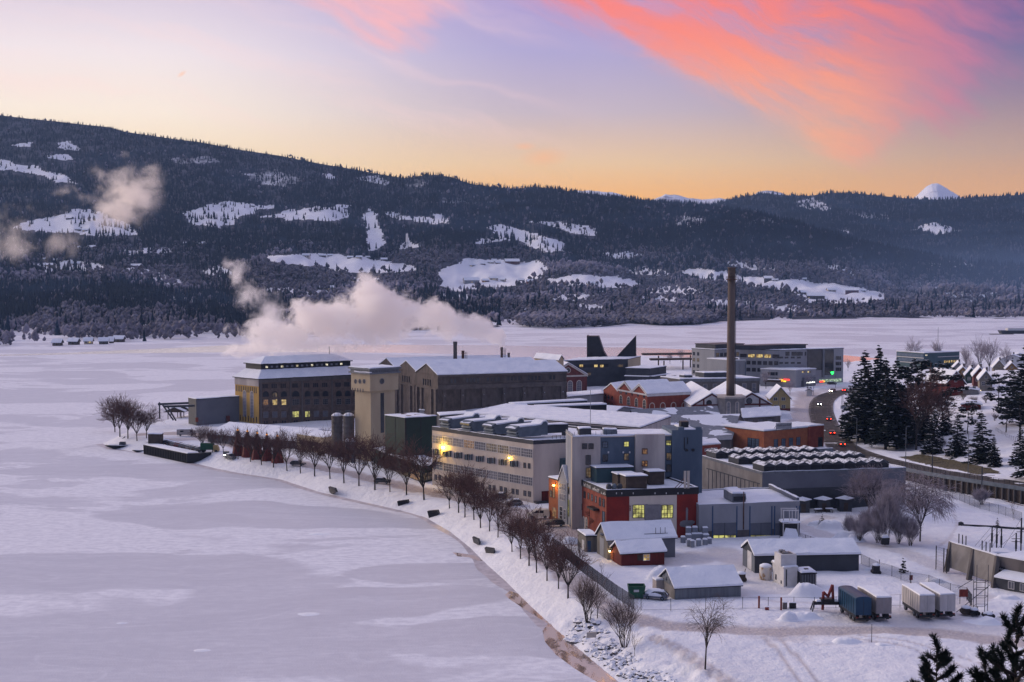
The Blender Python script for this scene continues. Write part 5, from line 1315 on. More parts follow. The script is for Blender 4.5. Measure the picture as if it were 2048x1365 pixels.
A0 = P(1491, 848, 6.4); b.ev = (A0-C0)[:2]; b.Lv = float(np.linalg.norm(b.ev)); b.ev /= b.Lv; b.R = Wall(b.w(0, 0), b.w(b.Lu, 0), b.root); b.root.location = (*b.B, 3)
b.gable(W_['concd'], 5.6, 'u', ov=.4, snow=.15, roofm=m)
b.box('skylight_dormer', W_['dark'], b.Lu*.34, b.Lu*.46, -2.5, 3.0, 8.8, 10.2, .3)
bb = b.mb(); bb.extrude([(b.Lu*.33, -2.8, 10.2), (b.Lu*.47, -2.8, 10.2), (b.Lu*.40, -2.8, 12.0)], (0, 7.5, 0)); bb.build('dormer_roof', SNOWR, b.root)
b = Bld('foundry_annex', 'narrow hall with patchy roof ridge behind the patchy foundry roof', 'hall', 9.0, (1262, 836), (1268, 842), (1440, 834), Lv=14); b.gable(W_['concd'], 2.8, 'u', ov=.3, snow=.2, roofm=m)
b = Bld('brick_store', 'small flat red brick store right of the blue grey block', 'building', 8.0, (1400, 887), (1404, 891.5), (1441, 888.5), Lv=10); b.flat(W_['rbrick'], .25, fascia=W_['white3'])
for k in range(2): b.R.win(2+k*2.6, 6.2, 1.8, .7, 'grey', 'w')
# Brick hall with the roof sign
b = Bld('sign_hall', 'orange brick hall with flat snowy roof carrying a grey name board', 'building', 9.5, (1486.7, 858.8), (1527.9, 863.8), (1615.5, 856), Lv=16)
b.flat(W_['orange'], .45, fascia=W_['sheetgrey'])
b.R.prow(4, (*ZO(1008, 385), *ZO(1066, 512)), (*ZO(1360, 362), *ZO(1420, 470)), 'blue', 'd', 2, 4)
b.L.prow(3, (*ZO(595, 372), *ZO(648, 520)), (*ZO(718, 378), *ZO(768, 525)), 'blue', 'd', 2, 4)
b.box('right_wing', W_['rbrick'], b.Lu+.003, b.Lu+6.6, -.5, 10, 2, 9.9, .4); rw = Wall(b.w(b.Lu, -.5), b.w(b.Lu+6.6, -.5), b.root)
rw.pwin(*ZO(1705, 355), *ZO(1768, 515), 'dark', 'd', 1, 1, name='door')
b.box('left_wing', W_['orange'], 1.5, b.Lu*.7, b.Lv+.003, b.Lv+9, 2, 9.7, .4); lw = Wall(b.w(1.5, b.Lv+9), b.w(1.5, b.Lv), b.root); lw.pwin(*ZO(398, 305), *ZO(452, 470), 'blue', 'd', 2, 4)
sg = thing('roof_sign', 'grey name board standing on the orange brick hall roof', 'sign', P(1567, 859, 9.9))
s0, s1 = P(1551.5, 859.5, 9.9), P(1583, 857.8, 9.9); sw = Wall(s0, s1, sg); 
sw.panel('board', W_['lgrey'], 0, sw.L, 10.0, 11.9, .12); mb = MB()
for k in (0.3, sw.L-.3): mb.tube(sw.pt(k, 9.7, -.2), sw.pt(k, 11.5, -.05), .08); mb.tube(sw.pt(k, 9.8, -1.6), sw.pt(k, 11.4, -.05), .06)
mb.build('strut', W_['dark'], sg)
def text(txt, wall, u, z, size, m, parent, out=.14, name='lettering', width=None):
    cu = bpy.data.curves.new(name, 'FONT'); cu.body = txt; cu.size = size; cu.extrude = .01; cu.align_x = 'CENTER'; cu.align_y = 'CENTER'
    o = bpy.data.objects.new(name, cu); COL.objects.link(o); dg = bpy.context.evaluated_depsgraph_get()
    me = bpy.data.meshes.new_from_object(o.evaluated_get(dg)); bpy.data.objects.remove(o); me.materials.clear(); me.materials.append(m)
    o = bpy.data.objects.new(name, me); COL.objects.link(o); o.parent = parent
    o.location = Vector(wall.pt(u, z, out))-parent.location; o.rotation_euler = (math.pi/2, 0, wall.ang)
    if width: xs = [v.co.x for v in me.vertices]; o.scale.x = width/(max(xs)-min(xs))
    return o
text('Hydroparken', sw, sw.L/2, 11.15, .95, W_['dark'], sg, width=sw.L*.88)
# ================================================================= near factory buildings
# ---- long white building with the roof ducts
b = Bld('white_factory', 'long weathered white factory with four rows of windows and big roof ducts', 'factory', 17.7, (864.4, 859), (1066.6, 887.4), (1136, 883.5), Lu=30)
b.flat(W_['white'], .25, fascia=W_['dgrey'], par=.7)
R1 = ((*ZA(128, 268), *ZA(226, 348)), (*ZA(1040, 396), *ZA(1152, 478)))
b.L.prow(9, *R1, kind='pale', fr='w', nx=6, ny=3, kinds={3: 'amber', 4: 'grey', 5: 'dim', 6: 'dim', 8: 'grey'})
b.L.prow(9, (*ZA(140, 535), *ZA(232, 608)), (*ZA(1040, 682), *ZA(1152, 772)), kind='grey', fr='w', nx=6, ny=3, kinds={0: 'blue', 5: 'pale'})
xs = [(172, 430), (280, 448), (390, 464), (498, 482), (612, 500), (728, 518), (846, 534), (963, 551)]
for k, (x, y) in enumerate(xs):
    for s_ in (-1, 1):
        o = b.L.pwin(*ZA(x+s_*22-15, y-26), *ZA(x+s_*22+15, y+28), 'blue' if k != 6 else 'dim', 'd', 1, 2)
        u0, u1, z0, z1 = b.L.rect(*ZA(x+s_*22-17, y-28), *ZA(x+s_*22+17, y+28)); b.L.panel('window_hood', W_['white2'], u0, u1, z1, z1+.14, .55); b.L.panel('window_cheek', W_['duct'], u1-.18, u1, z0, z1, .5)
for x, y in ((1073, 568), (1118, 575)): b.L.pwin(*ZA(x-10, y-25), *ZA(x+10, y+25), 'dark', 'd', 1, 2)
for x, y in ((163, 690), (204, 696), (268, 707), (308, 713), (385, 730), (430, 738), (487, 750), (530, 757), (598, 770), (642, 778), (716, 792), (760, 800), (832, 810), (877, 822), (953, 834), (997, 842), (1075, 855), (1122, 862)):
    b.L.pwin(*ZA(x-11, y-25), *ZA(x+11, y+25), 'grey', 'd', 1, 2)
b.R.ppanel('gate', W_['barnred'], *ZA(1245, 832), *ZA(1320, 930), .12); b.R.ppanel('loading_dock', W_['dgrey'], *ZA(1165, 932), *ZA(1320, 965), 1.6)
b.R.ppanel('blue_bay', W_['teal'], *ZA(1430, 495), *ZA(1505, 660), 2.2)
b.L.panel('base', W_['white2'], 0, b.L.L, 2, 3.7, .05)
def rooftop_duct(px, py, sc=1.0):
    """square intake duct lying along the roof, hump and long tail; px,py = lower left corner on the roof"""
    u, v = b.uv(px, py, 18.1); mb = b.mb(); w = 3.3
    prof = lambda l: [(u+a*sc, v, 18.35+z) for a, z in l]
    def ex(l, vo, wd, m=0):
        q = [(u+a*sc, v+vo, 18.35+z) for a, z in l]; mb.extrude(q, (0, wd, 0), m)
    t = thing('roof_duct', '', 'duct', b.T(u, v, 18.1), 'big roof ducts on the white factory')
    ex([(.8, 0), (6.6, .2), (6.6, 2.9), (.7, 2.5), (.2, 1.9), (.5, 1.0)], 0, w)
    mb.build('body', W_['duct'], t); mb = b.mb()
    ex([(-.45, 1.75), (.8, 2.53), (.5, 2.9), (-.7, 2.15)], -.15, w+.3); ex([(-.1, .9), (.7, 1.9), (.4, 1.95), (-.35, 1.1)], -.1, w+.2); ex([(-.1, .1), (.7, .9), (.4, 1.0), (-.4, .3)], -.1, w+.2)
    mb.build('intake_louvre', W_['duct'], t); mb = b.mb()
    ex([(6.6, .3), (8.6, .3), (8.6, 3.2), (8.0, 3.7), (7.2, 3.6), (6.6, 3.0)], .2, w-.4); mb.build('hump', W_['duct'], t); mb = b.mb()
    ex([(8.6, .6), (14.5, .6), (14.5, 2.7), (8.6, 2.7)], .5, w-1.0); mb.build('tail', W_['dgrey'], t); mb = b.mb()
    ex([(.7, 2.55), (6.6, 2.95), (7.2, 3.65), (8.0, 3.75), (8.6, 3.25), (8.5, 3.5), (8.0, 4.05), (7.1, 3.95), (6.4, 3.25), (.8, 2.9), (-.6, 2.3), (-.5, 2.15)], -.1, w+.2); ex([(8.7, 2.72), (14.5, 2.72), (14.4, 2.95), (8.7, 2.95)], .45, w-.9)
    mb.build('snow_cover', SNOWR, t)
    return t
for k, (x, y) in enumerate(((300, 208), (520, 238), (750, 266), (990, 296))):
    rooftop_duct(*ZA(x, y))['label'] = ['large grey roof duct farthest from the blue grey block, leftmost of four', 'large grey roof duct, second from the left of four', 'large grey roof duct, third from the left of four', 'large grey roof duct nearest the blue grey block, rightmost of four'][k]
t = thing('roof_pipe', 'low pipe run with a round fan on the white factory roof', 'pipe', b.T(14, 6, 18.2))
mb = b.mb(); mb.box(12, 24, 4.2, 5.6, 18.6, 19.6, 0); mb.build('pipe_run', W_['dgrey'], t)
mb = MB(); mb.lathe(b.T(15.5, 3.2, 18.2), [(.9, 0), (.9, 1.6), (1.15, 1.7), (1.15, 2.3), (.3, 2.6)], 12); mb.build('fan', W_['dgrey'], t)
mb = b.mb()
for k in range(16): mb.tube((6+k*1.1, 1.2, 18.2), (6+k*1.1, 1.2, 19.2), .04)
mb.tube((6, 1.2, 19.15), (22.5, 1.2, 19.15), .05); mb.build('railing', W_['dark'], t)
wall_lamp(b.L, *ZA(252, 385), 'blazing yellow lamp high on the white factory wall, left of the two lamps', 900, (1, .58, .06), .38, 60)
wall_lamp(b.L, *ZA(928, 488), 'small amber lamp on the white factory wall, right of the two lamps', 60, (1, .6, .1), .22, 45)
WF = b

# ---- tall blue grey block in four painted bays
b = Bld('silo_block', 'tall windowed block painted in white and blue grey bays', 'building', 23.1, (1133, 866), (1146.5, 876), (1402, 871))
b.flat(W_['blue'], .3, fascia=W_['white2'])
def bay(m, x0, x1, ztop_, out, lab=None):
    u0, _ = b.R.hit(x0, 930); u1, _ = b.R.hit(x1, 930); return b.R.panel('painted_bay', m, u0, u1, 2, ztop_, out)
bay(W_['white2'], *[ZB(x, 0)[0] for x in (325, 615)], 23.2, .35); bay(W_['white2'], *[ZB(x, 0)[0] for x in (968, 1268)], 23.6, .9)
b.L.panel('pale_side', W_['bgrey'], 0, b.L.L, 2, 23.9, .15); b.L.off = .24; b.L.panel('corner_strip', W_['cream'], b.L.L-1.2, b.L.L, 2, 23.2, .22)
u0, _ = b.R.hit(*ZB(1345, 300)); b.box('blue_tower', W_['blue'], u0, b.Lu+.2, -.5, 9, 2, 24.4); 
for (a, c) in ((1410, 1470), (1588, 1648)): q0, _ = b.R.hit(*ZB(a, 200)); q1, _ = b.R.hit(*ZB(c, 200)); b.box('merlon', W_['blue'], q0, q1, -.5, 1, 24.403, 25.0)
q0, _ = b.R.hit(*ZB(1470, 200)); q1, _ = b.R.hit(*ZB(1588, 200)); b.box('snow_cover', SNOWR, q0, q1, -.4, 8.5, 24.403, 24.7)
front = Wall(np.array(b.R.pt(0, 0, .36))[:2], np.array(b.R.pt(b.Lu, 0, .36))[:2], b.root); front9 = Wall(np.array(b.R.pt(0, 0, .91))[:2], np.array(b.R.pt(b.Lu, 0, .91))[:2], b.root)
for (x0, y0, x1, y1, kd) in ((433, 245, 480, 297, 'dark'), (499, 245, 546, 297, 'dark'), (470, 363, 516, 457, 'dark'), (472, 495, 518, 590, 'dim')): front.pwin(*ZB(x0, y0), *ZB(x1, y1), kd, 'd', 2, 3)
for (x0, y0, x1, y1, kd) in ((642, 230, 690, 280, 'blue'), (862, 226, 906, 272, 'green'), (645, 360, 690, 424, 'dark'), (862, 350, 908, 412, 'dim'), (865, 480, 908, 520, 'dim'), (642, 480, 690, 520, 'dim')): b.R.pwin(*ZB(x0, y0), *ZB(x1, y1), kd, 'd', 2, 2)
for (x0, y0, x1, y1, kd) in ((1047, 298, 1097, 348, 'amber'), (1047, 425, 1097, 474, 'amber'), (1047, 550, 1097, 604, 'orange')): front9.pwin(*ZB(x0, y0), *ZB(x1, y1), kd, 'd', 2, 2)
for (x0, y0, x1, y1, kd) in ((1295, 212, 1338, 258, 'green'), (1297, 340, 1342, 410, 'dim'), (1297, 462, 1342, 530, 'dark'), (1297, 585, 1340, 600, 'dark')): b.R.pwin(*ZB(x0, y0), *ZB(x1, y1), kd, 'd', 3, 2)
fb = Wall(np.array(b.R.pt(0, 0, .51))[:2], np.array(b.R.pt(b.Lu, 0, .51))[:2], b.root)
for (x, y0, y1) in ((1478, 180, 310), (1510, 180, 250)): fb.ppanel('downpipe', W_['dark'], *ZB(x-3, y0), *ZB(x+3, y1), .15)
for (x, y) in ((1500, 310), (1565, 310)): fb.ppanel('vent_box', W_['dark'], *ZB(x-11, y-11), *ZB(x+11, y+11), .5)
for x, y in ((700, 333), (852, 333), (918, 333)): b.R.ppanel('wall_vent', W_['white3'], *ZB(x-7, y-9), *ZB(x+7, y+9), .1)
b.L.row(1, b.L.L*.5, b.L.L*.5, 5, 1.2, 3.5, 'green', 'd', 2, 3); b.L.row(1, b.L.L*.5, b.L.L*.5, 10, 1.0, 1.4, 'dark', 'd', 1, 2)
b.box('roof_housing', W_['dgrey'], 1.5, 4.2, .8, 3, 23.4, 25.0, .2); b.box('roof_unit', W_['duct'], 7, 10, .8, 2.2, 23.5, 24.8, .2); b.box('roof_vent', W_['dark'], b.Lu*.86, b.Lu*.92, 2, 4, 24.7, 26.0)
mb = MB(); q = b.T(4.6, 4, 23.4); mb.tube(q, (q[0], q[1], 33.2), .07); mb.tube((q[0]-1.4, q[1], 31), (q[0]+.6, q[1], 31), .04); mb.build('antenna', W_['lgrey'], b.root)
mb = MB()
for k in range(9): mb.tube(b.T(.3+k*1.2, .15, 23.3), b.T(.3+k*1.2, .15, 24.4), .04)
mb.build('railing', W_['dark'], b.root)
SB = b
# ---- little row at the foot of the block, facing the shore
b = Bld('shore_house', 'small orange brick house front lit by a wall lamp beside the parked van', 'house', 12.2, (1097.5, 956.5), (1116.5, 961.5), (1150, 958), Lu=9)
b.flat(W_['orange'], .3); b.L.pwin(*ZA(1358, 1000), *ZA(1395, 1108), 'amber', 'n', 1, 1, name='door'); b.L.pwin(*ZA(1332, 830), *ZA(1350, 890), 'dim', 'd', 1, 2); b.L.pwin(*ZA(1362, 790), *ZA(1380, 900), 'amber', 'd', 1, 2)
wall_lamp(b.L, *ZA(1390, 770), 'orange lamp on the small brick house front', 150, (1, .5, .06), .25, 40)
b = Bld('gabled_house', 'narrow blue grey gabled house wedged against the tall block', 'house', 12.2, (1116.2, 961.5), (1134.5, 966.5), (1172, 962), Lu=10)
b.gable(W_['bgrey'], 3.4, 'u', ov=.15, snow=.25)
for z in (10.4, 8.0): 
    for k in range(3): b.L.win(1.2+k*(b.L.L-2.4)/2, z, .8, 1.4, 'grey', 'w', 2, 2)
b.L.win(b.L.L*.35, 3.4, 1.2, 3.0, 'dark', 'w', 1, 3); b.L.win(b.L.L*.75, 3.8, .9, 2.2, 'grey', 'w', 1, 3)

# ---- red mural building
b = Bld('mural_building', 'flat roofed red building with mural walls and lit workshop windows', 'building', 13.2, (1152, 960), (1213.5, 986), (1396, 979.8))
b.flat(W_['red'], .25, fascia=W_['dark'], par=.55)
b.L.panel('side_wall', W_['redside'], 0, b.L.L, 2, 12.6, .08); b.L.off = .085
m, nt_, bs = newmat('brush pattern'); p_ = nt_.pos()
n_ = nt_.noise(nt_.mapping(p_, scale=(1.2, 1.2, 3.5)), 1.3, 2, .5, 1.5); nt_.link(nt_.mix(nt_.sstep(n_, .52, .55), (.02, .022, .028), (.66, .64, .62)), bs.inputs['Base Color'])
mb = MB(); mm = rng
b.L.panel('dark_band', W_['dark'], -.1, b.L.L+.1, 12.5, 13.8, .22)
for k in range(34):
    if rng.random() < .12: continue
    u = .5+k*(b.L.L-1)/33; h = rng.uniform(.4, .95); s_ = rng.uniform(.1, .35)
    a, c = np.array(b.L.pt(u, 12.62, .26)), np.array(b.L.pt(u+s_, 12.62+h, .26)); e = np.array([*b.L.t, 0])*rng.uniform(.1, .2); mb.face([a, a+e, c+e, c])
    if rng.random() < .5: a2 = np.array(b.L.pt(u, 12.62+h*rng.random(), .262)); mb.face([a2, a2+np.array([*b.L.t, 0])*.5, a2+np.array([*b.L.t, 0])*.5+[0, 0, .14], a2+[0, 0, .14]])
mb.build('brush_pattern', W_['white3'], b.root)
b.R.panel('dark_band', W_['dark'], -.1, b.Lu+.1, 12.3, 13.75, .2)
for x in (780, 835, 952, 1175, 1290, 1410, 1463): b.R.ppanel('mark', W_['white3'], *ZB(x-4, 742), *ZB(x+4, 760), .24)
b.R.ppanel('white_bay', W_['white'], *ZB(914, 760), *ZB(1398, 1165), .12)
fw = Wall(np.array(b.R.pt(0, 0, .13))[:2], np.array(b.R.pt(b.Lu, 0, .13))[:2], b.root)
for (x0, x1) in ((952, 1010), (1014, 1064), (1246, 1302), (1308, 1358)): fw.pwin(*ZB(x0, 874), *ZB(x1, 1000), 'green', 'd', 2, 3)
def mural(wall, fz, pts, m, name, out=.06):
    mb = MB(); q = []
    for x, y in pts: u, z = wall.hit(*fz(x, y)); q.append(wall.pt(u, z, out))
    mb.face(q); return mb.build(name, m, b.root)
mural(fw, ZB, [(1068, 868), (1090, 862), (1110, 868), (1230, 866), (1246, 880), (1244, 1010), (1225, 1050), (1190, 1072), (1110, 1072), (1078, 1052), (1066, 1010)], W_['patchgrey'], 'mural_shape')
mural(b.R, ZB, [(1494, 905), (1505, 893), (1516, 915), (1512, 1030), (1560, 1028), (1586, 1040), (1582, 1056), (1548, 1085), (1480, 1102), (1440, 1092), (1428, 1075), (1436, 1045), (1466, 1030), (1492, 1030)], W_['patchgrey'], 'mural_shape')
mural(b.R, ZB, [(1600, 1070), (1626, 1060), (1626, 1170), (1602, 1172)], W_['patchgrey'], 'mural_shape')
for (x, y) in ((922, 885), (922, 905), (922, 924)): fw.ppanel('wall_light', W_['barnred'], *ZB(x-5, y-6), *ZB(x+5, y+6), .15)
for (x0, y0, x1, y1, kd) in ((388, 705, 404, 760, 'grey'), (455, 735, 470, 800, 'dark'), (495, 750, 508, 810, 'grey'), (532, 768, 545, 828, 'pale'), (570, 785, 583, 845, 'pale'), (612, 800, 628, 880, 'dark'), (648, 815, 664, 890, 'dark'), (388, 850, 400, 905, 'grey'), (422, 862, 434, 920, 'grey'), (645, 940, 668, 1070, 'blue')): b.L.pwin(*ZB(x0, y0), *ZB(x1, y1), kd, 'd', 1, 2)
for x in (428, 455, 480): b.L.pwin(*ZB(x-7, 990+(x-428)*.4), *ZB(x+7, 1135), 'pale' if x == 455 else 'grey', 't', 1, 4, True)
b.L.ppanel('balcony', W_['dark'], *ZB(540, 895), *ZB(610, 915), 1.4)
st = MB()
for k in range(16):
    u, z = b.L.hit(*ZB(560, 1115)); a = k*.55; st.tube(b.L.pt(u, 3+k*.33, 1.2), tuple(np.array(b.L.pt(u+1.1*math.cos(a), 3+k*.33, 1.2+1.0*math.sin(a)))), .09, n=4)
st.tube(b.L.pt(u, 2.5, 1.2), b.L.pt(u, 9.2, 1.2), .08); st.build('spiral_stair', W_['rust'], b.root)
wall_lamp(b.L, *ZB(355, 1052), 'yellow lamp at the corner of the red mural building', 120, (1, .62, .18), .22, 40)
def roofbox(px, zf, name, label, cat, w, d, h, m, sn=.22, z=13.7, legs=None):
    u, v = b.uv(*zf(*px), z); t = thing(name, label, cat, b.T(u, v, z)); mb = b.mb(); mb.box(u, u+w, v, v+d, z-.1, z+h, 0); mb.build('casing', m, t)
    mb = b.mb(); mb.box(u-.25, u+w+.25, v-.25, v+d+.25, z+h+.003, z+h+.16, 1); mb.box(u-.2, u+w+.2, v-.2, v+d+.2, z+h+.163, z+h+.16+sn, 0, inset=.1); mb.build('lid', [SNOWR, W_['dark']], t); return t, u, v
roofbox((795, 672), ZB, 'roof_hut', 'low dark brick roof hut farthest back of three on the red building', 'roof hut', 4.2, 3, 2.2, W_['wood'])
t, u, v = roofbox((880, 712), ZB, 'roof_hut', 'widest dark brick roof hut nearest the front edge of the red building', 'roof hut', 4.6, 3, 2.6, W_['wood'])
roofbox((1118, 662), ZB, 'roof_hut', 'dark brick roof hut with a small chimney right of the other huts', 'roof hut', 3.4, 3, 2.6, W_['wood'])
roofbox((578, 640), ZB, 'roof_container', 'blue grey container box standing at the back of the red building roof', 'container', 8.2, 3.4, 3.0, W_['teal'])
roofbox((866, 590), ZB, 'roof_container', 'small pale green roof box behind the dark roof huts', 'container', 4.5, 2.4, 1.2, W_['teal'])
t = thing('roof_fan', 'dark fan unit with round casing on the red building roof', 'fan', b.T(u-3.6, v+.3, 13.7))
for k in range(3): mb = MB(); mb.lathe(b.T(u-3.6+k*1.2, v+.4, 13.6), [(.55, 0), (.6, .7), (.45, 1.2), (.1, 1.35)], 10); mb.build('fan_drum', W_['dgrey'] if k != 1 else W_['duct'], t, True)
t = thing('roof_sign_frame', 'pair of upright boards on struts at the right roof edge of the red building', 'sign', P(*ZB(1490, 710), 13.8))
uu, vv = b.uv(*ZB(1475, 708), 13.8)
for k in (0, .75):
    mb = b.mb(); mb.box(uu+k, uu+k+.5, vv, vv+.12, 13.9, 17.6, 0); mb.build('board', W_['trim'], t)
    mb = b.mb(); mb.tube((uu+k+.2, vv+.1, 16.2), (uu+k-1.4, vv+1.4, 13.8), .07); mb.build('strut', W_['rust'], t)
MU = b

# ---- grey workshop with big doors
b = Bld('workshop', 'low grey workshop with tall folding doors and blue corner posts', 'workshop', 9.9, (1352, 985), (1398, 1014), (1599, 1007.3))
b.flat(W_['lgrey'], .3, fascia=W_['lgrey'], par=.45)
b.box('parapet_wall', W_['grey'], b.Lu-.5, b.Lu+.07, .4, b.Lv, 10.3, 11.1, .1)
for x in (200, 416, 532, 727, 752, 947, 972): b.R.ppanel('blue_post', W_['blu2'], *ZC(x-4, 768), *ZC(x+4, 1090), .12)
for (x0, x1, kd) in ((206, 410, 'green'), (538, 724, 'green'), (758, 944, 'dim')):
    b.R.ppanel('folding_door', W_['door'], *ZC(x0, 918), *ZC(x1, 1095), .06)
    dw_ = Wall(np.array(b.R.pt(0, 0, .07))[:2], np.array(b.R.pt(b.Lu, 0, .07))[:2], b.root)
    for k in range(4): w = (x1-x0)/4; dw_.pwin(*ZC(x0+k*w+3, 1030), *ZC(x0+(k+1)*w-5, 1058), kd, 'd', 1, 1)
    dw_.ppanel('door_gap', W_['dark'], *ZC((x0+x1)/2-1.5, 918), *ZC((x0+x1)/2+1.5, 1095), .02)
b.R.ppanel('downpipe', W_['rust'], *ZC(473, 640), *ZC(478, 975), .3)
b.R.panel('base', W_['concd'], 0, b.Lu, 2, 4.6, .03)
uu, vv = b.uv(*ZC(375, 735), 10.3); t = thing('roof_vent', 'big grey ventilation unit on the workshop roof', 'vent', b.T(uu, vv, 10.3))
mb = b.mb(); mb.extrude([(uu, vv, 10.3), (uu+3.0, vv, 10.3), (uu+3.2, vv, 11.0), (uu+3.0, vv, 12.2), (uu, vv, 12.2)], (0, 6, 0)); mb.build('casing', W_['sheetgrey'], t)
mb = b.mb(); mb.box(uu+.3, uu+2.9, vv-.12, vv, 10.6, 11.5, 0); mb.build('louvre', W_['dark'], t); mb = b.mb(); mb.box(uu-.1, uu+3.1, vv-.3, vv+6.1, 12.203, 12.55, 0, inset=.15); mb.build('snow_cover', SNOWR, t)
# white fill rack in front of the workshop corner
c = P(*ZC(895, 1075)); t = thing('loading_rack', 'white steel loading rack with snow heap by the workshop corner', 'rack', c)
mb = MB()
for sx in (-1.55, 1.55):
    for sy in (0, 2.2): mb.tube((c[0]+sx, c[1]+sy, 2.8), (c[0]+sx, c[1]+sy, 9.4), .12)
for z in (6.6, 9.3): mb.box(c[0]-1.7, c[0]+1.7, c[1]-.1, c[1]+.1, z, z+.2); mb.box(c[0]-1.7, c[0]+1.7, c[1]+2.1, c[1]+2.3, z, z+.2)
mb.tube((c[0]-.3, c[1], 6.6), (c[0]-.3, c[1], 9.3), .08); mb.tube((c[0]+.3, c[1], 6.6), (c[0]+.3, c[1], 9.3), .08); mb.build('frame', W_['white3'], t)
mb = MB(); mb.box(c[0]-1.9, c[0]+1.9, c[1]+.2, c[1]+2, 3.2, 6.9); mb.build('hopper', W_['dark'], t)
mb = MB(); mb.box(c[0]-2.1, c[0]+2.1, c[1]-.3, c[1]+2.4, 6.85, 7.2, inset=.2); mb.box(c[0]-2.4, c[0]+2.4, c[1]-1.4, c[1]+.0, 2.8, 3.9, inset=.2); mb.box(c[0]-1.6, c[0]+1.6, c[1]-.7, c[1]+.19, 3.9, 5.6, inset=.5); mb.build('snow_cover', SNOWR, t)

# ---- big grey cooling hall with three rows of roof units
b = Bld('cooling_hall', 'big grey windowless hall with three rows of dark cooling units on its roof', 'hall', 11.9, (1402.5, 913), (1524.9, 946.7), (1811.7, 937.7))
b.flat(W_['grey'], .3, fascia=W_['sheetgrey'], par=.25)
b.L.panel('ribbed_wall', W_['conc'], 0, b.L.L, 2, 11.5, .06)
for k in range(13): u = 4+k*(b.L.L-6)/12; b.L.panel('rib', W_['dgrey'], u, u+.18, 2, 9.2, .14)
b.L.panel('seam', W_['dgrey'], 3, b.L.L-1, 9.1, 9.3, .15)
b.R.panel('dark_front', W_['dgrey'], b.Lu*.11, b.Lu*.80, 2, 8.0, .12)
uu, vv = b.uv(*ZC(1290, 250), 11.9); 
for (u0, u1, v0, v1) in ((b.Lu*.62, b.Lu*.98, b.Lv-.6, b.Lv-.2), (b.Lu*.62, b.Lu*.63, b.Lv*.55, b.Lv-.2)): b.box('parapet_wall', W_['sheetgrey'], u0, u1, v0, v1, 11.9, 13.1, .1)
THIN, nt_, bs = newmat('thin patchy snow'); p_ = nt_.pos(); nt_.link(nt_.mix(nt_.sstep(nt_.noise(p_, .9, 5, .7), .44, .56), (.09, .10, .12), (.72, .74, .79)), bs.inputs['Base Color']); bs.inputs['Roughness'].default_value = .8
first = None
rows = (('front', (635, 455), (1800, 432), 11), ('middle', (440, 400), (1560, 362), 11), ('back', (250, 350), (1145, 312), 9))
for nm, p0, p1, n in rows:
    (u0, v0), (u1, v1) = b.uv(*ZC(*p0), 12.2), b.uv(*ZC(*p1), 12.2); v = (v0+v1)/2; pit = (u1-u0)/n
    for k in range(n):
        u = u0+k*pit; loc = b.T(u, v, 12.2)
        lab = f'dark cooling unit with snowy hipped lid, {ORD[k]} from the left in the {nm} roof row'
        if first is None:
            t = thing('cooling_unit', lab, 'cooling unit', loc, 'cooling units on the hall roof'); L_ = 5.0
            w = pit*.96
            mb = b.mb(); mb.extrude([(u, v, 12.15), (u+w, v, 12.15), (u+w, v, 13.55), (u+w*.5, v, 14.15), (u, v, 13.55)], (0, L_, 0)); mb.build('casing', W_['dgrey'], t)
            mb = b.mb(); mb.box(u+.15, u+w-.15, v-.06, v, 12.3, 13.4); mb.build('fan_grille', W_['dark'], t)
            mb = b.mb(); mb.extrude([(u-.05, v-.05, 13.56), (u+w*.5, v-.05, 14.16), (u+w+.05, v-.05, 13.56), (u+w-.05, v-.05, 13.66), (u+w*.5, v-.05, 14.27), (u+.05, v-.05, 13.66)], (0, L_+.1, 0)); mb.build('snow_lid', THIN, t)
            first = t; Wp = w
        else:
            t = copy_tree(first); t.location = loc; t['label'] = lab
CHl = b
# ---- kiosks with umbrella roofs
kb = [(1033, 768, 'back'), (1222, 763, 'back'), (1410, 758, 'back'), (1000, 815, 'front'), (1183, 808, 'front'), (1375, 803, 'front')]
first = None; cnt = {'back': 0, 'front': 0}
for (x, y, nm) in kb:
    c = P(*ZC(x, y)); k = cnt[nm]; cnt[nm] += 1
    lab = f'{("left", "middle", "right")[k]} dark hut with snowy umbrella roof in the {nm} row beside the cooling hall'
    if first is None:
        t = thing('garden_hut', lab, 'hut', c, 'dark huts beside the cooling hall')
        mb = MB(); mb.box(c[0]-1.45, c[0]+1.45, c[1]-1.3, c[1]+1.3, 2.7, 5.6); mb.build('wall', W_['dgrey'], t)
        mb = MB(); a = 1.9; mb.lathe((c[0], c[1], 5.75), [(.01, .5), (a*1.2, -.02), (a*1.2, -.1), (.3, -.05)], 4); mb.build('roof', W_['dark'], t)
        mb = MB(); mb.lathe((c[0], c[1], 5.79), [(a*1.2, 0), (a*1.12, .16), (.05, .72)], 4); mb.build('snow_cover', SNOWR, t)
        mb = MB(); mb.box(c[0]-.5, c[0]+.5, c[1]-1.36, c[1]-1.3, 3, 5.0); mb.build('door', W_['wood'], t); first = t
    else: t = copy_tree(first); t.location = Vector(c); t['label'] = lab
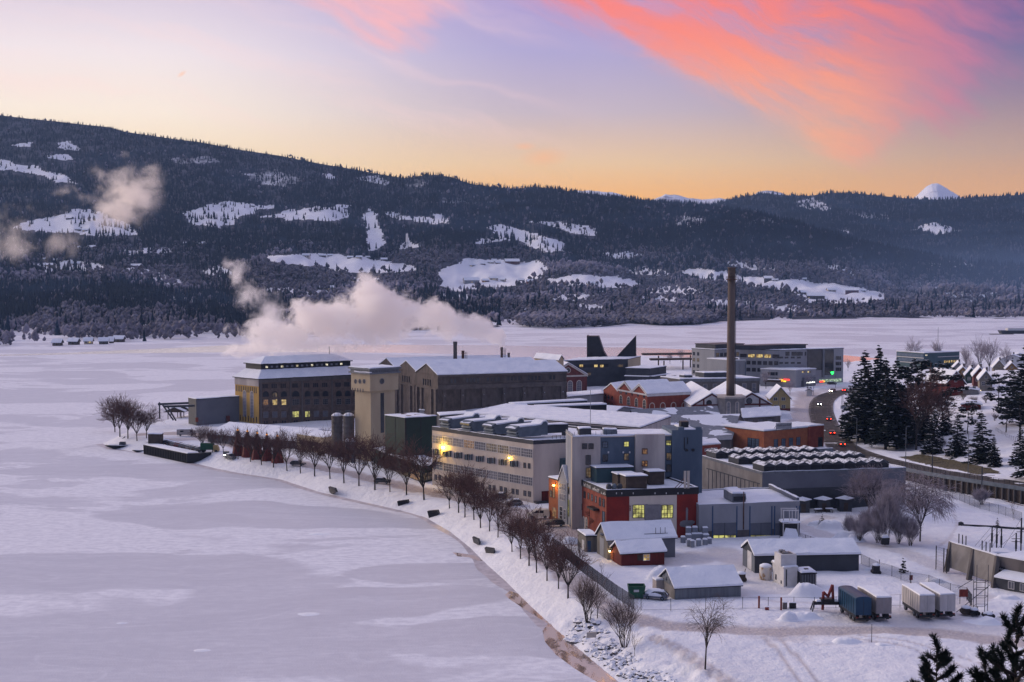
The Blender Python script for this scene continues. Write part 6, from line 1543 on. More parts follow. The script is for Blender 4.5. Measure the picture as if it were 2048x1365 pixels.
def bench(x, y, label):
    c = P(x, y); t = thing('picnic_table', label, 'table', c, 'picnic tables by the huts'); mb = MB(); mb.box(c[0]-.9, c[0]+.9, c[1]-.4, c[1]+.4, 3.7, 3.78); mb.build('tabletop', W_['wood'], t)
    mb = MB(); mb.box(c[0]-.9, c[0]+.9, c[1]-.4, c[1]+.4, 3.783, 3.98, inset=.06); mb.build('snow_cover', SNOWR, t)
    for s_ in (-1, 1): mb = MB(); mb.box(c[0]-.9, c[0]+.9, c[1]+s_*.75-.14, c[1]+s_*.75+.14, 3.38, 3.45); mb.build('seat', W_['wood'], t); mb = MB(); mb.tube((c[0]+s_*.7, c[1]-.6, 2.9), (c[0]+s_*.7, c[1]+.6, 3.7), .05); mb.build('leg', W_['wood'], t)
bench(*ZC(1240, 822), 'snow topped picnic table right of the front middle hut'); bench(*ZC(1140, 826), 'snow topped picnic table left of the front middle hut')

# ---- yard sheds
b = Bld('boarded_shed', 'grey boarded shed with big snow roof in front of the red mural building', 'shed', 6.84, (1194, 1068), (1215, 1080), (1350.5, 1074.5))
b.gable(W_['cladg'], 2.5, 'u', ov=.35, snow=.28); b.L.ppanel('door', W_['lgrey'], *ZE(1128, 390), *ZE(1168, 585), .08); b.R.panel('side_wall', W_['grey'], .05, b.Lu-.05, 2, 6.7, .05)
b.L.pwin(*ZE(1130, 338), *ZE(1165, 368), 'dark', 'n'); b.R.ppanel('vent_hood', W_['white3'], *ZE(1445, 408), *ZE(1475, 432), .5)
mb = b.mb()
for k in range(3): mb.tube((b.Lu*(.72+.07*k), .4, 7.2), (b.Lu*(.72+.07*k), .4, 8.8), .05)
mb.tube((b.Lu*.55, .4, 7.6), (b.Lu*.9, .4, 7.6), .06); mb.build('snow_fence', W_['dark'], b.root)
b = Bld('lean_to', 'small grey lean-to with flat snow roof left of the boarded shed', 'shed', 6.0, (1160, 1066), (1172, 1074.5), (1196, 1074), Lv=6)
b.flat(W_['cladg'], .25); b.R.panel('blue_door', W_['blu2'], .3, 1.0, 3, 5.2, .06); b.L.panel('pale_door', W_['white3'], b.L.L*.55, b.L.L*.8, 3, 5.0, .06)
b = Bld('red_cabin', 'small dark red cabin with one glowing window and snow roof', 'cabin', 5.4, (1224.5, 1096), (1242.7, 1107.4), (1329, 1102.5))
b.gable(W_['barnred'], 1.5, 'u', ov=.4, snow=.3); b.R.pwin(*ZE(1572, 560), *ZE(1632, 618), 'lit', 'w', 2, 2); b.R.ppanel('shutter', W_['wood'], *ZE(1508, 562), *ZE(1566, 622), .06)
for y in (540, 560, 580, 600): b.L.ppanel('step', W_['orange'], *ZE(1245, y-4), *ZE(1268, y+4), .25)
wall_lamp(b.L, *ZE(1254, 523), 'small warm lamp under the red cabin eave', 25, (1, .62, .2), .16, 40)
b = Bld('canvas_shed', 'grey corrugated shed with plain snow roof beside the green skip', 'shed', 5.0, (1319, 1156), (1350.5, 1177), (1482, 1170.7))
b.gable(W_['sheetgrey'], 2.3, 'u', ov=.3, snow=.3); b.L.panel('pale_gable', W_['conc'], .1, b.L.L-.1, 2, 5.0, .06); b.L.off = .06; b.L.win(b.L.L*.45, 5.4, .4, .6, 'dark', 'n')
b.box('side_locker', W_['white2'], -1.3, -.06, b.Lv*.75, b.Lv, 2.5, 5.0, .3)
b = Bld('long_shed', 'long dark shed with thick snow roof behind the white container', 'shed', 6.3, (1485.6, 1096), (1510.3, 1111.8), (1718, 1108.4))
b.gable(W_['dgrey'], 1.9, 'u', ov=.3, snow=.38); b.L.panel('pale_gable', W_['sheetgrey'], .1, b.L.L-.1, 2, 6.2, .05); b.L.ppanel('door', W_['white3'], *ZC(515, 1170), *ZC(552, 1330), .1)
# tank, containers
c = P(*ZF(1224, 668)); t = thing('storage_tank', 'round white tank with a rusty yellow stain beside the white container', 'tank', c)
m, nt_, bs = newmat('stained tank'); p_ = nt_.pos(); n_ = nt_.noise(p_, .9, 3, .5); nt_.link(nt_.mix(nt_.sstep(n_, .52, .62), (.62, .58, .52), (.36, .22, .10)), bs.inputs['Base Color'])
mb = MB(); mb.lathe((c[0], c[1], 3), [(1.15, -.5), (1.15, 2.1), (1.1, 2.2)], 18); mb.build('shell', m, t, True); mb = MB(); mb.lathe((c[0], c[1], 5.2), [(1.15, 0), (1.1, .25), (.6, .5), (.05, .6)], 18); mb.build('snow_cap', SNOWR, t, True)
b = Bld('plant_container', 'tall white container with a fan box on top in the snowy yard', 'container', 6.2, (1545, 1125.6), (1567.7, 1137.5), (1594.8, 1136.5))
b.flat(W_['white3'], .2, fascia=W_['white3'], zb=2.6); b.R.panel('pipe', W_['dark'], .4, .55, 3, 6, .15); b.L.win(1.6, 3.4, .6, 1.0, 'dark', 'n'); b.L.win(b.L.L-1.0, 3.2, .5, .6, 'dark', 'n')
b.box('fan_box', W_['white3'], -.3, b.Lu+.1, .6, b.Lv*.7, 6.45, 8.6); b.box('fan_well', W_['dark'], .2, b.Lu-.4, 1.1, b.Lv*.7-.5, 8.603, 8.65); 
for k in range(2): mb = MB(); mb.lathe(b.T(b.Lu*.45, 1.9+k*1.6, 8.66), [(.62, 0), (.62, .12), (.15, .14), (.12, .25)], 12); mb.build('fan', W_['sheetgrey'], b.root)
b = Bld('tank_container', 'short dark blue container with a snowy top right of the white container', 'container', 5.4, (1590, 1140), (1603, 1149), (1631.5, 1148), Lv=3.5)
b.flat(W_['dgrey'], .3, zb=2.6); b.box('hatch', W_['dark'], 1, 1.7, 1, 1.7, 5.6, 6.1)
for k in range(6): b.R.panel('rib', W_['sheetgrey'], .2+k*.5, .28+k*.5, 3, 5.3, .08)

# ---- trailers
def trailer(label, zt, A, B, C, m, roofm, curved=False):
    b = Bld('trailer', label, 'trailer', zt, A, B, C, zg=3.0, Lu=2.55, Lv=7.6, group='parked trailers')
    zb = 4.25
    mb = b.mb()
    if curved:
        pr = [(0, 0, zb), (b.Lu, 0, zb), (b.Lu, 0, zt-.05)]+[(b.Lu/2+b.Lu/2*math.cos(a), 0, zt-.05+.35*math.sin(a)) for a in np.linspace(.3, math.pi-.3, 7)]+[(0, 0, zt-.05)]; mb.extrude(pr, (0, b.Lv, 0))
    else: mb.box(0, b.Lu, 0, b.Lv, zb, zt)
    mb.build('box_body', m, b.root)
    if not curved: mb = b.mb(); mb.box(-.02, b.Lu+.02, -.02, b.Lv+.02, zt+.003, zt+.2, inset=.08); mb.build('roof_snow', SNOWR, b.root)
    for k in range(1, 8): b.L.panel('side_rib', W_['dark'] if curved else W_['lgrey'], b.Lv*k/8-.04, b.Lv*k/8+.04, zb+.1, zt-.15, .05)
    b.L.panel('side_rail', W_['dark'], .2, b.Lv-.1, zb-.55, zb-.003, -.05, .3); b.R.panel('bumper', W_['dark'], .05, b.Lu-.05, 3.5, 3.75, .15, .2)
    b.R.panel('door_seam', W_['lgrey'] if not curved else W_['dark'], b.Lu/2-.03, b.Lu/2+.03, zb+.05, zt-.1, .03)
    for k in range(2): b.R.panel('tail_light', W_['redp'], .1+k*(b.Lu-.5), .4+k*(b.Lu-.5), 3.78, 3.95, .12, .05)
    for v in (1.2, 2.5, 6.2):
        for u in (.18, b.Lu-.18):
            mb = b.mb(); mb.tube((u-.15, v, 3.5), (u+.15, v, 3.5), .5, n=14); w = mb.build('wheel', W_['dark'], b.root); mb = MB(); q = b.T(u-.17, v, 3.5), b.T(u+.17, v, 3.5); mb.tube(*q, .24, n=8); ob = mb.build('rim', W_['duct'], b.root)
            ob.parent = w; w.matrix_parent_inverse = Matrix(); 
    mb = b.mb(); mb.box(.5, .7, .3, b.Lv, 3.75, 4.24); mb.box(b.Lu-.7, b.Lu-.5, .3, b.Lv, 3.75, 4.24); mb.build('chassis', W_['dark'], b.root); return b
BLUE = mat('blue trailer', (.009, .05, .105), (.007, .04, .085), rough=.4, scale=.5); TWH = mat('dirty white trailer', (.52, .49, .48), (.38, .36, .35), scale=.6, stretch=(1, 1, .3)); TGR = mat('grey trailer back', (.30, .27, .27), (.22, .20, .20), scale=.6, stretch=(1, 1, .3))
trailer('dark blue ribbed trailer with rounded bare roof', 7.0, (1690.9, 1184), (1711.8, 1197.4), (1742.6, 1197.2), BLUE, None, True)
trailer('white trailer with dull grey rear beside the blue trailer', 6.95, (1727, 1180), (1752.8, 1195.4), (1782, 1195), TGR, None)
trailer('clean white trailer, left one of the white pair in the yard', 7.0, (1815.8, 1177), (1839.6, 1191.9), (1870, 1191.6), TWH, None)
trailer('white trailer, right one of the white pair next to the scaffold tower', 7.0, (1854.4, 1176), (1880.5, 1190), (1911, 1189.7), TWH, None)
# ================================================================= trees
BARK = mat('dark bark', (.045, .034, .03), (.028, .022, .02), scale=3)
TWIG = mat('reddish twigs', (.125, .062, .054), (.07, .037, .035), scale=.8)
FTWIG = mat('frosted twigs', (.33, .285, .32), (.18, .15, .17), scale=.45)
FTWIG2 = mat('pale frosted twigs', (.42, .38, .42), (.25, .22, .25), scale=.5)
BTWIG = mat('brown birch twigs', (.16, .115, .10), (.09, .065, .06), scale=.9)
BIRCHB = mat('birch bark', (.30, .27, .26), (.07, .06, .06), scale=2.5)
NEED = mat('pine needles', (.019, .029, .024), (.007, .012, .012), scale=.8, rough=.9, spec=.1)
NSNOW = mat('snow on branches', (.62, .64, .70), (.42, .44, .50), scale=1.2, rough=.9)
def norm(v): return v/(np.linalg.norm(v)+1e-9)
class Twigs:
    """fast 3-sided tapering sticks"""
    def __init__(s): s.a = []; s.b = []; s.ra = []; s.rb = []
    def add(s, a, b, ra, rb): s.a.append(a); s.b.append(b); s.ra.append(ra); s.rb.append(rb)
    def mesh(s, name, m, parent, n=3):
        A = np.array(s.a); B = np.array(s.b); ra = np.array(s.ra)[:, None]; rb = np.array(s.rb)[:, None]
        d = B-A; d /= np.linalg.norm(d, axis=1)[:, None]+1e-9
        h = np.where(np.abs(d[:, 2:3]) < .9, np.array([[0, 0, 1.]]), np.array([[1., 0, 0]]))
        u = np.cross(d, h); u /= np.linalg.norm(u, axis=1)[:, None]+1e-9; w = np.cross(d, u); V = []
        for k in range(n): q = math.cos(2*math.pi*k/n)*u+math.sin(2*math.pi*k/n)*w; V += [A+q*ra]
        for k in range(n): q = math.cos(2*math.pi*k/n)*u+math.sin(2*math.pi*k/n)*w; V += [B+q*rb]
        V = np.stack(V, 1); N = len(A); f = []
        for k in range(n): f.append([k, (k+1) % n, n+(k+1) % n, n+k])
        Fc = (np.array(f)[None]+(np.arange(N)*2*n)[:, None, None]).reshape(-1, 4)
        return npmesh(name, V.reshape(-1, 3), Fc, m, parent)
def grow(rs, wood, tw, p, d, L, r, lvl, maxl, spread, up, droop, nch, twr, minfrac=.35):
    segs = 3 if lvl < 2 else 2; q = p
    pts = [p]
    for k in range(segs):
        d = norm(d+np.array([rs.gauss(0, .10), rs.gauss(0, .10), up*(.5 if lvl < maxl else 1)-droop*(lvl >= maxl-1)*(.25+.25*k)]))
        q2 = q+d*L/segs; r1 = r*(1-.5*(k+1)/segs)
        (wood if lvl < maxl-1 else tw).add(q, q2, r*(1-.5*k/segs) if lvl < maxl else twr, r1 if lvl < maxl else twr*.6)
        q = q2; pts.append(q)
    if lvl >= maxl: return
    for c in range(nch[lvl] if isinstance(nch, (list, tuple)) else nch):
        t = minfrac+(1-minfrac)*rs.random() if c else 1.0; i = min(int(t*segs), segs-1); f = t*segs-i; s = pts[i]*(1-f)+pts[i+1]*f
        a = rs.uniform(0, 6.283); h = np.cross(d, (0, 0, 1)); h = norm(h) if np.linalg.norm(h) > .1 else np.array([1., 0, 0]); g = np.cross(h, d)
        e = norm(d+spread*(math.cos(a)*h+math.sin(a)*g)*rs.uniform(.6, 1.25)); grow(rs, wood, tw, s, e, L*rs.uniform(.52, .8), r*.52, lvl+1, maxl, spread, up, droop, nch, twr, minfrac)
def tree_meshes(seed, H, crown_w, trunk=.28, lvls=4, nlimb=7, nch=(4, 4, 4, 3), spread=.75, up=.12, droop=0, rt=.16, twr=.022, m_w=None, m_t=None, stems=1):
    rs = random.Random(seed); wood, tw = Twigs(), Twigs()
    for st in range(stems):
        ang = rs.uniform(0, 6.28); lean = 0 if stems == 1 else rs.uniform(.1, .45)
        d0 = norm(np.array([math.cos(ang)*lean, math.sin(ang)*lean, 1.])); p = np.array([math.cos(ang), math.sin(ang), 0])*(.0 if stems == 1 else .25); p[2] = -.3
        top = p+d0*(H*trunk+.3); wood.add(p, top, rt*1.15, rt*.8)
        n = nlimb
        for k in range(n):
            a = 2.4*k+rs.uniform(-.4, .4); f = rs.uniform(.85, 1.0) if k else 1.0
            o = rs.uniform(.35, 1.0)*crown_w/H*1.15 if k else .1
            e = norm(np.array([math.cos(a)*o, math.sin(a)*o, 1.])+d0*.3); L = H*(1-trunk)*rs.uniform(.50, .68)*(1.0 if k else 1.1)
            grow(rs, wood, tw, p+d0*(H*trunk+.3)*f, e, L, rt*.55, 1, lvls, spread, up, droop, nch, twr)
    return wood.mesh('trunk', m_w or BARK, None, 5), tw.mesh('crown', m_t or TWIG, None, 3)
PROTO = {}
def proto(key, **k):
    w, t = tree_meshes(**k); PROTO[key] = (w.data, t.data, k['H']); bpy.data.objects.remove(w); bpy.data.objects.remove(t)
for i in range(5): proto('shore%d' % i, seed=10+i, H=9., crown_w=6.5+.5*(i % 3), trunk=.27, lvls=4, nlimb=8, nch=(5, 5, 5, 4), spread=.8, up=.10, twr=.032)
for i in range(2): proto('frost%d' % i, seed=30+i, H=11., crown_w=8.5, trunk=.17, lvls=4, nlimb=13, nch=(5, 6, 6, 5), spread=.8, up=.06, droop=.15, twr=.034, m_t=FTWIG)
proto('weep', seed=41, H=12., crown_w=9, trunk=.24, lvls=4, nlimb=13, nch=(5, 6, 6, 5), spread=.8, up=.0, droop=1.0, twr=.028, m_t=FTWIG)
proto('birch', seed=44, H=8., crown_w=4.6, trunk=.36, lvls=4, nlimb=7, nch=(4, 5, 4, 4), spread=.75, up=.12, droop=.9, rt=.11, twr=.014, m_w=BARK, m_t=BTWIG)
for i in range(3): proto('bush%d' % i, seed=50+i, H=6.5, crown_w=5.5, trunk=.22, lvls=3, nlimb=3, nch=(4, 6, 4), spread=.5, up=.14, rt=.07, twr=.018, stems=9, m_t=BTWIG)
for i in range(2): proto('fbush%d' % i, seed=60+i, H=5., crown_w=4, trunk=.04, lvls=3, nlimb=4, nch=(5, 7, 6), spread=.5, up=.13, rt=.04, twr=.024, stems=12, m_t=FTWIG2)
proto('sapling', seed=70, H=4., crown_w=1.8, trunk=.3, lvls=3, nlimb=5, nch=(3, 3, 3), spread=.6, up=.2, rt=.04, twr=.012, m_t=BTWIG)
for i in range(2): proto('park%d' % i, seed=80+i, H=10., crown_w=5.5, trunk=.25, lvls=3, nlimb=8, nch=(4, 6, 5), spread=.6, up=.12, twr=.05, m_t=FTWIG2)
def plant(key, x, y, ytop, label, name='bare_tree', cat='tree', group=None, rot=None, wx=1.0, p=None):
    w, t, H0 = PROTO[key]; p = G(x, y) if p is None else p; H = (y-ytop)*p[1]/F; s = H/H0
    o = thing(name, label, cat, p, group); o.rotation_euler = (rng.uniform(-.05, .05), rng.uniform(-.05, .05), rng.uniform(0, 6.28) if rot is None else rot); o.scale = (s*wx, s*wx, s)
    for nm, me in (('trunk', w), ('crown', t)): c = bpy.data.objects.new(nm, me); COL.objects.link(c); c.parent = o
    return o
# ---- avenue along the bank, from the boats to the wire fence
shore_row = [(405, 902, 858), (425, 904, 862), (447, 908, 866), (476, 918, 868), (501, 924, 870), (523, 930, 872), (547, 935, 876), (574, 942, 876), (601, 947, 880), (629, 953, 882), (660, 958, 884), (688, 966, 886), (718, 972, 888), (750, 980, 893), (780, 984, 915), (813, 990, 912), (848, 1000, 904),
             (899, 1017, 958), (917, 1026, 954), (930, 1035, 950), (948, 1040, 968), (961, 1056, 984), (979, 1063, 988), (996, 1075, 1000), (1024, 1104, 1040), (1041, 1118, 1040), (1058, 1132, 1038), (1073, 1146, 1052), (1094, 1162, 1078), (1117, 1178, 1096), (1136, 1197, 1098)]
for k, (x, y, yt) in enumerate(shore_row):
    n = len(shore_row)-k
    lab = f'leafless reddish brown avenue tree on the snowy bank, {ORD[n-1] if n <= 30 else "thirty-first"} from the fence end'
    plant('shore%d' % (k % 5), x, y, yt, lab, 'avenue_tree', 'tree', 'bare trees along the shore bank', wx=rng.uniform(.85, 1.1))
for k, (x, y, yt, q) in enumerate(((230, 871, 808, 'leftmost'), (240, 874, 808, 'second from the left'), (256, 877, 812, 'middle'), (274, 881, 828, 'fourth from the left'), (293, 876, 826, 'rightmost'))):
    plant('shore%d' % ((k+2) % 5), x, y, yt, f'bare tree on the tip of the peninsula, {q} of five', 'tip_tree', 'tree', 'bare trees on the tip', wx=1.1)
plant('bush0', *ZH(465, 520), ZH(0, 105)[1], 'large many stemmed leafless shrub above the boulders near the fence end', 'bare_shrub', 'shrub')
plant('bush1', *ZH(820, 760), ZH(0, 330)[1], 'large many stemmed leafless shrub beside the lower track', 'bare_shrub', 'shrub')
plant('birch', *ZH(1610, 985), ZH(0, 350)[1], 'solitary drooping birch in the snow at the bottom', 'birch_tree', 'tree')
plant('sapling', *ZH(920, 855), ZH(0, 600)[1], 'thin young sapling right of the lower shrub', 'sapling', 'tree')
plant('sapling', *ZH(895, 920), ZH(0, 810)[1], 'tiny twiggy sapling among the boulders', 'sapling', 'tree')
plant('sapling', *ZH(560, 480), ZH(0, 150)[1], 'leaning thin tree behind the upper shrub', 'sapling', 'tree', wx=1.6)
plant('sapling', *ZE(1140, 760), ZE(0, 640)[1], 'thin bare tree inside the fence near the red cabin', 'sapling', 'tree', wx=1.4)
plant('sapling', *ZF(815, 975), ZF(0, 840)[1], 'low ragged shrub by the yard fence below the grey shed', 'yard_shrub', 'shrub', wx=2.6)
# ---- frosted clump right of the cooling hall
plant('frost0', 1738, 1030, 944, 'broad round frosted tree in front of the cooling hall', 'frosted_tree', 'tree', wx=1.05)
plant('weep', *ZD(975, 1075), ZD(0, 455)[1], 'big weeping frosted birch right of the frosted thicket', 'weeping_birch', 'tree', wx=.95)
for k, (x, y, yt, q, wx) in enumerate(((1700, 1072, 1040, 'left end of the thicket by the snow heaps', .8), (1718, 1082, 1045, 'second clump of the thicket by the snow heaps', 1.0), (1755, 1084, 1030, 'tall pale clump left of the trash wagon', .9), (1772, 1088, 1000, 'tallest pale clump behind the dark cart', .55), (1797, 1086, 1040, 'pale clump right of the dark cart', .9), (1820, 1092, 1046, 'right end of the thicket below the weeping birch', .8), (1735, 1060, 1030, 'clump at the foot of the round frosted tree', 1.1))):
    plant('fbush%d' % (k % 2), x, y, yt, 'frosted leafless shrub, '+q.replace('trash wagon', 'dark cart'), 'frosted_shrub', 'shrub', 'frosted shrubs beside the cooling hall', wx=wx)
for k, (x, y, yt, wx, q) in enumerate(((1925, 802, 788, 1.6, 'below the big red house'), (1948, 808, 795, 1.6, 'left of the garage'), (1972, 806, 794, 1.5, 'right of the garage'), (2030, 826, 812, 1.8, 'under the tall black pine'), (1905, 790, 772, 1.3, 'against the big red house wall'), (1990, 842, 830, 1.7, 'along the slope path'), (1880, 905, 880, 1.2, 'between the low spruces'))): plant('bush%d' % (k % 3), x, y, yt, 'dark garden shrub '+q, 'garden_shrub', 'shrub', 'garden shrubs on the right slope', wx=wx)
plant('fbush0', 1964, 1010, 985, 'frosted shrub at the foot of the catenary mast', 'frosted_shrub', 'shrub', wx=1.3)
plant('sapling', 2028, 1040, 1005, 'thin frosted tree by the end of the wire fence', 'sapling', 'tree')
# ---- trees of the far town
for k, (x, y, yt, key, lab) in enumerate(((1824, 735, 688, 'park0', 'round frosted tree behind the teal office, left of the flagpole'), (1873, 735, 688, 'park1', 'frosted trees behind the teal office at the tall mast'), (1960, 745, 690, 'park0', 'slender frosted tree right of the teal office'), (1978, 748, 688, 'park1', 'tall frosted tree above the row houses'), (1930, 745, 700, 'park1', 'small frosted tree beside the teal office end'), (2014, 738, 700, 'park0', 'frosted tree by the lake lights at far right'), (1940, 760, 722, 'park0', 'low frosted tree behind the row houses'), (1955, 765, 728, 'park1', 'bushy frosted tree behind the row house chimneys'), (1532, 778, 745, 'park1', 'frosted tree between the dark office and the front shop'), (1580, 790, 765, 'park0', 'frosted tree behind the yellow house'), (1696, 742, 722, 'park0', 'small frosted tree on the shore right of the apartments'), (1362, 725, 702, 'park1', 'thin frosted tree behind the pergola'), (1340, 728, 710, 'park0', 'small frosted tree under the pergola roof'), (1615, 775, 752, 'park1', 'dark bare tree before the shop lettering'))):
    plant(key, x, y, yt, lab, 'frosted_tree', 'tree')
for k, (x, y, yt) in enumerate(((1832, 900, 775), (1866, 892, 790))):
    plant('shore%d' % (k+1), x, y, yt, ['big bare dark tree in the middle of the conifer bank', 'bare tree right of the big bare tree on the conifer bank'][k], 'bank_tree', 'tree', wx=.9)

# ---- conifers
def conifer_mesh(seed, H, Wd, kind='spruce', snow=.12, bare=.12, fine=1.0):
    rs = random.Random(seed); V = []; Fc = []; M_ = []
    def clump(c, s, m, flat=.55):
        for q in range(3 if m == 0 else 2):
            a = rs.uniform(0, 6.28); b0 = len(V)
            for j in range(4):
                t = a+1.57*j+rs.uniform(-.4, .4); r = s*rs.uniform(.5, 1.15); V.append((c[0]+r*math.cos(t), c[1]+r*math.sin(t), c[2]+rs.uniform(-flat, flat*.8)*s*(1 if m == 0 else .35)+(.16*s if m else 0)))
            Fc.append((b0, b0+1, b0+2, b0+3)); M_.append(m)
    if kind == 'spruce':
        nw = int(H*1.9)
        for k in range(nw):
            f = k/nw; z = H*(bare+(1-bare)*f); rad = Wd/2*((1-f)**.85)*rs.uniform(.75, 1.1)+.15
            for j in range(max(4, int(8*(1-f)+3))):
                a = rs.uniform(0, 6.28); rr = rad*rs.uniform(.6, 1.1)
                st = max(2, int(rr/.55))
                for q in range(1, st+1):
                    u = q/st; c = (rr*u*math.cos(a), rr*u*math.sin(a), z-rr*u*.30+rs.uniform(-.1, .1)); s = (.36+.26*(1-f))*rs.uniform(.7, 1.2)*fine
                    clump(c, s, 0)
                    if rs.random() < snow*(1.5 if u > .5 else .6): clump((c[0], c[1], c[2]+.12), s*.75, 1)
        clump((0, 0, H), .3, 0)
    else:
        n = int(20*(Wd/6)*(H/10))
        for k in range(n):
            f = rs.uniform(0, 1)**.8; z = H*(bare+(1-bare)*f); prof_ = (math.sin(math.pi*min(1, .12+.88*f))**.6) if f < .95 else .25
            a = rs.uniform(0, 6.28); rr = Wd/2*prof_*rs.uniform(.35, 1.1); cx, cy_ = rr*math.cos(a), rr*math.sin(a)
            R_ = rs.uniform(.6, 1.15)*Wd/6
            for q in range(26):
                d = np.array([rs.gauss(0, 1), rs.gauss(0, 1), rs.gauss(0, .55)]); d = d/np.linalg.norm(d)*R_*rs.uniform(.4, 1.0)
                clump((cx+d[0], cy_+d[1], z+d[2]*.6), .30*fine*rs.uniform(.7, 1.2)*Wd/6, 0)
                if d[2] > .1 and rs.random() < snow*2.2: clump((cx+d[0], cy_+d[1], z+d[2]*.6+.1), .34*rs.uniform(.6, 1.2), 1)
    me = npmesh('crown', np.array(V), np.array(Fc), [NEED, NSNOW], None, M_)
    tw = Twigs(); p = np.array([0, 0, -.5]); 
    for k in range(6): q = np.array([rs.gauss(0, .04), rs.gauss(0, .04), H*.92*(k+1)/6]); tw.add(p, q, .2*(1-k/6.5)*H/12, .2*(1-(k+1)/6.5)*H/12); p = q
    for k in range(int(H)):
        z = H*(bare*.6+.8*rs.random()); a = rs.uniform(0, 6.28); L = Wd*.3*(1.1-z/H); tw.add(np.array([0, 0, z]), np.array([L*math.cos(a), L*math.sin(a), z+L*.1]), .05, .02)
    t = tw.mesh('trunk', BARK, None, 6); r = (t.data, me.data, H); bpy.data.objects.remove(me); bpy.data.objects.remove(t); return r
for i in range(3): PROTO['spruce%d' % i] = conifer_mesh(100+i, 16, 6.2+.6*i, 'spruce', .17)
PROTO['snowspruce'] = conifer_mesh(110, 12, 6.5, 'spruce', .26, .06)
for i in range(2): PROTO['pine%d' % i] = conifer_mesh(120+i, 12, 7, 'pine', .16, .28)
PROTO['youngpine'] = conifer_mesh(130, 3, 1.9, 'spruce', .05, .05, .55)
CON = [('pine1', 2022, 806, 742, 'round dark pine between the wide pine and the far right edge', 1.1), ('snowspruce', 1990, 935, 872, 'small snow dusted spruce by the roadside fence', 1.1), ('pine0', 2012, 866, 800, 'rounded pine on the slope below the wide pine', 1.2), ('spruce2', 2062, 960, 830, 'dark spruce cut by the right picture edge', 1.4), ('pine1', 1935, 868, 806, 'bushy pine behind the low snowy pair', 1.2), ('spruce1', 1762, 872, 704, 'tall spruce standing just behind the tallest one', 1.2), ('spruce2', 1782, 884, 730, 'broad dark spruce between the tallest and middle spruces', 1.3), ('spruce0', 1800, 896, 770, 'lower dark spruce before the middle spruces', 1.5), ('spruce2', 1716, 884, 790, 'low spruce at the foot of the left roadside spruces', 1.6), ('spruce2', 1738, 884, 722, 'dense dark spruce filling the gap behind the roadside spruces', 1.35), ('spruce0', 1812, 890, 740, 'dark spruce just left of the big bare bank tree', 1.2), ('spruce1', 1846, 885, 790, 'low dark spruce under the big bare bank tree', 1.5), ('spruce1', 1727, 878, 700, 'tall dark spruce at the left end of the bank, beside the road', 1.25), ('spruce0', 1753, 880, 690, 'tallest dark spruce of the bank with a pointed top', 1.05), ('spruce2', 1708, 862, 742, 'shorter dense spruce leaning over the road edge', 1.1), ('spruce1', 1771, 898, 715, 'spruce with bare lower trunk behind the street lamp', 1.0), ('spruce2', 1794, 898, 716, 'dark spruce in the middle of the bank', 1.1),
       ('pine0', 1846, 850, 722, 'dark rounded pine behind the big bare tree', 1.0), ('pine1', 1885, 850, 730, 'dark pine with flat top left of the row houses', 1.1), ('pine0', 1815, 870, 735, 'dark pine behind the middle spruces', .9), ('snowspruce', 1864, 908, 816, 'snow dusted spruce standing low by the dry grass', 1.1), ('snowspruce', 1914, 912, 826, 'broad snow dusted spruce, left of the low pair', 1.25), ('snowspruce', 1966, 924, 822, 'broad dark spruce, right of the low pair behind the lamp', 1.35),
       ('snowspruce', 2038, 930, 856, 'snow dusted spruce at the right edge of the bank', 1.2), ('pine1', 1996, 826, 750, 'wide pine standing before the row houses', 1.25), ('spruce0', 2046, 850, 690, 'tall black pine at the far right edge', 1.6), ('pine0', 2040, 880, 760, 'dark pine below the tall black pine', 1.2), ('snowspruce', 1892, 870, 800, 'spruce behind the low snow dusted pair', 1.1), ('pine1', 1740, 860, 760, 'bushy pine between the roadside spruces', 1.0)]
for key, x, y, yt, lab, wx in CON: plant(key, x, y, yt, lab, 'conifer', 'tree', 'conifers on the road bank', wx=wx)
for x, y, yt, lab in ((*ZC(1180, 932), ZC(0, 845)[1], 'small young spruce on the snow heap by the workshop'), (*ZG(805, 615), ZG(0, 470)[1], 'small bushy pine by the wire fence in the yard'), (*ZD(1728, 950), ZD(0, 862)[1], 'small pine in the snow behind the substation wall'), (1640, 1052, 1038, 'tiny dark spruce beside the snow heaps')):
    plant('youngpine', x, y, yt, lab, 'young_pine', 'tree')
plant('pine0', 1906, 765, 735, 'dark pine at the end of the teal office', 'conifer', 'tree', 'conifers on the road bank', wx=.8)

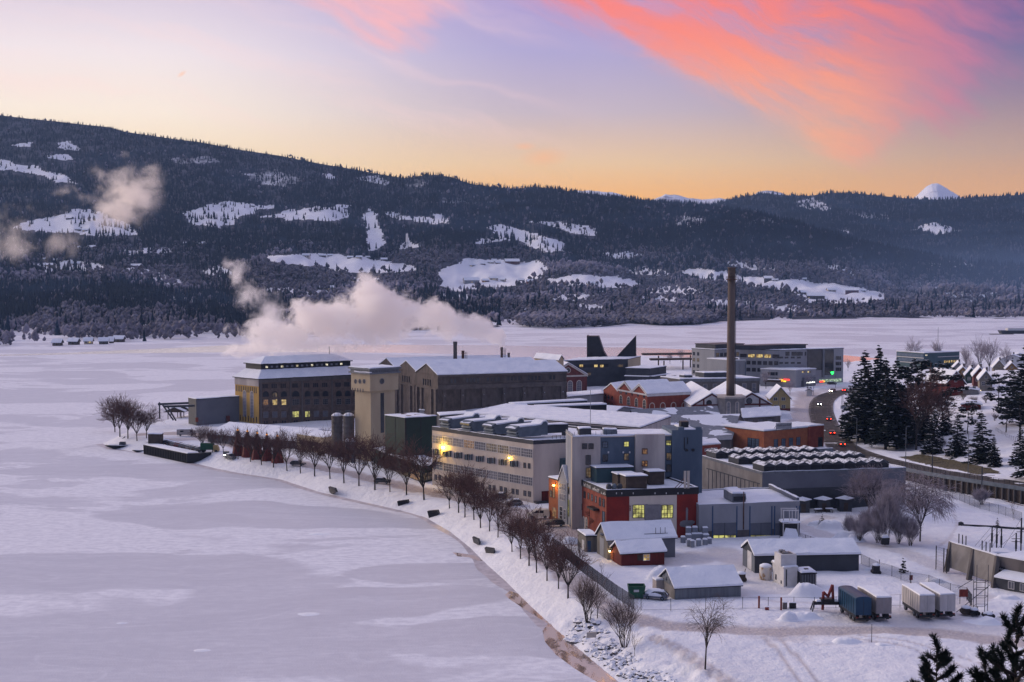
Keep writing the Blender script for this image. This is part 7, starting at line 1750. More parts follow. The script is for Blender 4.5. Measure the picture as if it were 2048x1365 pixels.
# ---- pine tops close to the camera
def near_pine(seed, top_px, dist, H, Wd, label):
    rs = random.Random(seed); top = AT(*top_px, dist); base = np.array([top[0], top[1], top[2]-H]); root = thing('pine_tree', label, 'tree', base, 'pine tops in the foreground')
    wood, nd = Twigs(), Twigs()
    p = base-base; 
    for k in range(10): q = np.array([.0, 0, H*(k+1)/10]); wood.add(p, q, .12*(1-k/10.5), .12*(1-(k+1)/10.5)); p = q
    def tuft(c, d, n, L):
        for k in range(n):
            e = norm(d*.7+np.array([rs.gauss(0, .6), rs.gauss(0, .6), rs.gauss(.1, .5)])); s = c-d*rs.uniform(0, .28); nd.add(s, s+e*L*rs.uniform(.7, 1.2), .011, .004)
    def shoot(p, d, L, lvl):
        n = max(2, int(L/.22)); 
        for k in range(n):
            d = norm(d+np.array([rs.gauss(0, .10), rs.gauss(0, .10), .10])); q = p+d*L/n; wood.add(p, q, .018*(3-lvl), .014*(3-lvl)); p = q
            if lvl >= 1 or k > n*.4: tuft(p, d, 30, .16)
            if lvl < 2 and k and rs.random() < .92:
                h = norm(np.cross(d, (0, 0, 1))+np.array([0, 0, .2]))*rs.choice((-1, 1)); shoot(p, norm(d+h*.8+np.array([0, 0, .25])), L*rs.uniform(.35, .55), lvl+1)
        tuft(p, d, 60, .18)
    for k in range(34):
        z = H*(1-.03-.72*(k/34)); L = Wd/2*(.16+.84*(k/34)**.8)*rs.uniform(.8, 1.15); a = 2.4*k+rs.uniform(-.5, .5)
        shoot(np.array([0, 0, z]), norm(np.array([math.cos(a), math.sin(a), .45])), L, 0)
    shoot(np.array([0, 0, H*.97]), np.array([0, 0, 1.]), .4, 1)
    o = wood.mesh('trunk', BARK, root, 5); o2 = nd.mesh('crown', NEED, root, 3)
near_pine(7, (1874, 1302), 36, 6.0, 2.6, 'dark pine top poking into view, left of the two at the bottom right corner')
near_pine(9, (2034, 1236), 36, 7.5, 3.6, 'large dark pine top in the bottom right corner')
# ================================================================= road furniture, vehicles, yard things
def post(name, label, cat, x, y, yt, r=.07, m='sheetgrey', arm=None, lit=None, group=None, p=None):
    p = G(x, y) if p is None else p; H = (y-yt)*p[1]/F; t = thing(name, label, cat, p, group); mb = MB(); mb.tube((p[0], p[1], p[2]-.3), (p[0], p[1], p[2]+H), r*1.2, r*.8); mb.build('pole', W_[m], t)
    if arm is not None:
        mb = MB(); mb.tube((p[0], p[1], p[2]+H), (p[0]+arm, p[1], p[2]+H+.15), r*.6); mb.build('arm', W_[m], t)
        mb = MB(); mb.box(p[0]+arm-.35, p[0]+arm+.35, p[1]-.14, p[1]+.14, p[2]+H+.08, p[2]+H+.24, inset=.04); mb.build('lamp_head', W_['duct'] if not lit else emis('lit lamp head', (1, .78, .45), 6), t)
    return t
for (x, y, yt, arm, lab) in ((1713, 902, 836, -.8, 'street lamp by the road below the tall spruces'), (1811, 940, 853, .8, 'street lamp at the right end of the cooling hall'), (1936, 948, 862, -.9, 'street lamp standing before the low snowy spruces'), (1684, 852, 785, -.7, 'street lamp across the road from the snowy side street'), (1671, 775, 745, .5, 'street lamp by the green lit shop'), (1557, 826, 782, .3, 'pale pole before the yellow house'), (1627, 790, 752, .4, 'street lamp at the shop end of the side street')):
    post('street_lamp', lab, 'lamp', x, y, yt, .09, 'sheetgrey', arm)
for k, (x, y, yt) in enumerate(((1683, 815, 785), (1687, 816, 786), (1694, 828, 790))): post('flag_pole', f'bare thin pole, {("left", "middle", "right")[k]} of three beside the road bend', 'pole', x, y, yt, .06)
t = post('traffic_sign', 'blue grey direction board on posts beside the road bend', 'sign', 1684, 826, 812, .06); w = Wall(P(1681, 824, 3), P(1697, 824, 3), t); q = G(1684, 826); w = Wall(q+[-.6, 0, 0], q+[2.8, 0, 0], t); w.panel('board', W_['bgrey'], 0, w.L, q[2]+1.6, q[2]+2.9, .06)
post('warning_post', 'small sign post beside the lower snowy track', 'sign', *ZG(503, 1290), ZG(0, 1110)[1], .05, 'dgrey')
for k, (x, y, yt) in enumerate(((1990, 1000, 932), (1864, 965, 908))):
    t = post('catenary_mast', ['steel railway mast right, beside the retaining wall', 'steel railway mast at the cooling hall corner'][k], 'mast', x-27 if k == 0 else x, y, yt, .16, 'dgrey', None); p = t.location
    mb = MB(); H = (y-yt)*p[1]/F
    for z in (.93, .78, .70): mb.tube((p[0], p[1], p[2]+H*z), (p[0]+3.4, p[1]+.5, p[2]+H*(z+.02)), .05)
    mb.build('bracket', W_['dark'], t)
post('radio_mast', 'hair thin tall mast behind the teal office', 'mast', 1875, 735, 655, .12, 'dgrey')
# retaining wall with railing along the near edge of the road
i0 = min(range(len(ROAD)), key=lambda k: abs(pix(ROAD[k])[0]-1815)); seq = ROAD[:i0+1][::2]
edge = []
for k in range(len(seq)):
    t_ = seq[min(k+1, len(seq)-1)]-seq[max(k-1, 0)]; t_ = t_/np.linalg.norm(t_[:2]); nv = np.array([-t_[1], t_[0], 0]); s_ = 1 if nv[1] < 0 else -1; edge.append(seq[k]+nv*s_*(ROADW+.15))
rw = thing('retaining_wall', 'long road wall with pillars and a mesh railing on top', 'wall', edge[-1]); mbw, mbd, mbp, mbr = MB(), MB(), MB(), MB()
for k in range(len(edge)-1):
    a, c = edge[k], edge[k+1]; t_ = norm(c-a); nv = np.array([-t_[1], t_[0], 0]); nv *= 1 if nv[1] < 0 else -1
    mbw.extrude([[*a[:2], 1.5], [*c[:2], 1.5], [*c[:2], c[2]-.25], [*a[:2], a[2]-.25]], -nv*.3)
    mbd.extrude([[*a[:2], a[2]-.25], [*c[:2], c[2]-.25], [*c[:2], c[2]+.75], [*a[:2], a[2]+.75]], nv*.32)
    L = np.linalg.norm(c-a)
    for j in range(int(L/1.9)+1): q = a+(c-a)*min(1, j*1.9/L); mbp = MB(); mbp.box(q[0]-.16+nv[0]*.35, q[0]+.16+nv[0]*.35, q[1]-.3+nv[1]*.2, q[1]+.05, 1.6, q[2]-.27); mbp.build('pillar', W_['concd'], rw)
    for j in range(int(L/1.6)+1): q = a+(c-a)*min(1, j*1.6/L)+nv*.1; mbr.tube((q[0], q[1], q[2]+.7), (q[0], q[1], q[2]+1.95), .05, n=4)
    for z in (1.25, 1.6, 1.93): mbr.tube((*(a+nv*.1)[:2], a[2]+z), (*(c+nv*.1)[:2], c[2]+z), .03, n=4)
mbw.build('wall', W_['wood'], rw); mbd.build('barrier', W_['duct'], rw); mbr.build('railing', W_['dark'], rw)
def fence(label, pts, h, step, mesh=0.0, m='dgrey', r=.04, rails=(1.0,), name='wire_fence', z=None):
    P3 = [G(x, y) if z is None else P(x, y, z) for x, y in pts]; t = thing(name, label, 'fence', P3[0]); wi, ra = Twigs(), Twigs(); o = P3[0]; po = Twigs(); po.add(np.array([0, 0, -.3]), np.array([0, 0, h*1.04]), r, r); po = po.mesh('post', W_[m], None, 4); pd = po.data; bpy.data.objects.remove(po)
    for a, c in zip(P3, P3[1:]):
        L = np.linalg.norm(c-a); n = max(1, int(L/step))
        for k in range(n+(1 if c is P3[-1] else 0)): q = bpy.data.objects.new('post', pd); COL.objects.link(q); q.parent = t; q.location = a+(c-a)*k/n-o
        for f in rails: ra.add(a-o+[0, 0, h*f], c-o+[0, 0, h*f], .022, .022)
        if mesh:
            k = int(L/mesh)
            for j in range(k): q = a+(c-a)*(j+.5)/k-o; wi.add(q, q+[0, 0, h], .014, .014)
            for f in np.linspace(.1, .9, 7): wi.add(a-o+[0, 0, h*f], c-o+[0, 0, h*f], .010, .010)
    ra.mesh('rail', W_[m], t, 3)
    if mesh: wi.mesh('wire_mesh', W_[m], t, 3)
    return t
fence('tall dark mesh fence running down beside the shore path', [ZE(645, 505), ZE(760, 585), ZE(905, 710), ZE(1100, 860), ZE(1300, 1010), ZE(1475, 1125)], 2.3, 2.6, .09)
fence('thin wire fence with wide posts along the lower edge of the yard', [ZF(10, 980), ZF(300, 978), ZF(640, 975), ZF(1000, 965), ZF(1500, 962), ZF(1700, 965)], 1.9, 3.6, 0, r=.045, rails=(1.0, .05))
fence('thin wire fence behind the parked trailers', [ZF(1700, 965), (1800, 1212), (1862, 1215), (1905, 1212)], 1.9, 3.2, 0, rails=(1.0, .05))
fence('mesh fence between the long shed and the substation', [ZG(400, 530), ZG(560, 610), ZG(700, 650), ZG(880, 715), ZG(1060, 745), ZG(1270, 830), ZG(1430, 870), ZG(1480, 940)], 2.0, 2.5, .14)
fence('pale mesh fence along the railway on the right', [ZD(1160, 640), ZD(1360, 690), ZD(1560, 770), ZD(1740, 815), ZD(1880, 860), ZD(1965, 890)], 2.0, 2.4, .12, 'sheetgrey')
fence('low fence running from the workshop corner to the snow heaps', [ZC(985, 1060), ZC(1165, 1120)], 1.2, 1.6, .2)
fence('light fence round the snowy corner left of the lean-to', [ZE(720, 470), ZE(900, 515), ZE(925, 560)], 2.2, 2.0, .25)
fence('tall gate posts beside the substation wall', [ZG(1130, 570), ZG(1205, 595), ZG(1235, 605)], 4.2, 1.6, .3, 'dark', .09)
fence('thin roadside fence along the conifer bank', [ZR(600, 925), ZR(700, 985), ZR(855, 1045)], 1.2, 2.0, 0, 'wood')
# rails in the snow beside the wall
for k, off in enumerate((0, 4)):
    pts = resample([P(1872, 966+off), P(1950, 984+off), P(2048, 1008+off*1.3), P(2300, 1075+off*2)], 6.0); mb = MB()
    for a, c in zip(pts, pts[1:]): mb.extrude([a+[0, 0, .02], c+[0, 0, .02], c+[0, 0, .16], a+[0, 0, .16]], (0, .16, 0))
    tag(mb.build('rail_track', W_['rust']), ['rusty railway rail nearer the retaining wall', 'rusty railway rail farther from the retaining wall'][k], 'rail')

# ---- vehicles
TYRE = mat('tyre rubber', (.012, .012, .013)); CGL = GL['dark']
HEADL = emis('headlight', (1, .93, .75), 40); TAILL = emis('tail lamp', (1, .03, .01), 14); DULLL = mat('lamp glass', (.4, .38, .36), rough=.2)
def car(label, p, hd, col, kind='car', lights=0, snow=True, L=4.4, cat='car', name='parked_car', group=None, braking=False):
    """p ground point, hd heading in degrees (0 = +X); lights: 1 = driving lamps on"""
    t = thing(name, label, cat, p, group); t.rotation_euler = (0, 0, R(hd)); p0 = bpy.data.objects.new('x', None); s = L/4.4
    class O: location = (0, 0, 0); parent = None
    def put(mb, nm, m, sm=False):
        o = mb.build(nm, m, None, sm); o.parent = t; return o
    paint = mat('car paint %s' % (col,), col, tuple(c*.8 for c in col), rough=.3, spec=.5)
    w = .86
    if kind == 'van':
        low = [(-2.2, .35), (-2.2, 1.0), (-2.15, 1.9), (-1.6, 2.0), (.55, 1.98), (1.25, 1.25), (2.05, 1.02), (2.2, .75), (2.2, .35)]; gl = [(-.1, 1.22), (-.1, 1.82), (.5, 1.84), (1.1, 1.22)]; gl2 = [(-1.0, 1.22), (-1.0, 1.82), (-.2, 1.82), (-.2, 1.22)]; w = .95; tops = (-2.1, .5, 1.99)
    elif kind == 'camper':
        low = [(-2.2, .4), (-2.2, 2.3), (1.3, 2.3), (1.7, 1.6), (2.2, 1.05), (2.2, .4)]; gl = [(1.0, 1.3), (1.0, 2.0), (1.35, 2.0), (1.68, 1.3)]; gl2 = [(-1.4, 1.4), (-1.4, 1.9), (-.6, 1.9), (-.6, 1.4)]; w = 1.0; tops = (-2.15, 1.25, 2.31)
    else:
        low = [(-2.2, .35), (-2.2, .85), (-2.05, 1.0), (-1.65, 1.42), (-1.1, 1.52), (.2, 1.5), (1.0, 1.0), (1.9, .86), (2.2, .65), (2.2, .35)]; gl = [(-.4, 1.0), (-.4, 1.42), (.15, 1.43), (.82, 1.0)]; gl2 = [(-1.75, 1.0), (-1.45, 1.4), (-.5, 1.42), (-.5, 1.0)]; tops = (-1.35, .1, 1.53)
    mb = MB(); mb.extrude([(x*s, -w, z) for x, z in low], (0, 2*w, 0)); body = put(mb, 'body', paint)
    mb = MB()
    for g_ in (gl, gl2):
        for sy in (-1, 1): mb.face([(x*s, sy*(w+.012), z) for x, z in g_])
    if kind == 'car': mb.face([(.28*s, -w*.85, 1.47), (.28*s, w*.85, 1.47), (.97*s, w*.9, 1.04), (.97*s, -w*.9, 1.04)]); mb.face([(-1.72*s, -w*.85, 1.37), (-1.72*s, w*.85, 1.37), (-2.08*s, w*.9, 1.02), (-2.08*s, -w*.9, 1.02)])
    put(mb, 'windows', CGL)
    for x in (-1.35, 1.35):
        for sy in (-1, 1):
            mb = MB(); mb.tube((x*s, sy*(w-.12), .33), (x*s, sy*(w+.03), .33), .33, n=12); wh = put(mb, 'wheel', TYRE); mb = MB(); mb.tube((x*s, sy*(w-.05), .33), (x*s, sy*(w+.045), .33), .19, n=8); o = put(mb, 'rim', W_['duct']); o.parent = wh
    for sy in (-1, 1):
        mb = MB(); mb.box(2.19*s, 2.23*s, sy*w*.72-.17, sy*w*.72+.17, .62, .78); put(mb, 'headlight', HEADL if lights else DULLL)
        mb = MB(); mb.box(-2.24*s, -2.19*s, sy*w*.75-.15, sy*w*.75+.15, .72, .92); put(mb, 'tail_light', TAILL if lights else W_['redp'])
    mb = MB(); mb.box(2.2*s, 2.24*s, -.26, .26, .42, .54); mb.box(-2.24*s, -2.2*s, -.26, .26, .5, .62); put(mb, 'number_plate', W_['white3'])
    if snow: mb = MB(); mb.box(tops[0]*s, tops[1]*s, -w*.85, w*.85, tops[2], tops[2]+.12, inset=.08); put(mb, 'snow_cover', SNOWR)
    bpy.data.objects.remove(p0); return t
def road_at(x, y):
    p = G(x, y); k = min(range(len(ROAD)), key=lambda i: np.linalg.norm(ROAD[i][:2]-p[:2])); d = ROAD[max(k-1, 0)]-ROAD[min(k+1, len(ROAD)-1)]
    p[2] = ROAD[k][2]+.03; return p, math.degrees(math.atan2(d[1], d[0]))   # heading: towards the camera side (start of ROAD is near right)
for x, y, away, col, lab in ((1665, 785, 0, (.25, .10, .08), 'dark car with headlights on rounding the road bend'), (1639, 812, 0, (.06, .06, .07), 'car with bright white headlights coming down the road'), (1657.5, 842, 1, (.08, .08, .09), 'car with red tail lamps, upper one of two driving away'), (1664, 870, 1, (.10, .02, .02), 'dark red car with red tail lamps, lower one of two driving away'), (1683, 893, 1, (.16, .10, .03), 'car with a glowing rear light near the cooling hall corner'), (1692, 784, 1, (.2, .1, .08), 'reddish car half hidden by the spruces at the road bend')):
    p, h = road_at(x, y); car(lab, p, h+(180 if away else 0), col, lights=1, snow=False, name='car', group='cars driving on the main road')
p = G(1664, 770); car('dark car parked before the green lit shop', p, 10, (.03, .03, .04), lights=0)
# row of parked cars by the boats
cols = [(.03, .03, .035), (.04, .045, .05), (.20, .19, .19), (.18, .03, .03), (.10, .10, .11), (.05, .06, .08), (.28, .27, .26), (.06, .06, .06), (.12, .12, .13)]
for k in range(9):
    x, y = ZL(1000+k*57, 800+k*12.5); car(f'snow topped parked car beside the moored barge, {ORD[k]} from the left in the row', G(x, y), 62+rng.uniform(-4, 4), cols[k], group='parked cars beside the barge')
car('pale camper van parked alone on the snow before the boat hall', G(*ZL(1262, 672)), 10, (.40, .36, .33), 'camper', L=6.2, cat='van', name='camper_van')
car('white car with glaring headlights driving on the shore path', G(*ZL(1850, 975)), -78, (.10, .09, .09), lights=1, snow=False)
car('dark car with snowy bonnet beside the car with glaring headlights', G(*ZL(1910, 1010)), -50, (.04, .045, .06))
car('dark van with headlights on behind the avenue trees below the cone tents', G(*Z4(1290, 1100)), -70, (.05, .05, .06), lights=1, snow=False)
car('dark car parked under the trees by the silos', G(*Z4(1560, 1148)), -15, (.03, .03, .035)); car('dark car parked under the trees below the beige tower', G(765, 967), -10, (.035, .035, .04))
car('silver van parked by the orange brick house front', G(*ZA(1212, 1105)), 183, (.66, .63, .54), 'van', snow=False, L=5.0, cat='van', name='parked_van')
car('black estate car parked at the foot of the narrow gabled house', G(*ZA(1378, 1188)), 186, (.012, .013, .016), snow=False, L=4.4)
car('grey hatchback parked at the corner of the white factory', G(*ZA(962, 980)), 188, (.16, .17, .18), L=4.1)
car('dark car half hidden by trees beside the white factory', G(*ZA(808, 912)), 165, (.03, .035, .045), L=4.1)
t = car('car buried under thick snow beside the green skip', G(*ZE(1700, 1015)), 160, (.10, .12, .16), L=4.2)
mb = MB(); mb.lathe((0, 0, .8), [(2.2, -.1), (2.1, .25), (1.5, .75), (.8, 1.0), (.1, 1.05)], 12); mb.v = [(v[0]*.98, v[1]*.48, v[2]) for v in mb.v]; o = mb.build('snow_blanket', SNOWR, None, True); o.parent = t
for k, (x, y) in enumerate(((1420, 766), (1446, 764), (1500, 770), (1330, 758), (1350, 757), (1300, 760))): car(f'small distant parked car near the shops, {ORD[k]} of the scattered six', G(x, y), rng.uniform(0, 90), rng.choice(cols), group='parked cars near the shops')
c = G(*ZL(1590, 915)); t = thing('delivery_truck', 'small truck with green box parked under the avenue trees', 'truck', c); mb = MB(); mb.box(c[0]-2.4, c[0]+1.6, c[1]-1, c[1]+1, c[2]+.9, c[2]+2.9); mb.build('box_body', W_['skip'], t); mb = MB(); mb.extrude([(c[0]+1.65, c[1]-1, c[2]+.5), (c[0]+3.3, c[1]-1, c[2]+.5), (c[0]+3.2, c[1]-1, c[2]+1.4), (c[0]+2.7, c[1]-1, c[2]+2.3), (c[0]+1.65, c[1]-1, c[2]+2.3)], (0, 2, 0)); mb.build('cab', W_['yel'], t)
for x in (-1.5, 2.5):
    for s_ in (-1, 1): mb = MB(); mb.tube((c[0]+x, c[1]+s_*.75, c[2]+.45), (c[0]+x, c[1]+s_*1.03, c[2]+.45), .45, n=12); mb.build('wheel', TYRE, t)

# ---- boats, barge and the hut at the tip
c = P(*ZL(640, 940), 0); e = P(*ZL(1270, 1075), 0); f_ = P(*ZL(1450, 930), 1.6)
d = norm(e-c); n_ = np.array([-d[1], d[0], 0]); L = np.linalg.norm(e-c); wd = 4.2
t = thing('barge', 'long black moored barge with snowy deck at the bank', 'boat', c)
mb = MB(); mb.extrude([c+[0, 0, -.3], e+[0, 0, -.3], e+d*.2+[0, 0, 3.0], c-d*.3+[0, 0, 3.0]], n_*wd); mb.extrude([e+[0, 0, -.3], e+d*2.6+n_*wd*.6+[0, 0, .8], e+d*3.6+n_*wd*.6+[0, 0, 3.2], e+d*.2+[0, 0, 3.0]], n_*wd*.98); mb.build('hull', W_['dark'], t)
mb = MB(); mb.extrude([c+[0, 0, 3.003]+n_*.2, e+[0, 0, 3.003]+n_*.2, e+[0, 0, 3.3]+n_*.4, c+[0, 0, 3.3]+n_*.4], n_*(wd-.6)); mb.face([e+[0, 0, 3.1]+n_*.2, e+d*3.2+n_*wd*.6+[0, 0, 3.35], e+n_*(wd-.4)+[0, 0, 3.1]]); mb.build('snow_deck', SNOWR, t)
for k in range(26): q = c+d*L*(k+.5)/26-n_*.08; mb = MB(); mb.box(q[0]-.12, q[0]+.12, q[1]-.1, q[1]+.12, .1, 2.9); mb.build('fender', TYRE, t)
q = c+d*1.5+n_*3; mb = MB(); mb.extrude([q+[-2, 0, 3], q+[2.2, 0, 3], q+[2.2, 0, 6.4], q+[-2, 0, 6.4]], (0, 3, 0)); mb.build('wheelhouse', W_['wood'], t); mb = MB(); mb.box(q[0]-2.2, q[0]+2.4, q[1]-.2, q[1]+3.2, 6.403, 6.7, inset=.1); mb.build('snow_cover', SNOWR, t)
for k, (zx, zy, sc, lab) in enumerate(((270, 862, 1.0, 'small dark boat frozen in at the tip of the bank'), (580, 912, .55, 'little dinghy frozen in beside the barge'))):
    c = P(*ZL(zx, zy), 0); t = thing('boat', lab, 'boat', c); mb = MB(); h = 4.2*sc
    mb.lathe((c[0], c[1], 0), [(.3, -.1), (.75, .5), (1.0, 1.2)], 14); mb.v = [(c[0]+(v[0]-c[0])*h*(1.15 if v[0] < c[0] else 1.0), c[1]+(v[1]-c[1])*1.5*sc, v[2]*sc) for v in mb.v]; mb.build('hull', W_['dark'], t, True)
    mb = MB(); mb.lathe((c[0], c[1], 1.25*sc), [(.98, 0), (.8, .15), (.05, .22)], 12); mb.v = [(c[0]+(v[0]-c[0])*h, c[1]+(v[1]-c[1])*1.4*sc, v[2]) for v in mb.v]; mb.build('snow_cover', SNOWR, t, True)
    if k == 0: mb = MB(); mb.box(c[0]+.4, c[0]+2.4, c[1]-.8, c[1]+.8, 1.2, 2.3, inset=.15); mb.build('cabin', W_['dgrey'], t)
c = G(*ZL(300, 770)); t = thing('gangway', 'narrow dark gangway leaning down to the small boat', 'gangway', c); mb = MB(); a_, b_ = G(*ZL(355, 700)), P(*ZL(250, 795), .6); mb.extrude([a_, b_, b_+[0, 0, .3], a_+[0, 0, .3]], (0, 1.2, 0)); mb.build('walkway', W_['wood'], t)

# ---- five cone tents with glowing tips
CT5 = [(1088, 845), (1163, 855), (1240, 872), (1316, 885), (1398, 897)]; first = None
for k, (zx, zy) in enumerate(CT5):
    x, yt = Z4(zx, zy); yb = yt+57; c = G(x, yb); lab = f'dark red cone tent with glowing tip, {ORD[k]} from the left of five'
    if first is None:
        H = (yb-yt)*c[1]/F; t = thing('cone_tent', lab, 'tent', c, 'cone tents with glowing tips'); mb = MB(); n = 12; r = 1.9
        mb.lathe(c, [(r, -.2), (r*.72, H*.30), (r*.42, H*.60), (r*.13, H*.93), (.05, H)], n)
        m, nt_, bs = newmat('mottled red cloth'); oz = nt_.new('ShaderNodeTexCoord').outputs['Object']
        nt_.link(nt_.mix(nt_.sstep(nt_.noise(nt_.pos(), 1.2, 3), .35, .65), (.10, .017, .014), (.18, .032, .022)), bs.inputs['Base Color']); bs.inputs['Roughness'].default_value = .8; mb.build('cloth', m, t)  # two dark reds mixed by noise
        mb = MB(); mb.lathe((c[0], c[1], c[2]+H), [(.2, -1.8), (.34, -1.3), (.30, -.8), (.06, -.1)], 8); mb.build('lantern', emis('cone lantern', (1.0, .38, .02), 2.6), t, True)
        mb = MB(); mb.tube((c[0], c[1], c[2]+H-.3), (c[0], c[1], c[2]+H+.5), .04); mb.build('spike', W_['dark'], t)
        mb = MB()
        for j in range(6): a = 6.283*j/6; mb.tube((c[0]+(r+.02)*math.cos(a), c[1]+(r+.02)*math.sin(a), c[2]), (c[0]+.45*math.cos(a), c[1]+.45*math.sin(a), c[2]+H*.88), .05, n=4)
        mb.build('seam', W_['wood'], t); first = t
    else: t = copy_tree(first); t.location = Vector(c); t['label'] = lab

# ---- dark stair recesses in the bank
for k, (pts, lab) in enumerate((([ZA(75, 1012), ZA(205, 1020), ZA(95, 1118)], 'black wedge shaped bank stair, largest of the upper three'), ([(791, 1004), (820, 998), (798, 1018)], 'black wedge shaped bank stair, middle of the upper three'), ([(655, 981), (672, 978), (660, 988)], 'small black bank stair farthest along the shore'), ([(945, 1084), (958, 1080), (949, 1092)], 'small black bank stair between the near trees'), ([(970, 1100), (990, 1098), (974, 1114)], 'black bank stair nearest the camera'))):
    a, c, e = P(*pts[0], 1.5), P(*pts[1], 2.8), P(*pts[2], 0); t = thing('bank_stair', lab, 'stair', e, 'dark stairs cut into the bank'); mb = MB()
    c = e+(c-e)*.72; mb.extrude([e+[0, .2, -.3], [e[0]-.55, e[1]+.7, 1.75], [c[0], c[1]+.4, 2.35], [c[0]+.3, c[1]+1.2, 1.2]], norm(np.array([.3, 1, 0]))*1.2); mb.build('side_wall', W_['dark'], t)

# ---- yard things
c = G(*ZE(1490, 1000)); t = thing('skip', 'open green skip standing at the end of the mesh fence', 'skip', c); mb = MB(); w0, w1 = 2.2, 2.9
out = [(c[0]-w0*.5, c[1]-.9), (c[0]+w0*.6, c[1]-.9), (c[0]+w0*.6, c[1]+1.0), (c[0]-w0*.5, c[1]+1.0)]
lo = [(x, y, 3.1) for x, y in out]; hi = [(c[0]+(x-c[0])*1.25, c[1]+(y-c[1])*1.15, 5.2) for x, y in out]
for k in range(4): j = (k+1) % 4; mb.face([lo[k], lo[j], hi[j], hi[k]])
inn = [(c[0]+(x-c[0])*1.12, c[1]+(y-c[1])*.98, 5.2) for x, y in out]; fl = [(x, y, 3.6) for x, y in out]
for k in range(4): j = (k+1) % 4; mb.face([hi[k], hi[j], inn[j], inn[k]]); mb.face([inn[k], inn[j], fl[j], fl[k]])
mb.face(fl); mb.build('tub', W_['skip'], t); mb = MB(); mb.face([(x, y, 4.1) for x, y in out]); mb.build('snow_fill', SNOWR, t)
mb = MB(); mb.box(c[0]-.4, c[0]+.5, c[1]-1.06, c[1]-1.0, 4.2, 4.6); mb.build('plate', W_['white3'], t)
c = G(*ZG(60, 985)); t = thing('loader_crane', 'red folding crane on four black legs in the snow', 'crane', c); mb = MB()
for a, e in (((-.6, 0, 3.2), (-.5, 0, 6.2)), ((-.5, 0, 6.2), (.3, 0, 5.4)), ((.25, 0, 5.3), (1.0, 0, 7.4)), ((1.0, 0, 7.4), (1.15, 0, 4.6))): mb.tube((c[0]+a[0], c[1], a[2]), (c[0]+e[0], c[1], e[2]), .24)
mb.build('boom', W_['redp'], t); mb = MB(); mb.box(c[0]-2.2, c[0]+2.4, c[1]-.4, c[1]+.4, 4.1, 4.6); mb.box(c[0]-1, c[0]+1.2, c[1]-.7, c[1]+.7, 4.6, 5.1); mb.build('base_frame', W_['dark'], t)
for sx in (-2.3, 2.5):
    for sy in (-.7, .7): mb = MB(); mb.tube((c[0]+sx*.93, c[1]+sy*.5, 4.3), (c[0]+sx*1.08, c[1]+sy, 2.9), .11); mb.build('leg', W_['dark'], t)
mb = MB(); mb.box(c[0]-1.8, c[0]+1.9, c[1]-.45, c[1]+.45, 4.603, 4.9, inset=.15); mb.build('snow_cover', SNOWR, t)
for k, (zx, zy, h) in enumerate(((1160, 962, 4.0), (1376, 975, 4.4))): x, y = ZF(zx, zy); q = G(x, y); t = thing('gate_post', ['stout dark gate post, left of the yard gate pair', 'stout dark gate post, right of the yard gate pair'][k], 'post', q); mb = MB(); mb.tube(q-[0, 0, .3], q+[0, 0, 2.1], .17); mb.build('post', W_['redside'], t)
for k, (zx, zy, w_, h, mn, lab) in enumerate(((1412, 965, .35, 1.1, 'concd', 'grey roadside cabinet by the right gate post'), (1488, 962, .55, .7, 'dark', 'small black box on the fence by the snow heap'), (1238, 975, .3, .5, 'redp', 'small red marker standing between the gate posts'))):
    q = G(*ZF(zx, zy)); t = thing('cabinet', lab, 'cabinet', q); mb = MB(); mb.box(q[0]-w_, q[0]+w_, q[1]-.25, q[1]+.25, 2.9, 3+h+(.3 if k == 1 else 0)); mb.build('casing', W_[mn], t); mb = MB(); mb.box(q[0]-w_-.04, q[0]+w_+.04, q[1]-.29, q[1]+.29, 3+h+.003+(.3 if k == 1 else 0), 3.12+h+(.3 if k == 1 else 0), inset=.05); mb.build('snow_cap', SNOWR, t)
k = 0
for (zx, zy, s_, up) in ((1465, 1260, .6, 0), (1520, 1235, .75, 0), (1580, 1225, .75, 0), (1530, 1290, .6, 0), (1560, 1300, .5, 0), (1635, 1225, .75, 0), (1700, 1235, .75, 0), (1690, 1285, .6, 0), (1625, 1290, .6, 0), (1735, 1275, .55, 0), (1520, 1225, .7, 1.3), (1585, 1220, .7, 1.3), (1690, 1225, .7, 1.3)):
    q = P(*ZB(zx, zy)); q[2] = 3+up; t = thing('tank_crate', f'snowy plastic tank crate beside the workshop door, {ORD[k]} of the pile from the left', 'crate', q, 'tank crates by the workshop'); k += 1
    mb = MB(); mb.box(q[0]-s_*.8, q[0]+s_*.8, q[1]-s_*.7, q[1]+s_*.7, q[2]-.05, q[2]+1.25); mb.build('tank', W_['bgrey'], t); mb = MB(); mb.box(q[0]-s_*.85, q[0]+s_*.85, q[1]-s_*.75, q[1]+s_*.75, q[2]+1.253, q[2]+1.5, inset=.15); mb.build('snow_cap', SNOWR, t)
t = thing('dark_cart', 'small dark cart with snow on top before the frosted thicket', 'cart', G(*ZG(632, 350))); c = np.array(t.location); mb = MB(); mb.box(c[0]-.75, c[0]+.75, c[1]-.5, c[1]+.5, 3.3, 4.7, inset=-.1); mb.build('box_body', W_['dark'], t); mb = MB(); mb.box(c[0]-.75, c[0]+.75, c[1]-.5, c[1]+.5, 4.703, 5.2, inset=.15); mb.build('snow_cover', SNOWR, t); mb = MB(); mb.tube((c[0]-.8, c[1]-.5, 4.3), (c[0]-.8, c[1]-.5, 5.7), .05); mb.tube((c[0]-.8, c[1]-.5, 5.6), (c[0]-.2, c[1]-.5, 5.5), .04); mb.build('handle', W_['lgrey'], t)
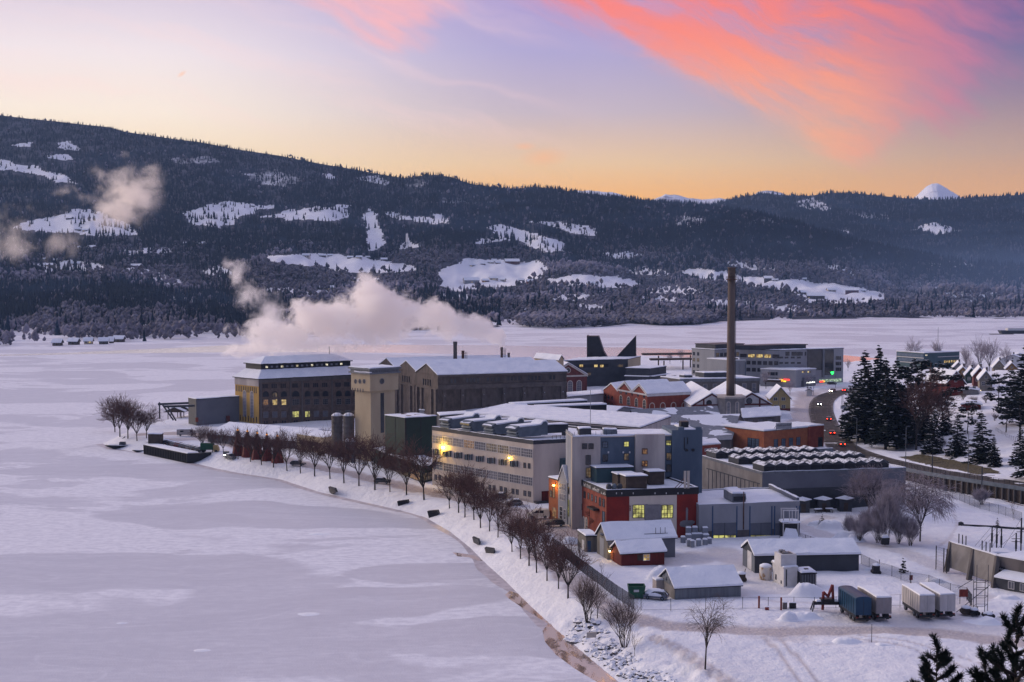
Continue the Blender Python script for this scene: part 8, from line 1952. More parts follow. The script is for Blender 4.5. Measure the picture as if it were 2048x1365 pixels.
# snow covered machines
for (x, y, w_, h, lab, mn) in ((*ZF(985, 690), 1.6, 2.2, 'dark trailer wagon parked behind the grey corrugated shed', 'wood'), (*ZG(545, 620), 1.3, 2.6, 'snow laden machine by the fence right of the long shed', 'dark'), (*ZG(1425, 1010), 1.4, 1.6, 'dark drum with snow cap beside the white trailer', 'wood'), (*ZG(1505, 1020), 1.1, 1.3, 'second dark drum with snow cap under the scaffold', 'dark'), (*ZG(1640, 1045), 1.4, .9, 'low dark scrap heap with snow right of the scaffold', 'dark')):
    q = G(x, y); t = thing('yard_machine', lab, 'machine', q); mb = MB(); mb.box(q[0]-w_*.5, q[0]+w_*.5, q[1]-.6, q[1]+.6, 2.95, 3+h*.6, inset=.08); mb.tube((q[0]-w_*.4, q[1]-.7, 3.3), (q[0]-w_*.4, q[1]+.7, 3.3), .35, n=10); mb.tube((q[0]+w_*.4, q[1]-.7, 3.3), (q[0]+w_*.4, q[1]+.7, 3.3), .35, n=10); mb.tube((q[0]+w_*.3, q[1], 3.4), (q[0]+w_*.5, q[1], 3+h), .07); mb.build('body', W_[mn], t)
    mb = MB(); mb.lathe((q[0], q[1], 3+h*.6), [(w_*.62, 0), (w_*.55, .2), (.05, .45)], 10); mb.build('snow_cap', SNOWR, t, True)
q = G(*ZG(1400, 905)); t = thing('notice_board', 'orange board on posts behind the white trailers', 'sign', q); w = Wall(q+[-.8, 0, 0], q+[.7, 0, 0], t); w.panel('board', W_['redp'], 0, w.L, 4.0, 5.3, .06); w.panel('post', W_['wood'], .1, .2, 2.8, 4.0, .04)
q = G(*ZG(885, 710)); t = thing('notice_board', 'small orange plate hung on the yard mesh fence', 'sign', q); w = Wall(q+[-.3, -.1, 0], q+[.3, -.1, 0], t); w.panel('board', W_['redp'], 0, w.L, 3.5, 4.4, .06); w.panel('post', W_['wood'], .25, .35, 2.8, 3.5, .04)
# scaffold tower
c = G(*ZG(1575, 1010)); t = thing('scaffold_tower', 'open steel scaffold tower leaning beside the white trailers', 'scaffold', c)
pp = [(-1.4, 0), (-.4, 1.4), (.5, 0), (1.5, 1.4)]
for (x, y) in pp: mb = MB(); h = 8.0 if y else 5.8; mb.tube((c[0]+x, c[1]+y, 2.8), (c[0]+x, c[1]+y, 2.8+h), .055); mb.build('upright', W_['dgrey'], t)
mb = MB()
for z in (4.2, 5.6, 7.0, 8.2):
    for a, e in ((0, 1), (1, 3), (2, 3), (0, 2)): mb.tube((c[0]+pp[a][0], c[1]+pp[a][1], z), (c[0]+pp[e][0], c[1]+pp[e][1], z), .04)
mb.tube((c[0]-4.2, c[1], 3.2), (c[0]+1.5, c[1]+.6, 7.6), .05); mb.tube((c[0]-3.6, c[1]+1, 7.0), (c[0]-1.4, c[1]+.4, 8.6), .05); mb.build('brace', W_['dgrey'], t)

# ---- substation on the right
b1, b2, b3 = P(*ZQ(100, 785)), P(*ZQ(440, 908)), P(*ZQ(815, 1035)); zt = 8.1; t1, t2, t3 = P(*ZQ(155, 330), zt), P(*ZQ(500, 430), zt), P(*ZQ(855, 545), zt)
t = thing('substation_wall', 'leaning concrete wall of two big panels with posts on top', 'wall', b3); n_ = norm(np.array([(t3-t1)[1]*-1, (t3-t1)[0], 0])); n_ = n_ if n_[1] > 0 else -n_
for a, c, d_, e in ((b1, b2, t2, t1), (b2, b3, t3, t2)):
    mb = MB(); a2, c2 = a+(e-a)*.12, c+(d_-c)*.12; mb.extrude([a2+n_*.5, c2+n_*.5, d_, e], n_*.4); mb.build('panel', W_['conc'], t)
for a, e in ((b1, t1), (b2, t2), (b3, t3)): mb = MB(); u = norm(b3-b1)*.28; mb.extrude([a-u-n_*.5, a+u-n_*.5, e+u-n_*.15, e-u-n_*.15], n_*.9); mb.build('rib', W_['concd'], t)
mb = MB(); mb.extrude([t1-n_*.1, t3-n_*.1, t3+[0, 0, .18]-n_*.1, t1+[0, 0, .18]-n_*.1], n_*.7); mb.build('snow_cover', SNOWR, t)
for zx in (270, 327, 380, 625, 683, 742): 
    f = (zx-155)/(855-155); q = t1+(t3-t1)*f+n_*.3; mb = MB(); mb.tube(q-[0, 0, .3], q+[0, 0, 1.9], .10); mb.build('insulator_post', W_['dark'], t)
sb = thing('substation', 'low dark transformer station with snowy side roof and a small name plate', 'building', b3+[6, 4, 0])
e1 = P(*ZQ(1500, 660), zt); fr_ = Wall(t3, e1, sb); mb = MB(); mb.extrude([[*t3[:2], 2], [*e1[:2], 2], e1, t3], n_*1.0+[6, 3, 0]); mb.build('wall', W_['concd'], sb)
mb = MB(); mb.extrude([t3+[0, 0, .003], e1+[0, 0, .003], e1+[0, 0, .3], t3+[0, 0, .3]], n_*1.0+[6, 3, 0]); mb.build('roof', SNOWR, sb)
k0 = fr_.n; q0, q1 = np.array(fr_.pt(1.6, 0, 0)), np.array(fr_.pt(fr_.L+4, 0, 0)); o_ = np.array([*k0, 0])
mb = MB(); mb.extrude([q0+[0, 0, 2], q1+[0, 0, 2], q1+[0, 0, 5.0], q0+[0, 0, 5.0]], o_*3.0); mb.build('front_wing', W_['dgrey'], sb); mb = MB(); mb.extrude([q0+[0, 0, 5.6], q0+[0, 0, 5.9], q0+o_*3.6+[0, 0, 5.3], q0+o_*3.6+[0, 0, 5.0]], q1-q0); mb.build('wing_roof', SNOWR, sb)
u, z = fr_.hit(*ZQ(915, 745)); fr_.panel('name_plate', W_['dark'], u-1.1, u+.9, z-.42, z+.42, .12); text('lede', fr_, u-.05, z+.02, .7, W_['white3'], sb, .14, width=1.2); fr_.win(u+.3, 3.2, .9, 1.9, 'dark', 'd', 1, 1, name='door')
wq = Wall((q0+o_*3.003)[:2], (q1+o_*3.003)[:2], sb)
for k in range(3): wq.win(3+k*2.2, 3.4, 1.0, 1.2, 'grey', 'w', 2, 1)
# switchyard poles and wires
poles = [(783, 400, 85), (855, 440, 95), (925, 460, 125), (1148, 520, 190), (1222, 550, -40)]
yard = thing('switchyard', 'tall dark switchgear poles with slanting wires behind the concrete wall', 'pole group', P(*ZQ(900, 600)))
tops = []
for (zx, zb, zt_) in poles:
    x, y = ZQ(zx, zb+120); p = P(x, y, 3); yt_ = ZQ(zx, zt_)[1]; H = (y-yt_)*p[1]/F; mb = MB(); mb.tube(p, p+[0, 0, H], .13); mb.tube(p+[0, 0, H*.45], p+[0, 0, H*.75], .2)
    if zx > 1100:
        for f in (.7, .8): mb.tube(p+[-.9, 0, H*f], p+[.9, 0, H*f], .06)
    mb.build('pole', W_['dark'], yard); tops.append(p+[0, 0, H])
for k in range(3): mb = MB(); q = t1+(t3-t1)*(.36+.08*k)+n_*2; mb.tube(tops[k], q, .03, n=4); mb.tube(tops[min(k+2, 4)], tops[k]-[0, 0, 4.5], .03, n=4); mb.build('wire', W_['dark'], yard)
mb = MB(); q = P(*ZQ(820, 560), 4); mb.box(q[0]-3, q[0]+3, q[1]-2, q[1]+2, 3, 5.0); mb.build('transformer', W_['dark'], yard); mb = MB(); mb.box(q[0]-3, q[0]+3, q[1]-2, q[1]+2, 5.003, 5.3, inset=.2); mb.build('snow_cover', SNOWR, yard)
fence('short rail fence round the switchyard poles', [ZQ(1060, 640), ZQ(1160, 660), ZQ(1280, 690)], 1.6, .9, 0, 'dgrey', .05, (1.0, .5))
pl = thing('pipeline', 'long dark pipe lying across the snow behind the substation', 'pipe', P(*ZQ(320, 80))); mb = MB(); mb.tube(P(*ZQ(320, 78), 3.2), P(*ZQ(800, 103), 3.2), .22); mb.tube(P(*ZQ(800, 103), 3.2), P(*ZQ(1400, 150), 3.2), .22); mb.lathe(P(*ZQ(318, 84), 3), [(.6, -.1), (.6, .6), (.2, .8)], 10); mb.build('pipe', W_['dark'], pl)

# ---- snow heaps and boulders
def heap(x, y, wpx, hpx, label, seed):
    p = G(x, y) if hpx > 2 else P(x, y, .05); s = p[1]/F; rx, h = wpx*s*.66, hpx*s*1.1; V = []; n, mm = 36, 16; Fc = []; hr = random.Random(seed); bumps = [(hr.uniform(-.5, .5), hr.uniform(-.35, .35), hr.uniform(.38, .62), hr.uniform(.25, .6)) for _ in range(5)]
    for i in range(mm+1):
        r = i/mm
        for k in range(n):
            a = 6.283*k/n; rr = r*(1+.28*(fbm(np.array([math.cos(a)*1.5+seed]), np.array([math.sin(a)*1.5]), 2, seed)[0]-.5)); X, Y = rx*rr*math.cos(a), rx*.62*rr*math.sin(a)
            z = sum(b_[3]*math.exp(-(((X/rx-b_[0])/b_[2])**2+((Y/(rx*.62)-b_[1])/b_[2])**2)) for b_ in bumps)*1.0; z = h*.75*math.tanh(z*1.5)*smooth(1.0, .55, r)*(.7+.6*fbm(np.array([X*1.1+seed]), np.array([Y*1.1]), 4, seed)[0]); V.append((X, Y, z-.12*(r > .97)))
    for i in range(mm):
        for k in range(n): Fc.append((i*n+k, i*n+(k+1) % n, (i+1)*n+(k+1) % n, (i+1)*n+k))
    o = npmesh('snow_heap', np.array(V), np.array(Fc), SNOW, smooth=True); o.location = (p[0], p[1], p[2]-.1); tag(o, label, 'snow heap')
HP = [(*ZC(1250, 960), 52, 20, 'big rough snow heap behind the workshop corner'), (*ZC(1400, 1050), 50, 18, 'long snow heap in front of the frosted thicket'), (*ZC(1120, 935), 34, 11, 'low snow heap left of the young spruce'), (*ZC(1480, 1070), 34, 15, 'snow heap next to the dark cart'),
      (*ZF(180, 670), 44, 22, 'steep snow heap behind the grey corrugated shed, left one'), (*ZF(520, 600), 62, 14, 'long snow heap behind the grey corrugated shed'), (*ZF(1650, 830), 70, 30, 'largest snow heap in front of the white container'), (*ZF(1440, 1070), 40, 20, 'snow heap by the yard gate post'), (*ZF(1600, 1050), 60, 14, 'low snow heap left of the red crane'),
      (*ZG(270, 1290), 60, 12, 'low snow heap by the lower track'), (*ZG(640, 1320), 42, 7, 'flat snow heap right of the sign post'), (*ZG(1150, 710), 50, 14, 'ploughed snow bank below the substation fence'), (*ZG(1580, 1090), 60, 13, 'snow heap round the scrap by the scaffold'), (*ZE(830, 430), 34, 13, 'snow heap left of the lean-to'), (*ZE(1760, 780), 50, 22, 'snow heap left of the grey corrugated shed'), (*ZG(1830, 860), 44, 9, 'ploughed snow bank below the substation'), (*ZL(840, 740), 36, 11, 'snow heap on the quay behind the barge'), (*ZS(520, 960), 26, 16, 'snow heap at the foot of the yellow house'), (*ZG(1880, 1040), 50, 8, 'low snow heap beyond the scrap'), (*ZG(460, 590), 22, 8, 'small snow heap at the end of the long shed')]
HP += [(245, 1246, 26, 2, 'thin bright snow streak on the ice at the lower left'), (405, 1301, 38, 2, 'bright snow ridge on the ice at the bottom left'), (640, 1068, 44, 2, 'pale snow streak on the ice left of the bank trees'), (615, 1228, 50, 2, 'snow streak on the ice in the middle of the lake foreground')]
for k, (x, y, w_, h, lab) in enumerate(HP): heap(x, y, w_, h, lab, k+3)
# boulders along the water: countless, one mass
mb = MB(); ROCK = mat('dark boulders', (.12, .11, .115), (.05, .048, .052), scale=2.0, bump=.4); rs = random.Random(8); zone = [ZH(350, 500), ZH(560, 480), ZH(700, 680), ZH(1000, 900), ZH(1200, 1010), ZH(1350, 1100), ZH(1200, 1180), ZH(850, 1110), ZH(640, 920), ZH(430, 780), ZH(225, 670)]
bx = [q[0] for q in zone]; by = [q[1] for q in zone]; cnt = 0
while cnt < 330:
    x, y = rs.uniform(min(bx), max(bx)), rs.uniform(min(by), max(by)+20)
    if not inside(np.array([x]), np.array([y]), zone)[0]: continue
    p = G(x, y); s_ = rs.uniform(.22, .75)*(1.25 if rs.random() < .15 else 1); cnt += 1; b0 = len(mb.v)
    mb.lathe(p, [(s_*.3, -s_*.6), (s_, -s_*.2), (s_*.95, s_*.25), (s_*.5, s_*.6), (.02, s_*.66)], 7)
    mb.v[b0:] = [(v[0]+rs.uniform(-.16, .16)*s_, p[1]+(v[1]-p[1])*rs.uniform(.75, 1.1), v[2]+rs.uniform(-.14, .14)*s_) for v in mb.v[b0:]]
    mb.m[-36:] = [1 if k % 36 >= 14+rs.choice((0, 7, 14)) else 0 for k in range(len(mb.m[-36:]))] if False else mb.m[-36:]
m, nt_, bs = newmat('snowy boulders'); ge = nt_.new('ShaderNodeNewGeometry'); sx = nt_.new('ShaderNodeSeparateXYZ'); nt_.link(ge.outputs['Normal'], sx.inputs[0]); nn_ = nt_.noise(nt_.pos(), 1.3, 4)
nt_.link(nt_.mix(nt_.sstep(nt_.math('ADD', nt_.math('ABSOLUTE', sx.outputs[2]), nt_.math('MULTIPLY', nt_.math('SUBTRACT', nn_, .5), .8)), .30, .5), (.06, .055, .06), (.82, .83, .87)), bs.inputs['Base Color']); bs.inputs['Roughness'].default_value = .85
tag(mb.build('boulders', m), 'snow covered boulders along the water edge', kind='stuff')
q = P(*ZH(500, 665), 2); t = thing('concrete_block', 'pale square block lying among the boulders', 'block', q); mb = MB(); mb.extrude([q+[-.75, 0, 0], q+[.7, -.1, .1], q+[.75, 0, .9], q+[-.7, .1, .8]], (.1, .3, 0)); mb.build('block', W_['trim'], t)

# ---- houses and office on the right
b = Bld('teal_office', 'teal office with white bands and a lit window row by the lake', 'office', 12.0, (1803, 704), (1848, 707), (1919, 704), Lv=20, zg=3)
b.flat(W_['teal'], .3, fascia=W_['white3']);
for z in (6.0, 9.0): b.L.panel('white_band', W_['white3'], 0, b.L.L, z, z+.35, .25)
b.L.panel('glass_strip', GL['blue'], .3, b.L.L-.3, 9.6, 11.3, .1); b.L.panel('glass_strip', GL['blue'], .3, b.L.L-.3, 6.6, 8.5, .1); b.R.panel('white_band', W_['white3'], b.Lu*.38, b.Lu, 9.4, 9.7, .6)
b.R.prow(7, (*ZR(127, 280), *ZR(140, 300)), (*ZR(252, 275), *ZR(266, 297)), 'lit', 'd', 1, 1); wall_lamp(b.R, *Z7(1185, 388), 'tiny orange lamp on the teal office corner', 0, (1, .5, .1), .25, 20); b.L.pwin(*Z7(1155, 298), *Z7(1172, 308), 'white', 'n')
HM = {'g': W_['stone'], 'o': mat('dull ochre boards', (.22, .13, .05), (.16, .09, .035)), 't': W_['green'], 'r': W_['rbrick2'], 'b': W_['barnred'], 'w': W_['white3'], 'y': W_['yel'], 'c': mat('dull cream boards', (.24, .21, .17), (.18, .155, .125))}
def row_house(zx, zy, wpx, col, label, h=5.0, rise=3.2, dep=13, zz=10.0, chim=True, zf=ZR, tilt=.30):
    x, y = zf(zx, zy); p = G(x, y); s = p[1]/F; w = wpx*s; A = p[:2]; t = thing('row_house', label, 'house', p); zg = p[2]
    b = Bld.__new__(Bld); b.B = A; b.eu = norm(np.array([.97, -.22])); b.ev = norm(np.array([tilt, 1.0])); b.Lu = w; b.Lv = dep; b.zt = zg+h; b.zg = zg; b.root = t; b.R = Wall(b.w(0, 0), b.w(w, 0), t); b.L = Wall(b.w(0, dep), b.w(0, 0), t)
    b.gable(HM[col], rise, 'v', ov=.6, snow=.45)
    for k in range(2): b.R.win(w*(.3+.4*k), zg+2.6, 1.1, 1.3, 'dark', 'w', 2, 2)
    b.R.win(w*.5, zg+h+.3, .9, 1.0, 'dark', 'w', 2, 2)
    if chim: b.box('chimney', W_['brown'], w*.55, w*.55+.8, dep*.5, dep*.5+.8, zg+h+rise-.6, zg+h+rise+1.3, .2)
    return b
for a in ((205, 440, 22, 'g', 'grey row house with snowy roof, leftmost of the row behind the bank'), (240, 492, 24, 'o', 'ochre row house with snowy roof, second of the row'), (322, 505, 22, 't', 'dark green row house with snowy roof, third of the row'), (395, 522, 24, 'r', 'dark red row house with snowy roof, fourth of the row'), (450, 560, 24, 'c', 'pale row house half behind the wide pine, fifth of the row')): row_house(*a)
row_house(150, 615, 34, 'b', 'big dark red house with steep roof left of the row houses', 6, 4.5, 14, chim=False, tilt=-.3); row_house(575, 425, 22, 'c', 'cream gabled house with a brick chimney under the shore trees', 5, 3.6, 12); row_house(690, 440, 22, 'o', 'ochre house close to the tall black pine', 5, 3, 12); row_house(640, 330, 46, 'w', 'broad snow roofed house on the lake side at far right', 4, 2.6, 14); row_house(740, 285, 30, 'w', 'low white lit house at the lake edge', 3, 1.6, 10, chim=False); row_house(290, 745, 36, 'b', 'low dark red garage with flat snowy roof between the pines', 2.6, .6, 8, chim=False); row_house(640, 700, 36, 't', 'low grey green shed behind the bank pines', 2.2, .6, 6, chim=False); row_house(300, 602, 30, 'g', 'snow covered carport in front of the row houses', 2.2, .5, 7, chim=False); row_house(180, 462, 14, 'b', 'small red shed between the row houses and the red house', 2, .6, 6, chim=False)
row_house(1650, 885-0, 10, 'w', 'snowy kiosk beside the white shop door at the side street', 2.4, .8, 5, zf=lambda x, y: (1613, 792), chim=False)
post('street_lamp', 'lit orange lamp before the pale row house', 'lamp', *ZR(450, 585), ZR(0, 555)[1], .06, 'dgrey', .2, True)
c = P(2035, 668, 0); t = thing('ferry', 'white boat frozen in by the far right lake edge', 'boat', c); mb = MB(); mb.extrude([c+[-14, 0, 0], c+[14, 0, 0], c+[14, 0, 3], c+[-16, 0, 3]], (0, 8, 0)); mb.build('hull', W_['dgrey'], t); mb = MB(); mb.box(c[0]-9, c[0]+12, c[1]+.5, c[1]+7, 3, 5.2, inset=.4); mb.build('cabin', W_['white3'], t)
c = P(2010, 670, 0); t = thing('jetty', 'thin dark jetty beside the frozen white boat', 'jetty', c); mb = MB(); mb.box(c[0]-14, c[0]+8, c[1], c[1]+2, .3, .8); mb.build('deck', W_['wood'], t)
# ================================================================= houses across the lake
def hill_point(x, y):
    t = np.linspace(.0, 1, 900); d, yy = near_hill(np.full(900, float(x)), t); k = np.argmax(yy <= y); return AT(x, yy[k], d[k])
FH = [(1025, 528, 30, 'r', 'large red barn on the upper edge of the middle field'), (981, 527, 13, 'w', 'white farmhouse left of the large red barn'), (997, 527, 10, 'r', 'small red shed between white farmhouse and red barn'), (966, 529, 10, 'r', 'small dark red house at the top field edge'), (945, 533, 12, 'd', 'dark cottage among trees at the left end of the top field'),
 (944, 566, 32, 'p', 'big grey roofed barn at the left of the farm cluster'), (972, 564, 14, 'r', 'red wing attached near the grey roofed barn'), (988, 560, 18, 'w', 'white house in the middle of the farm cluster'), (1003, 562, 14, 'w', 'second white house right of the middle farmhouse'), (1042, 562, 12, 'p', 'pale small house right of the farm cluster'), (1066, 567, 24, 'r', 'long red barn at the right end of the farm cluster'), (1086, 570, 14, 'r', 'low red shed at the far right of the farm cluster'),
 (700, 517, 12, 'd', 'dark cabin, left one of three under the ski slope'), (718, 517, 13, 'w', 'pale cabin, middle one of three under the ski slope'), (736, 516, 10, 'd', 'dark cabin, right one of three under the ski slope'), (768, 521, 13, 'd', 'single dark barn on the long field below the ski slope'), (611, 514, 16, 'w', 'white house at the left of the long field'), (645, 514, 14, 'd', 'dark house at the upper edge of the long field'), (660, 512, 10, 'w', 'small white shed at the upper edge of the long field'), (566, 508, 14, 'w', 'white house at the left tip of the long field'),
 (690, 577, 16, 'w', 'white roofed house above the steam plume'), (657, 579, 22, 'w', 'white house with broad roof left above the steam plume'), (636, 577, 12, 'd', 'dark small house beside the broad white house'), (836, 588, 18, 'w', 'house with bright roof above the right part of the plume'), (1182, 570, 15, 'w', 'white house on the right hand field'), (1206, 588, 14, 'd', 'dark house below the right hand field'), (1236, 589, 16, 'r', 'red house below the right hand field'), (1323, 558, 18, 'w', 'white house between the fields right of the middle'), (1345, 560, 12, 'w', 'small pale house right of the white one between the fields'), (1107, 603, 12, 'w', 'white cottage in the woods under the farm cluster'), (1040, 622, 15, 'p', 'grey cottage near the shore woods'), (1054, 624, 10, 'w', 'tiny white boathouse near the shore woods'), (1312, 602, 14, 'w', 'pale house behind the thickets near the tall chimney'),
 (1541, 561, 26, 'd', 'dark barn with bright roof on the field right of the chimney'), (1550, 562, 12, 'w', 'white gable joined to the dark barn right of the chimney'), (1608, 560, 10, 'd', 'lone dark hut above the striped field'), (1606, 588, 20, 'd', 'brown barn below the striped field'), (1632, 598, 36, 'd', 'long brown farm building at the lower field'), (1704, 585, 27, 'r', 'long red barn on the right field'), (1726, 583, 12, 'w', 'white annex at the end of the right red barn'), (1664, 583, 17, 'w', 'white farmhouse left of the right red barn'), (1688, 543, 10, 'r', 'small red house high in the right woods'), (1701, 555, 11, 'w', 'small white house with a lit window in the right woods'), (1936, 535, 12, 'w', 'white house alone high on the right slope'),
 (1874, 583, 22, 'w', 'white house at the left of the right village'), (1900, 592, 14, 'd', 'dark house near the left of the right village'), (1915, 598, 15, 'w', 'white house in the middle of the right village'), (1936, 596, 13, 'd', 'dark house in the middle of the right village'), (1962, 596, 14, 'w', 'white house upper right in the right village'), (1978, 600, 15, 'p', 'grey house right in the right village'), (2000, 598, 14, 'w', 'white house near the right edge of the village'), (2022, 604, 16, 'w', 'pale house at the far right edge of the village'), (1990, 590, 11, 'd', 'small dark house above the right village'), (1948, 606, 12, 'w', 'lowest white house of the right village'),
 (373, 490, 13, 'w', 'white house, left one of two at the wood edge'), (398, 490, 20, 'p', 'longer pale house, right one of two at the wood edge'), (269, 535, 22, 'd', 'brown chalet with snowy roof on the left slope'), (97, 533, 20, 'd', 'dark villa with snow roof in the left village'), (84, 521, 12, 'w', 'white house above the dark villa on the left'), (110, 522, 12, 'w', 'second white house above the dark villa on the left'), (150, 530, 15, 'w', 'white villa right in the left village'), (170, 545, 12, 'd', 'small dark house under the white villa on the left'), (204, 552, 13, 'w', 'pale house low on the left slope'), (137, 439, 13, 'd', 'dark farmhouse on the upper left field behind the steam'), (155, 461, 12, 'd', 'brown farm shed on the upper left field'), (170, 463, 12, 'w', 'pale farm shed on the upper left field'), (155, 498, 14, 'w', 'white house in woods below the steam cloud, left'), (181, 498, 17, 'w', 'white house in woods below the steam cloud, right'), (447, 557, 22, 'd', 'brown chalet left of the steam column'), (466, 560, 12, 'w', 'pale shed right of the brown chalet by the steam column'),
 (113, 690, 18, 'd', 'dark boathouse on the left shore, leftmost'), (145, 688, 20, 'd', 'dark low house on the left shore, second from the left'), (176, 687, 16, 'c', 'cream two storey house on the left shore'), (207, 687, 18, 'd', 'low brown boathouse right of the cream house on the left shore'), (236, 683, 20, 'd', 'tall brown villa with balcony on the left shore'), (222, 685, 9, 'd', 'small hut between boathouse and brown villa on the left shore')]
FM = {'r': W_['rbrick2'], 'w': W_['white'], 'd': W_['wood'], 'p': W_['lgrey'], 'c': W_['cream']}
rs = random.Random(12)
for (x, y, wpx, col, lab) in FH:
    p = hill_point(x, y+1) if y < 650 else P(x, y, .8); p[2] -= .5; s = p[1]/F; w = wpx*s*.95; dp = w*rs.uniform(.5, .75); h = max(2.6, w*(.28 if wpx < 20 else .22)); ri = h*.75
    t = thing('farm_house', lab, 'house', p); a = rs.uniform(-.35, .35); eu = np.array([math.cos(a), math.sin(a)]); ev = np.array([-eu[1], eu[0]])
    b = Bld.__new__(Bld); b.B = p[:2]-eu*w/2; b.eu = eu; b.ev = ev; b.Lu = w; b.Lv = dp; b.zt = p[2]+h; b.zg = p[2]; b.root = t; b.R = Wall(b.w(0, 0), b.w(w, 0), t)
    b.gable(FM[col], ri, 'u', ov=.8, snow=.6, zb=p[2]-4)
    n = max(2, int(w/5)); lit = rs.randrange(n) if rs.random() < .28 else -1
    for k in range(n): b.R.win(w*(k+.5)/n, p[2]+h*.3, 1.6, 1.7, 'lit' if k == lit else 'dark', 'w', 1, 1)
# ski jump
p = hill_point(814, 490); t = thing('ski_jump', 'narrow white ski jump tower on the wooded slope', 'ski jump', p); s = p[1]/F
mb = MB(); a, c = p+[0, 0, 22*s], p+[4*s, -60, 4*s]; mb.extrude([a+[-2.5, 0, 0], a+[2.5, 0, 0], c+[2.5, 0, 0], c+[-2.5, 0, 0]], (0, 0, -1.2)); mb.build('inrun', W_['white3'], t); mb = MB()
for sx in (-2, 2): mb.tube(p+[sx, 0, -3], p+[sx, 0, 21*s], .7)
mb.build('tower_frame', W_['lgrey'], t)

# ================================================================= steam
def steam(name, label, dist, blobs, dens, nscale, lo, hi, seed, col=(1, .98, .96), aniso=.5, edge=2.6):
    """blobs: (x px, y px, rx px, ry px, rot deg, weight) in the vertical slab at the given distance"""
    s = dist/F; mb = MB(); sph = []
    for (x, y, rx, ry, rot, wt) in blobs:
        c = AT(x, y, dist+((x*7+y*3) % 11-5)*s*4); b0 = len(mb.v); mb.lathe((0, 0, 0), [(math.sin(q), -math.cos(q)) for q in np.linspace(.12, math.pi-.12, 9)], 14); cr, sr = math.cos(R(-rot)), math.sin(R(-rot))
        dy = min(rx, ry)*s*1.0
        for k in range(b0, len(mb.v)): v = mb.v[k]; X, Z = v[0]*rx*s*1.02, v[2]*ry*s*1.02; mb.v[k] = (c[0]+X*cr-Z*sr, c[1]+v[1]*dy, c[2]+X*sr+Z*cr)
        sph.append((c, rx*s, dy, ry*s, rot, wt))
    m = bpy.data.materials.new(name); m.use_nodes = True; nt = NT(m.node_tree); nt.n.remove(nt.n['Principled BSDF'])
    p = nt.pos(); w1 = nt.new('ShaderNodeTexNoise'); nt.link(p, w1.inputs['Vector']); w1.inputs['Scale'].default_value = nscale*.6; w1.inputs['Detail'].default_value = 3
    off = nt.new('ShaderNodeVectorMath', operation='MULTIPLY_ADD'); nt.link(w1.outputs['Color'], off.inputs[0]); k = .55/nscale; off.inputs[1].default_value = (k, k, k); nt.link(p, off.inputs[2]); pw = off.outputs[0]; g = None
    for (c, rx, ry, rz, rot, wt) in sph:
        v = nt.mapping(pw, loc=(c[0]+k/2, c[1]+k/2, c[2]+k/2), rot=(0, R(rot), 0), scale=(rx, ry, rz), typ='TEXTURE')
        q = nt.new('ShaderNodeTexGradient', gradient_type='SPHERICAL'); nt.link(v, q.inputs[0]); q = nt.math('MULTIPLY', q.outputs['Fac'], wt); g = q if g is None else nt.math('MAXIMUM', g, q)
    n = nt.math('ADD', nt.math('MULTIPLY', nt.noise(nt.mapping(p, loc=(seed, seed*2, 0)), nscale, 2, .5), .42), nt.math('MULTIPLY', nt.noise(nt.mapping(pw, loc=(seed, seed*2, 0)), nscale*2.7, 6, .66, .8), .58))
    f = nt.math('SUBTRACT', nt.math('ADD', g, nt.math('MULTIPLY', n, edge)), edge*.52)
    d = nt.math('MULTIPLY', nt.math('MULTIPLY', nt.sstep(f, lo, hi), nt.sstep(g, .0, .12)), dens)
    vp = nt.new('ShaderNodeVolumePrincipled'); nt.link(d, vp.inputs['Density']); vp.inputs['Color'].default_value = (*col, 1); vp.inputs['Anisotropy'].default_value = aniso; nt.link(vp.outputs[0], nt.n['Material Output'].inputs['Volume'])
    o = mb.build(name, m); r = o.modifiers.new('union', 'REMESH'); r.mode = 'VOXEL'; r.voxel_size = 4*s; tag(o, label, 'steam', kind='stuff'); return o
steam('steam_plume', 'white steam plume drifting left from the slim roof chimney over the power station', 500, [(1002, 687, 10, 16, 0, 1.9), (990, 672, 34, 26, 25, 1.6), (945, 655, 72, 36, 14, 1.3), (870, 638, 100, 54, 10, 1.1), (760, 632, 140, 78, 0, 1.1), (740, 592, 66, 62, 0, 1.0), (650, 642, 150, 66, 0, 1.1), (560, 668, 130, 52, 0, 1.05), (500, 690, 100, 32, 0, .9), (620, 692, 170, 30, 0, .9)], STEAM_D*1.3, .085, .30, .62, 3)
steam('steam_wisp', 'thin steam column rising at the left end of the plume', 520, [(545, 632, 80, 74, 45, .9), (505, 588, 56, 64, 35, .85), (474, 548, 42, 50, 25, .8), (456, 522, 26, 26, 0, .75)], STEAM_D*.55, .10, .34, .85, 5)
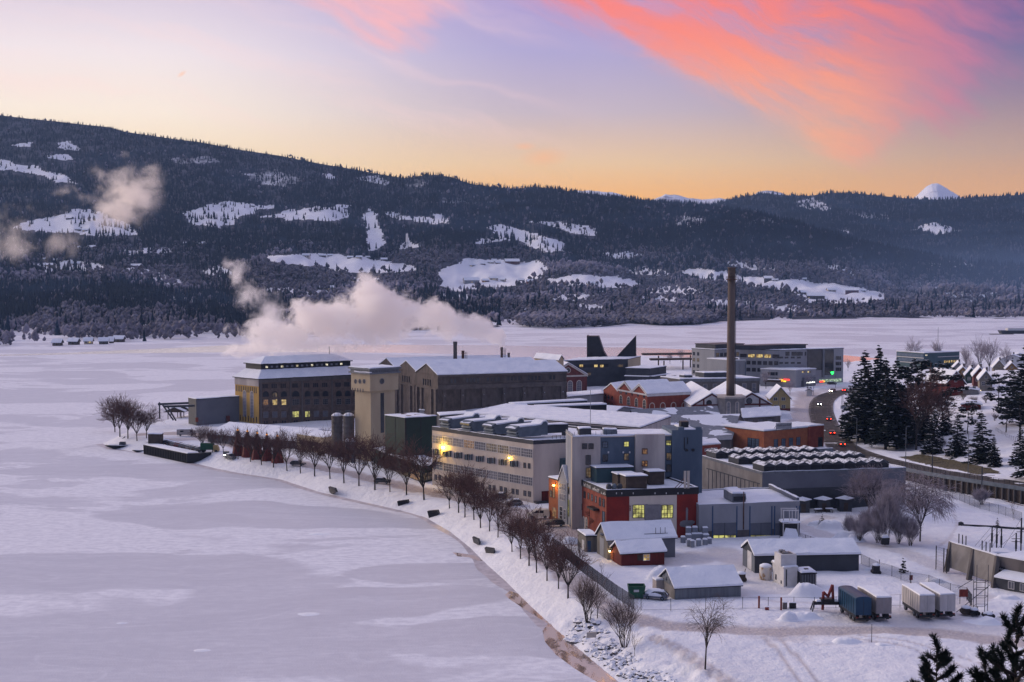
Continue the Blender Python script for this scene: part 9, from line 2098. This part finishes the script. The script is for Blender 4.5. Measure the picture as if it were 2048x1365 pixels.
steam('steam_cloud', 'loose warm steam cloud hanging in front of the left hillside', 760, [(265, 385, 92, 90, 0, 1.0), (240, 345, 80, 52, 10, .9), (235, 430, 84, 60, 20, 1.0), (305, 350, 54, 60, 0, .9), (175, 400, 90, 44, 20, .6), (195, 345, 50, 40, 0, .6), (255, 308, 50, 28, 0, .5), (130, 395, 60, 34, 10, .4)], STEAM_D*.30,   .045, .30, .85, 9, (1, .95, .88))
steam('steam_cloud', 'faint steam veil at the far left over the lower slope', 760, [(20, 480, 90, 70, 0, .8), (115, 488, 80, 56, 0, .7), (80, 430, 110, 46, 10, .5)], STEAM_D*.16, .04, .28, .8, 13, (1, .95, .88))
steam('steam_haze', 'low steam drifting over the power station roof', 515, [(560, 705, 80, 22, 0, .8), (650, 700, 70, 22, 0, .7), (500, 712, 50, 18, 0, .6)], STEAM_D*.25, .1, .2, .8, 21)

# ---------------------------------------------------------------- uneven snow on the roofs
for o in list(bpy.data.objects):
    if o.type != 'MESH' or not o.name.startswith(('roof', 'snow_cover', 'upper_roof')) or o.data.users > 1 or len(o.data.polygons) > 80: continue
    if SNOWR.name not in [q.name for q in o.data.materials]: continue
    me = o.data; bm = bmesh.new(); bm.from_mesh(me); k = me.materials.find(SNOWR.name); big = [e for e in bm.edges if e.calc_length() > 2.5 and any(f.material_index == k for f in e.link_faces)]
    for L0, cuts in ((20, 11), (9, 6), (2.5, 3)):
        es = [e for e in bm.edges if e.is_valid and e.calc_length() > L0 and any(f.material_index == k for f in e.link_faces)]
        if es: bmesh.ops.subdivide_edges(bm, edges=es, cuts=cuts if L0 > 2.5 else 2, use_grid_fill=True)
    off = np.array(o.matrix_world.translation) if o.parent is None else np.array(o.parent.location)
    vs = [v for v in bm.verts if all(f.material_index == k for f in v.link_faces)]
    if vs and len(bm.verts) < 20000:
        c = np.array([v.co[:] for v in vs])+off; n1_ = fbm(c[:, 0]*.45, c[:, 1]*.45, 3, 71)-.5; n2_ = fbm(c[:, 0]*1.3, c[:, 1]*1.3+c[:, 2], 3, 72)-.5
        for v, a, b_ in zip(vs, n1_, n2_): v.co.z += a*.34+b_*.14; v.co.x += b_*.10; v.co.y += a*.10
    bm.to_mesh(me); bm.free(); me.update()
